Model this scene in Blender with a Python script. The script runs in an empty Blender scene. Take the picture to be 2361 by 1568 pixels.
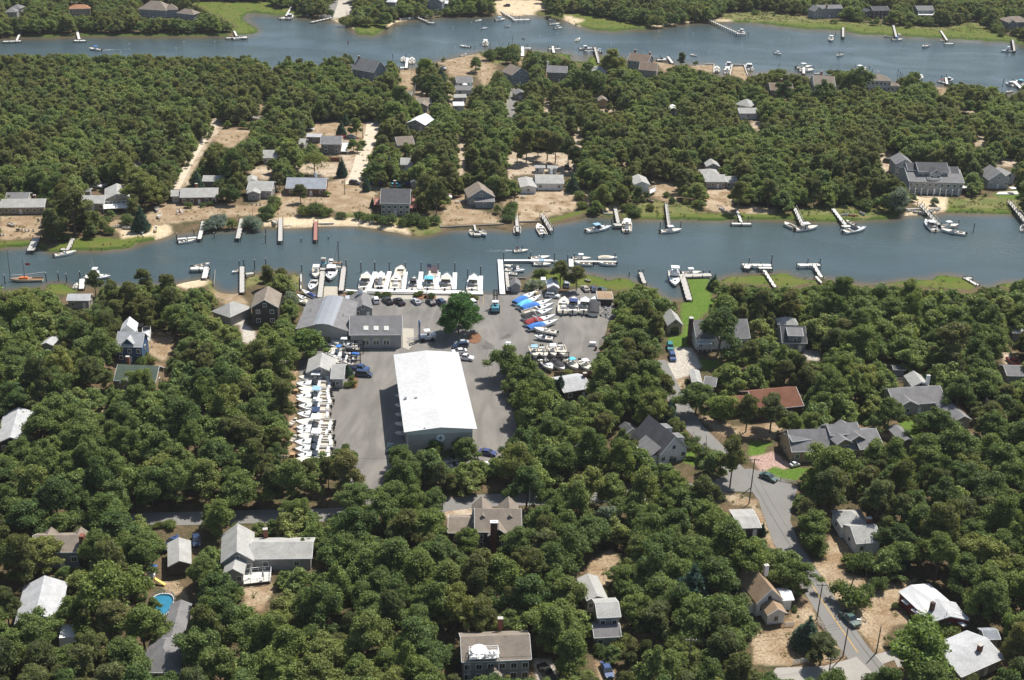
import bpy, math, random
import numpy as np
from mathutils import Matrix, Vector
random.seed(7); rng = np.random.RandomState(11)
sc = bpy.context.scene
# ---------------------------------------------------------------- camera
TH, RO, FL, CH = math.radians(25.3), math.radians(1.8), 2900.0, 167.0
FW = np.array([0, math.cos(TH), -math.sin(TH)]); U0 = np.array([0, math.sin(TH), math.cos(TH)]); R0 = np.array([1., 0, 0])
RV = math.cos(RO)*R0 + math.sin(RO)*U0; UV = -math.sin(RO)*R0 + math.cos(RO)*U0
cam = bpy.data.objects.new('camera', bpy.data.cameras.new('camera')); sc.collection.objects.link(cam)
cam.data.sensor_width = 36; cam.data.lens = 36*FL/2361.0; cam.data.clip_end = 20000; cam.data.clip_start = 1
m = Matrix(((RV[0], UV[0], -FW[0], 0), (RV[1], UV[1], -FW[1], 0), (RV[2], UV[2], -FW[2], CH), (0, 0, 0, 1)))
cam.matrix_world = m; sc.camera = cam
# ---------------------------------------------------------------- world, sun, exposure
SEL, SAZ = math.radians(57), math.atan2(0.64, 0.77)
w = bpy.data.worlds.new('World'); sc.world = w; w.use_nodes = True
nt = w.node_tree; bg = nt.nodes['Background']; sky = nt.nodes.new('ShaderNodeTexSky')
sky.sky_type = 'NISHITA'; sky.sun_disc = False; sky.sun_elevation = SEL; sky.sun_rotation = SAZ
sky.air_density = 1.0; sky.dust_density = 1.2
nt.links.new(sky.outputs[0], bg.inputs[0]); bg.inputs[1].default_value = 0.09
sd = bpy.data.lights.new('sun', 'SUN'); sd.energy = 5.0; sd.angle = math.radians(0.5); sd.color = (1, .955, .88)
sun = bpy.data.objects.new('sun', sd); sc.collection.objects.link(sun)
sv = Vector((math.sin(SAZ)*math.cos(SEL), math.cos(SAZ)*math.cos(SEL), math.sin(SEL)))
sun.rotation_euler = sv.to_track_quat('Z', 'Y').to_euler(); sun.location = (0, 300, 300)
sc.view_settings.view_transform = 'Standard'; sc.view_settings.look = 'None'
sc.view_settings.exposure = 0.36; sc.view_settings.gamma = 1
# ---------------------------------------------------------------- placing
def W(u, v, z=0.0):
    """survey pixel of the 2361 wide photograph -> point of the level plane z"""
    d = FW*FL + RV*(u-1180.5) - UV*(v-784.0)
    t = (CH-z)/(-d[2])
    return Vector((d[0]*t, d[1]*t, z))
def Wn(u, v, z=0.0):
    d = FW[None]*FL + RV[None]*(u-1180.5)[:, None] - UV[None]*(v-784.0)[:, None]
    t = (CH-z)/(-d[:, 2]); return d[:, 0]*t, d[:, 1]*t
def Pn(x, y, z):
    q = np.stack([x, y, z-CH], 1); zz = q@FW
    return 1180.5+FL*(q@RV)/zz, 784-FL*(q@UV)/zz, FL/zz
def P1(x, y, z):
    a = Pn(np.array([float(x)]), np.array([float(y)]), np.array([float(z)])); return a[0][0], a[1][0], a[2][0]
TX = [0, 1000, 2000, 2996]; TY = [0, 600, 1250, 1950]
def T(t, x, y):
    c, r = (t-1) % 4, (t-1)//4; k = 2.0364 if r == 3 else 2.1464
    return (TX[c]+x/k)/1.7348, (TY[r]+y/k)/1.7348
def TW(t, x, y, z=0.0): return W(*T(t, x, y), z)
# ---------------------------------------------------------------- materials
MATS = {}
def mat(name, col, rough=.8, var=.25, scale=1.5, fine=12, metal=0, spec=.3, bump=0, stripes=None, coat=0, objvar=None, emis=None):
    if name in MATS: return MATS[name]
    m = bpy.data.materials.new(name); m.use_nodes = True; nt = m.node_tree; b = nt.nodes['Principled BSDF']
    N = nt.nodes.new; L = nt.links.new
    b.inputs['Roughness'].default_value = rough; b.inputs['Metallic'].default_value = metal
    b.inputs['Specular IOR Level'].default_value = spec; b.inputs['Coat Weight'].default_value = coat
    tc = N('ShaderNodeTexCoord')
    n1 = N('ShaderNodeTexNoise'); n1.inputs['Scale'].default_value = scale; n1.inputs['Detail'].default_value = 4
    n2 = N('ShaderNodeTexNoise'); n2.inputs['Scale'].default_value = fine; n2.inputs['Detail'].default_value = 2
    L(tc.outputs['Object'], n1.inputs['Vector']); L(tc.outputs['Object'], n2.inputs['Vector'])
    ad = N('ShaderNodeMath'); ad.operation = 'ADD'; L(n1.outputs[0], ad.inputs[0]); L(n2.outputs[0], ad.inputs[1])
    mr = N('ShaderNodeMapRange'); L(ad.outputs[0], mr.inputs[0]); mr.inputs[1].default_value = .6; mr.inputs[2].default_value = 1.4
    mr.inputs[3].default_value = 1-var; mr.inputs[4].default_value = 1+var
    mx = N('ShaderNodeMix'); mx.data_type = 'RGBA'; mx.blend_type = 'MULTIPLY'; mx.inputs[0].default_value = 1
    mx.inputs[6].default_value = (*col, 1)
    L(mr.outputs[0], mx.inputs[7]); out = mx.outputs[2]
    if stripes:
        wv = N('ShaderNodeTexWave'); wv.bands_direction = stripes[0]; wv.inputs['Scale'].default_value = stripes[1]
        wv.inputs['Distortion'].default_value = .3; L(tc.outputs['Object'], wv.inputs['Vector'])
        r2 = N('ShaderNodeMapRange'); L(wv.outputs['Fac'], r2.inputs[0]); r2.inputs[1].default_value = 0; r2.inputs[2].default_value = .35
        r2.inputs[3].default_value = stripes[2]; r2.inputs[4].default_value = 1
        m2 = N('ShaderNodeMix'); m2.data_type = 'RGBA'; m2.blend_type = 'MULTIPLY'; m2.inputs[0].default_value = 1
        L(out, m2.inputs[6]); L(r2.outputs[0], m2.inputs[7]); out = m2.outputs[2]
    L(out, b.inputs['Base Color'])
    if bump:
        bp = N('ShaderNodeBump'); bp.inputs['Strength'].default_value = bump; bp.inputs['Distance'].default_value = .05
        L(n2.outputs[0], bp.inputs['Height']); L(bp.outputs[0], b.inputs['Normal'])
    MATS[name] = m; return m
def leafmat(name, c1, c2, c3, rough=.62):
    m = bpy.data.materials.new(name); m.use_nodes = True; nt = m.node_tree; b = nt.nodes['Principled BSDF']
    N = nt.nodes.new; L = nt.links.new
    oi = N('ShaderNodeObjectInfo'); rp = N('ShaderNodeValToRGB'); rp.color_ramp.elements[0].color = (*c1, 1)
    rp.color_ramp.elements[1].color = (*c3, 1); e = rp.color_ramp.elements.new(.5); e.color = (*c2, 1)
    k_ = (.66, .80, 1.0); e = rp.color_ramp.elements.new(.25); e.color = (c1[0]*.72, c1[1]*.80, c1[2]*.95, 1); e = rp.color_ramp.elements.new(.78); e.color = (c2[0]*.80, c2[1]*.90, c2[2]*1.1, 1)
    L(oi.outputs['Random'], rp.inputs[0])
    geo = N('ShaderNodeNewGeometry'); mr = N('ShaderNodeMapRange'); L(geo.outputs['Random Per Island'], mr.inputs[0])
    mr.inputs[3].default_value = .55; mr.inputs[4].default_value = 1.5
    tc = N('ShaderNodeTexCoord'); n1 = N('ShaderNodeTexNoise'); n1.inputs['Scale'].default_value = .55; L(tc.outputs['Object'], n1.inputs['Vector'])
    m3 = N('ShaderNodeMapRange'); L(n1.outputs[0], m3.inputs[0]); m3.inputs[1].default_value = .3; m3.inputs[2].default_value = .7
    m3.inputs[3].default_value = .72; m3.inputs[4].default_value = 1.28
    mm = N('ShaderNodeMath'); mm.operation = 'MULTIPLY'; L(mr.outputs[0], mm.inputs[0]); L(m3.outputs[0], mm.inputs[1])
    mx = N('ShaderNodeMix'); mx.data_type = 'RGBA'; mx.blend_type = 'MULTIPLY'; mx.inputs[0].default_value = 1
    L(rp.outputs[0], mx.inputs[6]); L(mm.outputs[0], mx.inputs[7]); L(mx.outputs[2], b.inputs['Base Color'])
    b.inputs['Roughness'].default_value = rough; b.inputs['Specular IOR Level'].default_value = .25
    tl = N('ShaderNodeBsdfTranslucent'); ms = N('ShaderNodeMixShader'); ms.inputs[0].default_value = .34; tm = N('ShaderNodeMix'); tm.data_type = 'RGBA'; tm.blend_type = 'MULTIPLY'; tm.inputs[0].default_value = 1; tm.inputs[7].default_value = (1.75, 1.6, .8, 1); L(mx.outputs[2], tm.inputs[6]); L(tm.outputs[2], tl.inputs[0]); L(b.outputs[0], ms.inputs[1]); L(tl.outputs[0], ms.inputs[2])
    L(ms.outputs[0], nt.nodes['Material Output'].inputs[0])
    MATS[name] = m; return m
G = lambda g: (g, g, g)
ROOF = {'lg': (.38, .375, .35), 'mg': (.205, .20, .20), 'dg': (.10, .10, .105), 'wh': (.64, .645, .65), 'br': (.22, .165, .125), 'tn': (.33, .235, .15),
        'rd': (.185, .085, .055), 'tp': (.25, .21, .17), 'gn': (.10, .13, .10), 'bg': (.28, .30, .33), 'pw': (.44, .445, .45), 'or': (.36, .19, .11)}
WALL = {'sh': (.23, .215, .195), 'wh': (.74, .74, .72), 'bg': (.23, .26, .285), 'lb': (.42, .425, .42), 'be': (.42, .36, .27), 'bk': (.19, .11, .085), 'gr': (.36, .35, .33),
        'dk': (.085, .07, .06), 'bl': (.06, .12, .22), 'rd': (.15, .035, .03), 'tn': (.40, .30, .18), 'tp': (.24, .22, .19), 'pg': (.45, .46, .46)}
def roofm(k): return mat('roof shingles '+k, ROOF[k], .9, .26, .5, 3.0, spec=.15, stripes=('Z', 3.2, .86) if k not in ('wh',) else None)
def wallm(k): return mat('siding '+k, WALL[k], .85, .18, .6, 5, spec=.2, stripes=('Z', 3.5, .82))
M_white = mat('white paint', (.78, .78, .76), .5, .06); M_trim = mat('white trim', (.76, .76, .74), .6, .05)
M_glass = mat('dark window glass', (.025, .03, .035), .08, .2, spec=.8); M_brick = mat('chimney brick', (.22, .085, .06), .9, .3, 3)
M_gel = mat('white gelcoat', (.80, .80, .78), .28, .05, spec=.5, coat=.3); M_deck = mat('boat deck cream', (.66, .62, .53), .6, .1)
M_cock = mat('cockpit floor', (.50, .45, .37), .7, .25, 2); M_black = mat('black plastic', (.02, .02, .023), .4, .2)
M_steel = mat('galvanised steel', (.42, .43, .44), .45, .15, metal=.6); M_tyre = mat('tyre rubber', (.02, .02, .02), .9, .2)
M_wood = mat('weathered dock planks', (.46, .44, .40), .9, .22, 1.2, 9, stripes=('X', 1.6, .72)); M_woodl = mat('pale dock planks', (.62, .60, .55), .85, .14, 1.2, 9, stripes=('X', 1.6, .8))
M_dkwood = mat('tarred timber', (.065, .058, .05), .9, .3, 2); M_rwood = mat('red stained planks', (.36, .17, .14), .85, .25, 1.2, 9, stripes=('X', 1.6, .7))
M_pole = mat('utility pole wood', (.16, .125, .10), .9, .25, 1); M_conc = mat('concrete', (.46, .44, .40), .9, .15, .4, 4)
M_bark = mat('grey brown bark', (.13, .10, .08), .95, .3, 2); M_cond = mat('bulkhead timber', (.27, .24, .2), .9, .25, 1)
CC = {'white': (.78, .78, .78), 'black': (.012, .012, .014), 'silver': (.45, .47, .5), 'blue': (.03, .07, .2), 'dkblue': (.025, .045, .1), 'green': (.02, .075, .06),
      'teal': (.03, .2, .22), 'red': (.42, .02, .03), 'beige': (.42, .38, .3), 'cyan': (.12, .5, .62), 'canvas blue': (.04, .17, .5), 'navy': (.03, .05, .17),
      'canvas black': (.03, .03, .035), 'canvas red': (.28, .03, .035), 'yellow': (.8, .5, .03), 'orange': (.7, .18, .02), 'cream': (.7, .64, .5), 'ltblue': (.30, .48, .62),
      'tarp blue': (.02, .09, .36), 'forkblue': (.03, .12, .3), 'forkcyan': (.08, .3, .38), 'wood': (.3, .19, .10)}
def cm(k): return mat('paint '+k, CC[k], .35 if 'canvas' not in k and 'tarp' not in k else .85, .1, 1.5, 8, spec=.5, coat=.5 if 'canvas' not in k else 0)
leafmat('oak leaves', (.115, .165, .042), (.155, .197, .050), (.21, .228, .064)); leafmat('pine needles', (.125, .142, .044), (.153, .164, .053), (.182, .18, .064))
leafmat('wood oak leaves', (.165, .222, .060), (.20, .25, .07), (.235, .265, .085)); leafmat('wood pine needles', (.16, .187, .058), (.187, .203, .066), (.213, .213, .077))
leafmat('maple leaves', (.08, .165, .033), (.085, .17, .036), (.09, .175, .038)); leafmat('spruce needles', (.06, .115, .075), (.07, .125, .085), (.08, .135, .09))
leafmat('pale willow leaves', (.19, .23, .15), (.21, .25, .16), (.23, .27, .18)); leafmat('bright green leaves', (.16, .225, .045), (.18, .24, .05), (.20, .255, .06))
leafmat('purple leaves', (.05, .02, .025), (.06, .025, .03), (.065, .03, .03))
# ---------------------------------------------------------------- mesh builder and tagging
class MB:
    def __init__(s): s.v = []; s.f = []
    def quad(s, *p):
        n = len(s.v); s.v += [tuple(q) for q in p]; s.f.append(tuple(range(n, n+len(p)))); return s
    def hexa(s, b, t):
        n = len(s.v); k = len(b); s.v += [tuple(q) for q in b]+[tuple(q) for q in t]
        s.f.append(tuple(range(n+k-1, n-1, -1))); s.f.append(tuple(range(n+k, n+2*k)))
        for i in range(k): j = (i+1) % k; s.f.append((n+i, n+j, n+k+j, n+k+i))
        return s
    def box(s, cx, cy, cz, sx, sy, sz, rot=0, taper=1):
        c, d = math.cos(rot), math.sin(rot); B = []; Tt = []
        for (a, b) in ((-1, -1), (1, -1), (1, 1), (-1, 1)):
            x, y = a*sx/2, b*sy/2; B.append((cx+x*c-y*d, cy+x*d+y*c, cz-sz/2)); x *= taper; y *= taper
            Tt.append((cx+x*c-y*d, cy+x*d+y*c, cz+sz/2))
        return s.hexa(B, Tt)
    def tube(s, p, q, r, r2=None, n=6):
        p, q = Vector(p), Vector(q); r2 = r if r2 is None else r2; d = (q-p).normalized()
        a = d.orthogonal().normalized(); b = d.cross(a)
        return s.hexa([p+(a*math.cos(t)+b*math.sin(t))*r for t in [i*2*math.pi/n for i in range(n)]],
                      [q+(a*math.cos(t)+b*math.sin(t))*r2 for t in [i*2*math.pi/n for i in range(n)]])
    def beam(s, p, q, wd, th):  # plank deck between two points, width wd, thickness th below
        p, q = Vector(p), Vector(q); d = (q-p); d.z = 0; d.normalize(); n = Vector((-d.y, d.x, 0))*wd/2; dz = Vector((0, 0, th))
        return s.hexa([p-n-dz, q-n-dz, q+n-dz, p+n-dz], [p-n, q-n, q+n, p+n])
    def mesh(s, name):
        me = bpy.data.meshes.new(name); me.from_pydata(s.v, [], s.f); me.update(); return me
    def build(s, name, m, parent=None, me=None):
        return put(name, s.mesh(name), m, parent)
def put(name, me, m, parent=None, loc=None, rz=0, scl=None):
    if m is not None and not me.materials: me.materials.append(m)
    o = bpy.data.objects.new(name, me); sc.collection.objects.link(o)
    if parent: o.parent = parent
    if loc is not None: o.location = loc
    if rz: o.rotation_euler[2] = rz
    if scl is not None: o.scale = scl
    return o
def tag(o, label=None, cat=None, group=None, kind=None):
    if label: o['label'] = label
    if cat: o['category'] = cat
    if group: o['group'] = group
    if kind: o['kind'] = kind
    return o
def empty(name, loc, rz=0, label=None, cat=None, group=None, scl=None):
    o = bpy.data.objects.new(name, None); sc.collection.objects.link(o); o.location = loc; o.rotation_euler = (0, 0, rz)
    o.empty_display_size = .3
    if scl: o.scale = scl
    return tag(o, label, cat, group)
ORD = ['first', 'second', 'third', 'fourth', 'fifth', 'sixth', 'seventh', 'eighth', 'ninth', 'tenth', 'eleventh', 'twelfth', 'thirteenth', 'fourteenth', 'fifteenth',
       'sixteenth', 'seventeenth', 'eighteenth', 'nineteenth', 'twentieth']
CLEAR = []     # image outlines that tree crowns may not hide
def clear(pts): CLEAR.append([tuple(p) for p in pts])
def clearbox(x, y, z0, z1, r):
    us = []; vs = []
    for a in (-r, r):
        for b in (-r, r):
            for z in (z0, z1):
                u, v, _ = P1(x+a, y+b, z); us.append(u); vs.append(v)
    clear([(min(us), min(vs)), (max(us), min(vs)), (max(us), max(vs)), (min(us), max(vs))])
# ---------------------------------------------------------------- ground, water, roads
def poly(t, *xy): return [T(t, xy[i], xy[i+1]) for i in range(0, len(xy), 2)]
def pip(px, py, pg):
    a = np.array(pg); r = np.zeros(px.shape, bool)
    bb = (px >= a[:, 0].min()) & (px <= a[:, 0].max()) & (py >= a[:, 1].min()) & (py <= a[:, 1].max())
    idx = np.nonzero(bb)[0]
    if len(idx) == 0: return r
    x, y = px[idx], py[idx]; ins = np.zeros(x.shape, bool); n = len(a)
    for i in range(n):
        x1, y1 = a[i]; x2, y2 = a[(i+1) % n]
        if y1 == y2: continue
        c = ((y1 > y) != (y2 > y)) & (x < (x2-x1)*(y-y1)/(y2-y1)+x1); ins ^= c
    r[idx] = ins; return r
UP_TOP = [(-900, 95)]+poly(1, 0, 320, 600, 310, 1300, 305, 1980, 305, 2180, 290, 2232, 275, 2215, 235, 2140, 190, 2080, 155, 2120, 118, 2200, 110)+poly(2, 60, 112, 240, 130, 480, 142, 690, 165, 740, 188, 830, 220, 898, 255, 905, 292, 1070, 306, 1125, 280, 1180, 238, 1250, 190, 1430, 160, 1560, 145, 2110, 128)+\
    poly(3, 0, 132, 310, 132, 450, 150, 560, 175, 640, 215, 800, 255, 980, 268, 1290, 240, 1500, 205, 1700, 185, 1880, 182, 2270, 202)+poly(4, 130, 204, 450, 245, 800, 258, 960, 295, 1230, 305, 1780, 335, 2210, 358, 2361, 385)+[(3200, 180)]
UP_BOT = [(3200, 300)]+poly(4, 2361, 765, 2230, 825, 2100, 800, 2000, 780, 1700, 740, 1520, 730, 1200, 710, 800, 650, 480, 660, 430, 632, 200, 622, 0, 640)+poly(3, 2130, 640, 2100, 555, 1990, 558, 1920, 645, 1840, 640, 1840, 545, 1640, 545, 1500, 545, 1290, 512, 1100, 500, 890, 475, 670, 470, 665, 483, 740, 492, 775, 508, 720, 517, 620, 515, 600, 492, 628, 466, 600, 455, 450, 440, 270, 428, 150, 420)+\
    poly(2, 2361, 430, 2100, 428, 1990, 440, 1800, 480, 1570, 530, 1410, 580, 1280, 592, 1100, 610, 560, 605, 200, 640, 0, 640)+poly(1, 2361, 680, 2300, 600, 2000, 575, 0, 545)+[(-900, 230)]
MN_TOP = [(-900, 590)]+poly(5, 0, 832, 150, 825, 235, 818, 300, 825, 390, 870, 470, 877, 560, 865, 640, 850, 700, 858, 900, 854, 1110, 836, 1180, 795, 1330, 768, 1500, 712, 1700, 692, 1960, 684, 2230, 672)+poly(6, 0, 680, 60, 675, 120, 645, 280, 662, 420, 668, 550, 660, 740, 645, 930, 650, 1080, 668, 1180, 692, 1290, 712, 1440, 738, 1540, 725, 1620, 700, 1740, 675, 2120, 672, 2260, 690)+\
    poly(7, 60, 690, 110, 687, 165, 642, 430, 642, 640, 600, 770, 572, 860, 570, 1000, 585, 1400, 595, 1600, 590, 1800, 604, 2000, 595, 2361, 590)+poly(8, 200, 592, 500, 602, 700, 614, 900, 600, 1200, 590, 1290, 575, 1350, 560, 1520, 547, 1800, 537, 2361, 550)+[(3200, 520)]
MN_BOT = [(3200, 700)]+poly(8, 2361, 1130, 2200, 1128, 2130, 1140, 2120, 1160, 2160, 1175, 1975, 1170, 1880, 1100, 1830, 1080, 1700, 1060, 1600, 1067, 1590, 1080, 1600, 1100, 1480, 1103, 1330, 1108, 1200, 1130, 1000, 1150, 850, 1130, 640, 1090, 540, 1105, 430, 1090, 330, 1042, 200, 1048)+poly(7, 2361, 1060, 1960, 1070, 1880, 1112, 1800, 1092, 1600, 1092, 1545, 1092, 1590, 1200, 1640, 1284, 1590, 1285, 1400, 1272, 1395, 1230, 1260, 1160, 1160, 1130, 1110, 1092, 1000, 1082, 940, 1110, 870, 1080, 720, 1050, 430, 1015, 290, 1030, 280, 1075, 230, 1097, 80, 1102)+\
    poly(6, 2200, 1110, 2188, 1242, 2010, 1232, 1000, 1215, 790, 1208, 752, 1190, 752, 1260, 635, 1260, 635, 1180, 600, 1240, 440, 1200, 432, 1062, 330, 1052)+poly(5, 2361, 1030, 2180, 1060, 2105, 1080, 2060, 1210, 1990, 1225, 1900, 1208, 1845, 1185, 1830, 1110, 1770, 1090, 1640, 1108, 1480, 1150, 1000, 1165, 740, 1160, 640, 1195, 560, 1140, 420, 1132, 370, 1180, 0, 1195)+[(-900, 700)]
UPPER = UP_TOP+UP_BOT; MAIN = MN_TOP+MN_BOT
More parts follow.
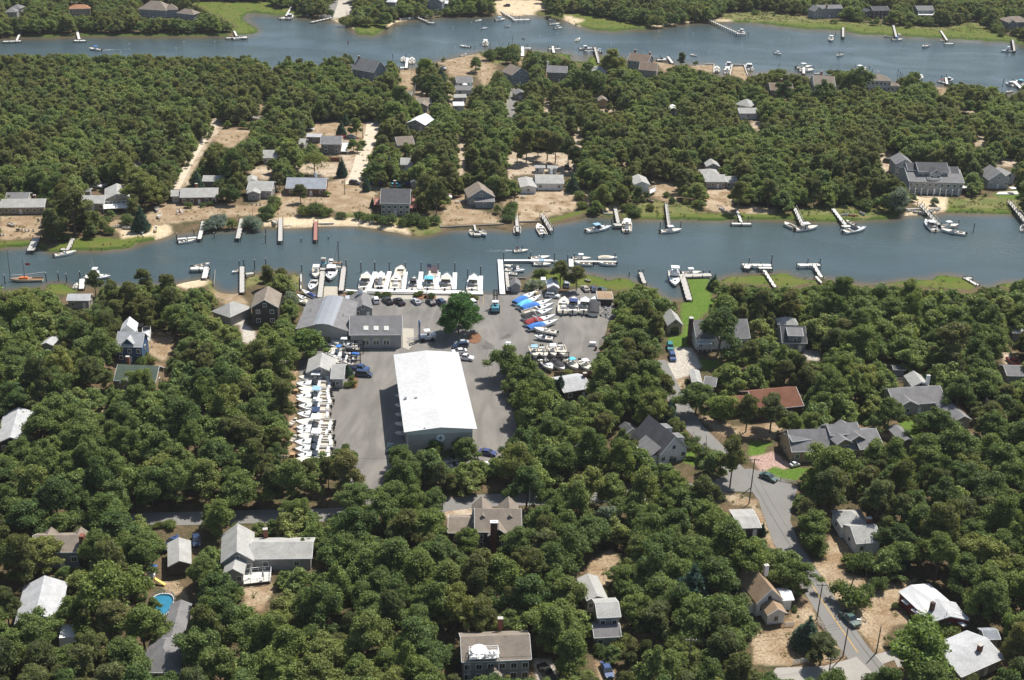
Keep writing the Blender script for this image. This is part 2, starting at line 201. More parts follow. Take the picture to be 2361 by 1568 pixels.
# openings of the wood: (kind, tile, outline).  D dry yard, S sand, L lawn, M marsh, P paving, F path / dirt
OPEN = [('D', poly(5, 0, 560, 370, 570, 340, 745, 120, 770, 0, 775)), ('D', poly(5, 1380, 470, 1470, 420, 2130, 480, 2330, 400, 2260, 560, 1940, 575, 1760, 600, 1350, 640, 1260, 560)),
 ('D', poly(5, 860, 640, 1050, 590, 1270, 560, 1350, 640, 1220, 670, 1020, 700, 860, 700)), ('S', poly(5, 1020, 690, 1050, 765, 1330, 768, 1500, 705, 1440, 640, 1220, 665)),
 ('S', poly(6, 110, 600, 120, 645, 280, 660, 600, 662, 950, 655, 1280, 705, 1400, 728, 1290, 640, 930, 590, 500, 570, 280, 575)),
 ('D', poly(6, 200, 420, 300, 320, 720, 270, 860, 280, 1000, 300, 1120, 310, 1040, 500, 1050, 545, 880, 560, 720, 520, 520, 580, 300, 570, 130, 560)),
 ('D', poly(2, 540, 1050, 1000, 1040, 970, 1330, 660, 1345, 490, 1150)), ('F', poly(2, 0, 1440, 200, 1425, 230, 1500, 0, 1500)), ('F', poly(6, 0, 150, 190, 140, 150, 260, 0, 220)),
 ('F', poly(6, 380, 100, 760, 100, 770, 230, 650, 230, 480, 200, 380, 180)), ('F', poly(6, 760, 0, 1040, 0, 960, 130, 960, 250, 860, 290, 720, 280, 830, 200)), ('F', poly(2, 1000, 1040, 1130, 1050, 1040, 1330, 1000, 1420, 900, 1500, 800, 1500, 820, 1380, 950, 1350)),
 ('D', poly(6, 1640, 645, 1640, 560, 1700, 440, 1860, 380, 1900, 500, 2100, 560, 2180, 630)), ('B', poly(6, 1640, 700, 1640, 560, 1560, 560, 900, 540, 720, 530, 850, 570, 950, 590, 1290, 650, 1440, 735)), ('D', poly(6, 2180, 400, 2361, 380, 2361, 620, 2180, 620)),
 ('E', poly(7, 130, 370, 550, 345, 780, 340, 780, 480, 480, 560, 350, 590, 150, 640, 50, 600, 100, 450)), ('D', poly(7, 1290, 390, 1330, 240, 1560, 290, 1520, 440, 1400, 440)), ('B', poly(7, 1050, 500, 1290, 440, 1700, 470, 1750, 530, 1500, 570, 1050, 565)),
 ('E', poly(7, 1700, 400, 1800, 335, 1980, 335, 2000, 480, 2361, 500, 2361, 545, 1980, 545, 1700, 500)), ('E', poly(8, 0, 440, 150, 530, 0, 545)), ('S', poly(7, 880, 510, 1000, 440, 1060, 520, 1000, 545, 890, 540)),
 ('M', poly(8, 0, 550, 400, 540, 700, 560, 1000, 590, 1250, 515, 1350, 545, 1180, 595, 700, 620, 0, 595)), ('B', poly(8, 400, 500, 800, 470, 1250, 500, 1000, 585, 700, 560, 400, 545)), ('B', poly(8, 1700, 420, 2000, 400, 2300, 420, 2361, 480, 2361, 550, 1690, 530)), ('L', poly(8, 2060, 380, 2361, 330, 2361, 430, 2180, 415)),
 ('M', poly(8, 1700, 470, 1900, 500, 2260, 500, 2280, 545, 1700, 530)), ('S', poly(8, 1340, 400, 1700, 400, 1690, 520, 1350, 575, 1290, 560, 1480, 500)), ('F', poly(8, 1100, 0, 1250, 0, 1260, 200, 1180, 170)), ('F', poly(4, 1100, 1280, 1180, 1280, 1250, 1400, 1250, 1500, 1160, 1480)),
 ('M', poly(7, 400, 630, 760, 530, 900, 560, 1400, 590, 1480, 600, 1950, 600, 2361, 592, 2361, 550, 1980, 540, 1500, 550, 1050, 560, 760, 500, 430, 590)),
 ('M', poly(7, 270, 1090, 290, 1025, 430, 1012, 720, 1047, 870, 1080, 940, 1110, 1000, 1080, 1110, 1090, 1165, 1130, 1140, 1190, 970, 1200, 800, 1150, 690, 1170, 250, 1160)),
 ('M', poly(7, 1880, 1130, 1960, 1068, 2250, 1060, 2361, 1060)+poly(8, 200, 1045, 330, 1040, 430, 1090, 540, 1105, 620, 1090, 620, 1140, 250, 1170, 0, 1150)), ('M', poly(8, 1150, 1140, 1330, 1105, 1580, 1100, 1600, 1062, 1830, 1078, 1965, 1170, 1900, 1200, 1600, 1180)), ('M', poly(8, 2120, 1140, 2260, 1125, 2230, 1200)),
 ('L', poly(7, 1600, 1095, 1800, 1092, 1840, 1330, 1740, 1420, 1660, 1502, 1560, 1502, 1540, 1330, 1640, 1290)), ('L', poly(11, 1570, 0, 1770, 0, 1690, 60, 1650, 190, 1615, 300, 1440, 300, 1440, 200, 1570, 190)),
 ('P', poly(11, 1500, 305, 1640, 303, 1690, 380, 1730, 470, 1620, 540, 1560, 560, 1470, 590, 1390, 490, 1440, 440)), ('L', poly(11, 1710, 400, 1900, 420, 1870, 470, 1740, 500)), ('D', poly(11, 1470, 590, 1600, 560, 1600, 700, 1540, 740)),
 ('L', poly(11, 1600, 1200, 1640, 1170, 1750, 1310, 1660, 1310, 1540, 1270)), ('D', poly(11, 1700, 900, 1760, 880, 2000, 980, 2361, 960, 2361, 1080, 1980, 1080, 1860, 1030)), ('L', poly(12, 0, 1100, 230, 1130, 150, 1150, 130, 1215, 0, 1235)),
 ('R', poly(12, 0, 1240, 140, 1215, 200, 1190, 360, 1310, 300, 1350, 100, 1360)), ('L', poly(12, 120, 1358, 250, 1330, 300, 1352, 540, 1320, 410, 1450, 250, 1430)), ('L', poly(12, 700, 840, 1000, 860, 1020, 980, 800, 920)), ('L', poly(12, 1270, 940, 1420, 920, 1500, 1060, 1400, 1080)),
 ('F', poly(12, 1000, 340, 1250, 340, 1250, 385, 1000, 405)), ('D', poly(12, 990, 440, 1560, 450, 1500, 540, 1400, 500)), ('D', poly(12, 130, 950, 280, 930, 270, 1030, 140, 1030)), ('P', poly(12, 460, 320, 620, 320, 600, 420, 480, 400)), ('P', poly(12, 1800, 1040, 1960, 1040, 1900, 1120)), ('F', poly(12, 2140, 340, 2300, 340, 2330, 450, 2200, 440)),
 ('D', poly(16, 640, 400, 740, 400, 860, 530, 800, 600, 760, 700, 1130, 790, 1380, 740, 1300, 800, 1220, 850, 1200, 960, 1330, 1100, 1140, 1130, 1100, 1330, 1050, 1350, 860, 1140, 740, 1000, 690, 900, 620, 770, 500, 620, 600, 590)),
 ('D', poly(16, 430, 880, 480, 930, 560, 1060, 640, 1200, 790, 1370, 760, 1420, 360, 1450, 130, 1450, 130, 1180, 300, 1130, 360, 1020)), ('D', poly(16, 1500, 1200, 1720, 1190, 1700, 1290, 1600, 1290)), ('D', poly(16, 0, 95, 60, 100, 130, 320, 220, 500, 180, 500, 100, 380)),
 ('D', poly(15, 730, 590, 930, 500, 980, 600, 900, 700, 880, 800, 780, 800, 700, 650)), ('D', poly(15, 740, 290, 830, 300, 760, 390)), ('D', poly(15, 1100, 1170, 1450, 1240, 1400, 1340, 1100, 1260)), ('D', poly(15, 790, 1400, 900, 1400, 940, 1568, 800, 1568)), ('P', poly(15, 270, 1400, 420, 1400, 480, 1568, 300, 1568)), ('D', poly(15, 540, 1140, 640, 1120, 650, 1190)),
 ('D', poly(15, 1770, 20, 1960, 60, 2090, 130, 2180, 300, 2240, 480, 2160, 420, 2130, 400, 2130, 160, 1900, 140)), ('D', poly(13, 1300, 770, 1450, 765, 1530, 900, 1520, 980, 1420, 1040, 1400, 900)), ('D', poly(13, 1985, 800, 2200, 780, 2240, 830, 2130, 1000, 1990, 990)), ('D', poly(14, 0, 790, 270, 780, 130, 870, 100, 1000, 0, 1000)),
 ('D', poly(9, 1230, 280, 1330, 140, 1480, 200, 1480, 330, 1400, 420, 1250, 340)), ('D', poly(9, 940, 430, 1400, 440, 1380, 490, 1480, 560, 1350, 570, 1220, 480, 1120, 430, 1000, 520)), ('D', poly(5, 1800, 1200, 2050, 1215, 2120, 1300, 2110, 1430, 2010, 1430, 1980, 1360, 1870, 1290)), ('P', poly(5, 2010, 1430, 2105, 1430, 2100, 1500, 2000, 1500)), ('P', poly(9, 2060, 60, 2190, 170, 2180, 280, 2080, 250)),
 ('S', poly(5, 1480, 1150, 1640, 1100, 1780, 1092, 1790, 1160, 1600, 1200)), ('M', poly(5, 370, 1130, 560, 1135, 620, 1180, 680, 1210, 560, 1245, 420, 1225)), ('B', poly(5, 1790, 1080, 1840, 1190, 2040, 1230, 1800, 1220)), ('M', poly(5, 380, 870, 640, 750, 1010, 760, 1330, 735, 1330, 770, 1150, 795, 1110, 838, 900, 856, 700, 860)),
 ('M', poly(5, 0, 785, 240, 780, 390, 800, 390, 872, 235, 820, 0, 832)), ('B', poly(6, 380, 1060, 430, 1060, 445, 1200, 400, 1200, 330, 1120)), ('B', poly(5, 2110, 1090, 2200, 1070, 2250, 1130, 2100, 1190)),
 ('M', poly(1, 0, 330, 150, 300, 620, 292, 1300, 285, 1950, 285, 1980, 310, 0, 330)), ('M', poly(1, 1600, 10, 2361, 20, 2361, 125, 2120, 115, 2080, 155, 2220, 240, 2235, 278, 2050, 300, 1980, 250, 2050, 230, 1900, 150, 1700, 50)), ('M', poly(2, 0, 60, 370, 70, 480, 130, 240, 132, 0, 112)),
 ('M', poly(2, 850, 200, 1190, 190, 1140, 260, 1060, 306, 905, 295, 895, 255)), ('S', poly(2, 700, 160, 800, 180, 900, 240, 900, 260, 830, 222, 740, 190)), ('S', poly(2, 1180, 200, 1250, 170, 1430, 145, 1430, 165, 1250, 195, 1180, 240)), ('S', poly(2, 2080, 5, 2361, -5, 2361, 130, 2130, 127, 2110, 70)), ('S', poly(3, 0, -5, 350, -5, 400, 70, 290, 100, 310, 133, 0, 133)),
 ('M', poly(3, 290, 110, 540, 112, 700, 115, 1100, 195, 1300, 225, 1290, 243, 980, 268, 800, 258, 640, 215, 560, 165, 450, 140)), ('S', poly(3, 550, 130, 740, 175, 640, 205, 800, 255, 660, 225, 560, 175)), ('S', poly(3, 1290, 215, 1640, 172, 1640, 190, 1290, 243)), ('S', poly(3, 1800, 160, 2020, 168, 2000, 185, 1880, 185)),
 ('M', poly(3, 2000, 170, 2361, 190, 2361, 210, 2000, 190)), ('B', poly(3, 1900, 110, 2361, 90, 2361, 190, 1900, 165)), ('B', poly(4, 0, 100, 350, 120, 560, 160, 800, 180, 1000, 190, 1300, 220, 1700, 230, 1900, 180, 2030, 200, 2110, 290, 1700, 270, 1300, 240, 600, 200, 0, 180)),
 ('M', poly(4, 0, 180, 600, 195, 1300, 235, 1700, 262, 1900, 200, 2110, 285, 2361, 330, 2361, 385, 2210, 358, 1780, 335, 1230, 305, 960, 295, 800, 258, 450, 245, 130, 204, 0, 198)),
 ('D', poly(2, 1290, 590, 1410, 590, 1440, 650, 1380, 780, 1280, 780)), ('D', poly(2, 1570, 530, 1900, 460, 2010, 440, 2120, 580, 2060, 700, 2010, 760, 1950, 650, 1720, 660, 1670, 560)), ('B', poly(2, 1950, 440, 2361, 430, 2361, 480, 2100, 560)), ('F', poly(2, 1680, 700, 1760, 700, 1740, 920, 1700, 870)), ('D', poly(2, 1420, 770, 1530, 780, 1500, 830, 1420, 830)),
 ('D', poly(3, 150, 480, 215, 470, 190, 560, 150, 560)), ('M', poly(3, 270, 428, 450, 440, 600, 455, 628, 466, 600, 492, 620, 515, 720, 518, 775, 508, 740, 492, 665, 480, 680, 468, 890, 470, 870, 560, 740, 600, 640, 530, 500, 470)), ('D', poly(3, 1290, 515, 1500, 555, 1430, 630, 1370, 570)), ('D', poly(3, 1640, 540, 1835, 550, 1830, 620, 1650, 590)),
 ('D', poly(3, 2000, 560, 2092, 555, 2130, 680, 2110, 690, 1980, 640)), ('D', poly(1, 1830, 1200, 1920, 1100, 2160, 1110, 2140, 1160, 1990, 1270, 1930, 1260)), ('D', poly(4, 1600, 750, 1690, 740, 1690, 800, 1670, 830)), ('F', poly(7, 60, 30, 550, 20, 550, 120, 140, 190, 60, 280)), ('F', poly(3, 60, 1300, 640, 1310, 660, 1500, 140, 1500)), ('F', poly(3, 1050, 930, 1060, 950, 850, 970, 860, 940)),
 ('F', poly(7, 1680, 60, 1760, 120, 1720, 200, 1690, 160)), ('F', poly(8, 2090, 70, 2361, 80, 2300, 150, 2120, 130)), ('D', poly(16, 0, 1190, 140, 1190, 130, 1440, 40, 1440)), ('P', poly(2, 650, 60, 740, 20, 720, -10, 880, -10, 880, 110, 800, 150, 700, 165)), ('P', poly(3, 55, 810, 125, 810, 115, 1000, 65, 1000)), ('F', poly(5, 1480, 330, 1640, 70, 1720, -60, 1740, 0, 1650, 110, 1620, 300, 1500, 340)), ('F', poly(1, 1560, 1500, 1690, 1270, 1840, 1000, 1940, 990, 1900, 1110, 1790, 1240, 1640, 1500)),
 ('F', poly(14, 1540, 180, 1830, 150, 1830, 240, 1600, 240)), ('E', poly(9, 1000, 1230, 1250, 1240, 1180, 1290)),
 ('F', poly(2, 1780, 1150, 1850, 1140, 1845, 1460, 1785, 1460)), ('F', poly(6, 1785, 0, 1835, 0, 1835, 230, 1785, 230)), ('F', poly(3, 635, 1080, 705, 1080, 700, 1300, 620, 1300)), ('F', poly(3, 375, 800, 435, 810, 440, 970, 380, 960)), ('F', poly(4, 1790, 925, 2000, 940, 1990, 975, 1800, 965)), ('F', poly(4, 1930, 1150, 2060, 1170, 2050, 1260, 1940, 1250)), ('D', poly(1, 2190, 920, 2260, 830, 2300, 840, 2250, 950)), ('F', poly(3, 2160, 1040, 2260, 1050, 2240, 1120, 2150, 1100)), ('D', poly(2, 1720, 1140, 1760, 1140, 1760, 1200, 1720, 1200)), ('E', poly(7, 1040, 90, 1110, 90, 1100, 150, 1040, 150)), ('D', poly(3, 570, 1090, 640, 1095, 640, 1140, 570, 1140)),
 ('D', poly(9, 800, 780, 900, 780, 890, 850, 800, 850)), ('D', poly(9, 800, 1260, 900, 1240, 880, 1330, 790, 1330)), ('D', poly(9, 1180, 1230, 1260, 1240, 1240, 1290, 1170, 1290)), ('X', [(668, 820), (690, 830), (680, 1080), (664, 1080)])]
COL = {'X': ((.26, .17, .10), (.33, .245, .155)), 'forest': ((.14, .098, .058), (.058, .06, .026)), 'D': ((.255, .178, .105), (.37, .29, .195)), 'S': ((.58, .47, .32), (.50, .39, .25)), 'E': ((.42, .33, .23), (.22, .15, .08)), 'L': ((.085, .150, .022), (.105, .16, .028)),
       'M': ((.088, .128, .020), (.130, .132, .034)), 'P': ((.46, .42, .36), (.42, .38, .32)), 'F': ((.46, .38, .285), (.30, .22, .145)), 'R': ((.40, .27, .225), (.37, .25, .21)), 'B': ((.19, .17, .07), (.10, .13, .035)), 'water': ((.16, .12, .07), (.10, .08, .05))}
def fnoise(x, y, s, seed):
    r = np.random.RandomState(seed); o = np.zeros(x.shape)
    for k in range(6):
        a = r.rand()*6.28; f = (.6+r.rand()*1.6)/s; ph = r.rand()*6.28
        o += np.sin((x*math.cos(a)+y*math.sin(a))*f*2*math.pi+ph+1.3*np.sin((x*math.sin(a)-y*math.cos(a))*f*4+ph*2))
    return o/6
NC, NR = 860, 780
vv = np.concatenate([np.linspace(1800, -60, NR-40), np.linspace(-75, -480, 40)])
uu = np.linspace(-480, 2840, NC)
Ug, Vg = np.meshgrid(uu, vv); u = Ug.ravel(); v = Vg.ravel()
# straight rows of constant image height keep the sheet regular
gx, gy = Wn(u, v, 0.0)
pu = u + (fnoise(gx, gy, 14, 1)*5+fnoise(gx, gy, 4, 2)*2.5)*np.clip((v+580)/1400, .35, 1.3); pv = v+(fnoise(gx, gy, 12, 3)*2.2+fnoise(gx, gy, 4, 4)*1.2)*np.clip((v+580)/1400, .3, 1.2)
wat = pip(pu*.6+u*.4, pv*.6+v*.4, UPPER) | pip(pu*.6+u*.4, pv*.6+v*.4, MAIN)
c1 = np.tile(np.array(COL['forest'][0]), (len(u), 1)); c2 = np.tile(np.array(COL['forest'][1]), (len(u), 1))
for k, pg in OPEN:
    q = (u, v) if k in 'PR' else (pu, pv)
    i = pip(q[0], q[1], pg); c1[i] = COL[k][0]; c2[i] = COL[k][1]
c1[wat] = COL['water'][0]; c2[wat] = COL['water'][1]
isM = np.all(np.isclose(c1, COL['M'][0]), 1)
def blur(a, n):
    for _ in range(n):
        a = (a+np.roll(a, 1, 0)+np.roll(a, -1, 0)+np.roll(a, 1, 1)+np.roll(a, -1, 1))/5
    return a
wg = wat.reshape(NR, NC).astype(float)
for c in (c1, c2):
    for k in range(3): c[:, k] = blur(c[:, k].reshape(NR, NC), 1).ravel()
edge_ = (blur(wg, 5).ravel() > .06) & isM; c1[edge_] = (.048, .082, .016); c2[edge_] = (.07, .095, .02); depth = blur(wg, 4).ravel(); gz = np.where(depth > .05, -1.5*np.clip((depth-.05)/.9, 0, 1)**1.0, 0.0)
fi = np.arange(NR*NC).reshape(NR, NC)
faces = np.stack([fi[:-1, :-1].ravel(), fi[:-1, 1:].ravel(), fi[1:, 1:].ravel(), fi[1:, :-1].ravel()], 1)
def gridmesh(name, xyz, faces):
    me = bpy.data.meshes.new(name); me.vertices.add(len(xyz)); me.vertices.foreach_set('co', xyz.astype(np.float32).ravel())
    me.loops.add(faces.size); me.loops.foreach_set('vertex_index', faces.astype(np.int32).ravel()); me.polygons.add(len(faces))
    k = faces.shape[1]
    me.polygons.foreach_set('loop_start', np.arange(0, faces.size, k, dtype=np.int32)); me.update(calc_edges=True); return me
def vattr(me, name, c):
    a = me.color_attributes.new(name, 'FLOAT_COLOR', 'POINT'); a.data.foreach_set('color', np.concatenate([c, np.ones((len(c), 1))], 1).astype(np.float32).ravel())
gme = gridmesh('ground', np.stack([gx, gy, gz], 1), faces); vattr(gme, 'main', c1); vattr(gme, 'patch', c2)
gm = bpy.data.materials.new('ground soil grass and sand'); gm.use_nodes = True; nt = gm.node_tree; b = nt.nodes['Principled BSDF']; N = nt.nodes.new; L = nt.links.new
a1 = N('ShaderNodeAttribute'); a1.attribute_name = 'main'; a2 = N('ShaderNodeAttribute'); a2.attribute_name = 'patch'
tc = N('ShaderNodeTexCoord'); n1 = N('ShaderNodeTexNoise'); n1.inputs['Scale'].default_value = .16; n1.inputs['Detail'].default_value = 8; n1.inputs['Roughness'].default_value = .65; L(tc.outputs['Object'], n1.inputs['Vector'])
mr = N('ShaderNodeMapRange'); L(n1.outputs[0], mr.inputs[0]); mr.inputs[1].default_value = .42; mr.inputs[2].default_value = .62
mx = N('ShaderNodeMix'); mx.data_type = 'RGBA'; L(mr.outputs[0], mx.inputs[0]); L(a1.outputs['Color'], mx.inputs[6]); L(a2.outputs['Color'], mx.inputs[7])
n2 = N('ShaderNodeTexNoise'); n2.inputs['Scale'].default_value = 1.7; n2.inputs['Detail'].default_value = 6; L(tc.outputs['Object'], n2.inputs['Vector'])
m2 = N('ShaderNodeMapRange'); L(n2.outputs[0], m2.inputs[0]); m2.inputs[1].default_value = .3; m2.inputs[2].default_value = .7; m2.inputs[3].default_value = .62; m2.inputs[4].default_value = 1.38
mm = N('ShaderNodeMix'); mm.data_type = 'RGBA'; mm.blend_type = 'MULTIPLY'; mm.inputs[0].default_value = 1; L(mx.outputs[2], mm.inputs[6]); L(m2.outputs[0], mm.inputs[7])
L(mm.outputs[2], b.inputs['Base Color']); b.inputs['Roughness'].default_value = .95; b.inputs['Specular IOR Level'].default_value = .1
bp = N('ShaderNodeBump'); bp.inputs['Strength'].default_value = .5; bp.inputs['Distance'].default_value = .12; L(n2.outputs[0], bp.inputs['Height']); L(bp.outputs[0], b.inputs['Normal'])
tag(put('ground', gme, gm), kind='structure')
# outer ground beyond the surveyed sheet
ob = MB(); 
x0 = [W(-480, 1800), W(2840, 1800), W(2840, -480), W(-480, -480)]
S_ = 60000; z_ = -.9
corners = [(-S_, -S_/10, z_), (S_, -S_/10, z_), (S_, S_, z_), (-S_, S_, z_)]
ob.quad(*corners)
tag(ob.build('terrain', mat('far forest floor', (.07, .075, .035), .95, .3, .01, .1)), kind='structure')
# water: level sheets over the two reaches, shallow margins show the sandy bed
wl = blur(wg, 14).ravel(); dep = np.clip((wl-.45)/.5, 0, 1)
keep = blur(wg, 3).ravel() > .001
fk = keep[faces].all(1); 
shallow = np.clip(1-blur(wg, 26).ravel()*1.0, 0, 1); shallow = np.clip((shallow-.02)/.42, 0, 1)**1.2
shallow *= np.where(v < 700, 1, .8); ns = fnoise(gx, gy, 40, 9); shallow = np.clip(shallow*(1+.5*ns), 0, 1)
def sheet(name, sel, z):
    used = np.unique(faces[sel]); mp = -np.ones(len(u), int); mp[used] = np.arange(len(used))
    me = gridmesh(name, np.stack([gx[used], gy[used], np.full(len(used), z)], 1), mp[faces[sel]])
    vattr(me, 'shallow', np.repeat(shallow[used][:, None], 3, 1)); return me
wm = bpy.data.materials.new('river water'); wm.use_nodes = True; nt = wm.node_tree; b = nt.nodes['Principled BSDF']; N = nt.nodes.new; L = nt.links.new
at = N('ShaderNodeAttribute'); at.attribute_name = 'shallow'; mx = N('ShaderNodeMix'); mx.data_type = 'RGBA'; L(at.outputs['Fac'], mx.inputs[0])
tc = N('ShaderNodeTexCoord'); nb = N('ShaderNodeTexNoise'); nb.inputs['Scale'].default_value = .012; nb.inputs['Detail'].default_value = 3; L(tc.outputs['Object'], nb.inputs['Vector'])
cr = N('ShaderNodeValToRGB'); cr.color_ramp.elements[0].position = .35; cr.color_ramp.elements[0].color = (.045, .070, .077, 1); cr.color_ramp.elements[1].position = .65; cr.color_ramp.elements[1].color = (.062, .090, .094, 1); L(nb.outputs[0], cr.inputs[0])
L(cr.outputs[0], mx.inputs[6]); mx.inputs[7].default_value = (.115, .092, .055, 1); L(mx.outputs[2], b.inputs['Base Color'])
b.inputs['Roughness'].default_value = .07; b.inputs['IOR'].default_value = 1.33
mpn = N('ShaderNodeMapping'); mpn.inputs['Scale'].default_value = (.55, 1.25, 1); mpn.inputs['Rotation'].default_value = (0, 0, .35); L(tc.outputs['Object'], mpn.inputs['Vector'])
w1 = N('ShaderNodeTexNoise'); w1.inputs['Scale'].default_value = .9; w1.inputs['Detail'].default_value = 8; w1.inputs['Roughness'].default_value = .68; L(mpn.outputs[0], w1.inputs['Vector'])
bp = N('ShaderNodeBump'); bp.inputs['Strength'].default_value = .85; bp.inputs['Distance'].default_value = .30; L(w1.outputs[0], bp.inputs['Height']); L(bp.outputs[0], b.inputs['Normal'])
wn = N('ShaderNodeTexNoise'); wn.inputs['Scale'].default_value = .035; wn.inputs['Detail'].default_value = 3; wn.inputs['Distortion'].default_value = .8; L(mpn.outputs[0], wn.inputs['Vector']); wr = N('ShaderNodeMapRange'); L(wn.outputs[0], wr.inputs[0]); wr.inputs[1].default_value = .35; wr.inputs[2].default_value = .65; wr.inputs[3].default_value = .35; wr.inputs[4].default_value = 1; L(wr.outputs[0], bp.inputs['Strength'])
vf = v[faces[:, 0]]; uf = u[faces[:, 0]]
cut = np.interp(uf, [-480, 2361, 2840], [400, 400, 420])
tag(put('river', sheet('river', fk & (vf < 400) , -.5), wm), kind='structure')
tag(put('channel', sheet('channel', fk & (vf >= 400), -.5), wm), kind='structure')
# roads and yards (sheets a few centimetres proud)
M_asp = mat('old grey asphalt', (.195, .183, .165), .92, .14, .12, 2.5, spec=.2)
M_asp2 = mat('road asphalt', (.205, .197, .183), .92, .14, .15, 3, spec=.2); M_line = mat('yellow road line', (.5, .31, .09), .9, .35, 3); M_sandrd = mat('sandy track', (.55, .47, .36), .95, .25, .4, 2)
def stain(m):
    nt = m.node_tree; N = nt.nodes.new; L = nt.links.new; b = nt.nodes['Principled BSDF']; src = b.inputs['Base Color'].links[0].from_socket
    tc = N('ShaderNodeTexCoord'); mp = N('ShaderNodeMapping'); mp.inputs['Scale'].default_value = (.11, .028, 1); mp.inputs['Rotation'].default_value = (0, 0, .1); L(tc.outputs['Object'], mp.inputs[0])
    n1 = N('ShaderNodeTexNoise'); n1.inputs['Scale'].default_value = 2; n1.inputs['Detail'].default_value = 6; n1.inputs['Distortion'].default_value = 1.2; L(mp.outputs[0], n1.inputs[0])
    n2 = N('ShaderNodeTexNoise'); n2.inputs['Scale'].default_value = .09; n2.inputs['Detail'].default_value = 2; n2.inputs['Distortion'].default_value = .6; L(tc.outputs['Object'], n2.inputs[0])
    r1 = N('ShaderNodeMapRange'); L(n1.outputs[0], r1.inputs[0]); r1.inputs[1].default_value = .35; r1.inputs[2].default_value = .65; r1.inputs[3].default_value = .80; r1.inputs[4].default_value = 1.12
    r2 = N('ShaderNodeMapRange'); L(n2.outputs[0], r2.inputs[0]); r2.inputs[1].default_value = .68; r2.inputs[2].default_value = .73; r2.inputs[3].default_value = 1; r2.inputs[4].default_value = .62
    mu = N('ShaderNodeMath'); mu.operation = 'MULTIPLY'; L(r1.outputs[0], mu.inputs[0]); L(r2.outputs[0], mu.inputs[1]); mx = N('ShaderNodeMix'); mx.data_type = 'RGBA'; mx.blend_type = 'MULTIPLY'; mx.inputs[0].default_value = 1
    L(src, mx.inputs[6]); L(mu.outputs[0], mx.inputs[7]); L(mx.outputs[2], b.inputs['Base Color'])
stain(M_asp)
def flat(name, pts, m, z, label=None):
    mb = MB(); p = [Vector((*W(*q)[:2], z)) for q in pts]; q = [Vector((a.x, a.y, -.25)) for a in p]
    if sum((p[i].x*p[(i+1) % len(p)].y-p[(i+1) % len(p)].x*p[i].y) for i in range(len(p))) < 0: p.reverse(); q.reverse()
    mb.hexa(q, p); return tag(mb.build(name, m), kind='structure')
def road(name, pts, wd, m, z, kind=True):
    p = [W(*q) for q in pts]; Lf = []; Rt = []
    for i in range(len(p)):
        a = p[max(i-1, 0)]; c = p[min(i+1, len(p)-1)]; d = (c-a).normalized(); n = Vector((-d.y, d.x, 0))*wd/2
        Lf.append(p[i]+n); Rt.append(p[i]-n)
    mb = MB(); zz = Vector((0, 0, z)); zb = Vector((0, 0, -.2))
    for i in range(len(p)-1): mb.hexa([Rt[i]+zb, Rt[i+1]+zb, Lf[i+1]+zb, Lf[i]+zb], [Rt[i]+zz, Rt[i+1]+zz, Lf[i+1]+zz, Lf[i]+zz])
    o = mb.build(name, m); return tag(o, kind='structure') if kind else o
LOT = [T(6, 800, 1238), T(6, 2020, 1242), T(6, 2200, 1250), T(7, 215, 1190), T(7, 340, 1200), T(7, 520, 1225), T(7, 700, 1180), T(7, 960, 1240), T(7, 1000, 1420), T(11, 930, 90), T(11, 890, 240), T(11, 830, 400), T(11, 800, 500), (1290, 850), (1175, 850), (1172, 900), (1195, 1000), (1200, 1075), (1120, 1085), (960, 1085), (930, 1105), (890, 1180), (845, 1180), (800, 1120), (760, 1090), (690, 1085), (690, 830), (745, 790), (690, 790), (690, 740), (800, 700)]
LOT = LOT[:-4]+[(700, 830), (700, 700), T(6, 640, 1275), T(6, 755, 1262)]
flat('parking_lot', LOT, M_asp, .05)
R2 = [(1515, 830), (1530, 862), (1566, 930), (1600, 985), (1640, 1025), (1690, 1080), (1735, 1122)]; R2b = [(1770, 1135), (1778, 1160), (1812, 1251), (1854, 1316), (1885, 1365), (1920, 1421), (1968, 1492), (2024, 1560), (2060, 1610), (2110, 1680)]
road('road', [(300, 1200), (335, 1198), (560, 1192), (760, 1187), (1000, 1168), (1100, 1155), (1240, 1150), (1450, 1142), (1660, 1122)], 5.6, M_asp2, .03)
road('road', R2, 5.4, M_asp2, .035); road('road', R2b, 6.0, M_asp2, .045)
flat('road', [(1650, 1105), (1700, 1088), (1727, 1080), (1760, 1088), (1840, 1123), (1826, 1165), (1822, 1200), (1770, 1185), (1735, 1135), (1655, 1132)], M_asp2, .06)
flat('road', [(1765, 1568), (1790, 1540), (1900, 1536), (1975, 1515), (2030, 1570), (1990, 1640), (1750, 1640)], mat('pale side road', (.33, .31, .28), .92, .14, .2, 3), .052)
road('driveway', [(2010, 1525), (2060, 1510), (2085, 1535)], 3.2, mat('pale side road', G(.3)), .03); road('driveway', [(900, 1110), (868, 1180)], 9, M_asp, .07)
road('road', [(716, 274), (800, 274), (872, 279), (930, 284), (1100, 290)], 4.6, M_asp2, .04); road('road', [(440, 268), (506, 268), (620, 272), (700, 273)], 4.4, M_asp2, .05)
road('sandy_track', [(506, 270), (492, 290), (468, 325), (447, 355), (420, 405), (404, 436)], 3.4, M_sandrd, .03); road('sandy_track', [(861, 281), (854, 320), (836, 358), (827, 395), (812, 425)], 6, M_sandrd, .03)
road('road', [(1186, 205), (1180, 240), (1175, 290)], 4.5, M_asp2, .03); road('road', [(298, 392), (318, 375), (345, 355)], 4.5, M_asp2, .03); road('road', [(772, -20), (765, 10), (752, 42)], 8, M_asp2, .03)
flat('boat_ramp', [T(6, 635, 1172), T(6, 752, 1172), T(6, 755, 1275), T(6, 600, 1285)], mat('ramp concrete', (.42, .38, .30), .9, .2, .4, 3), .02)
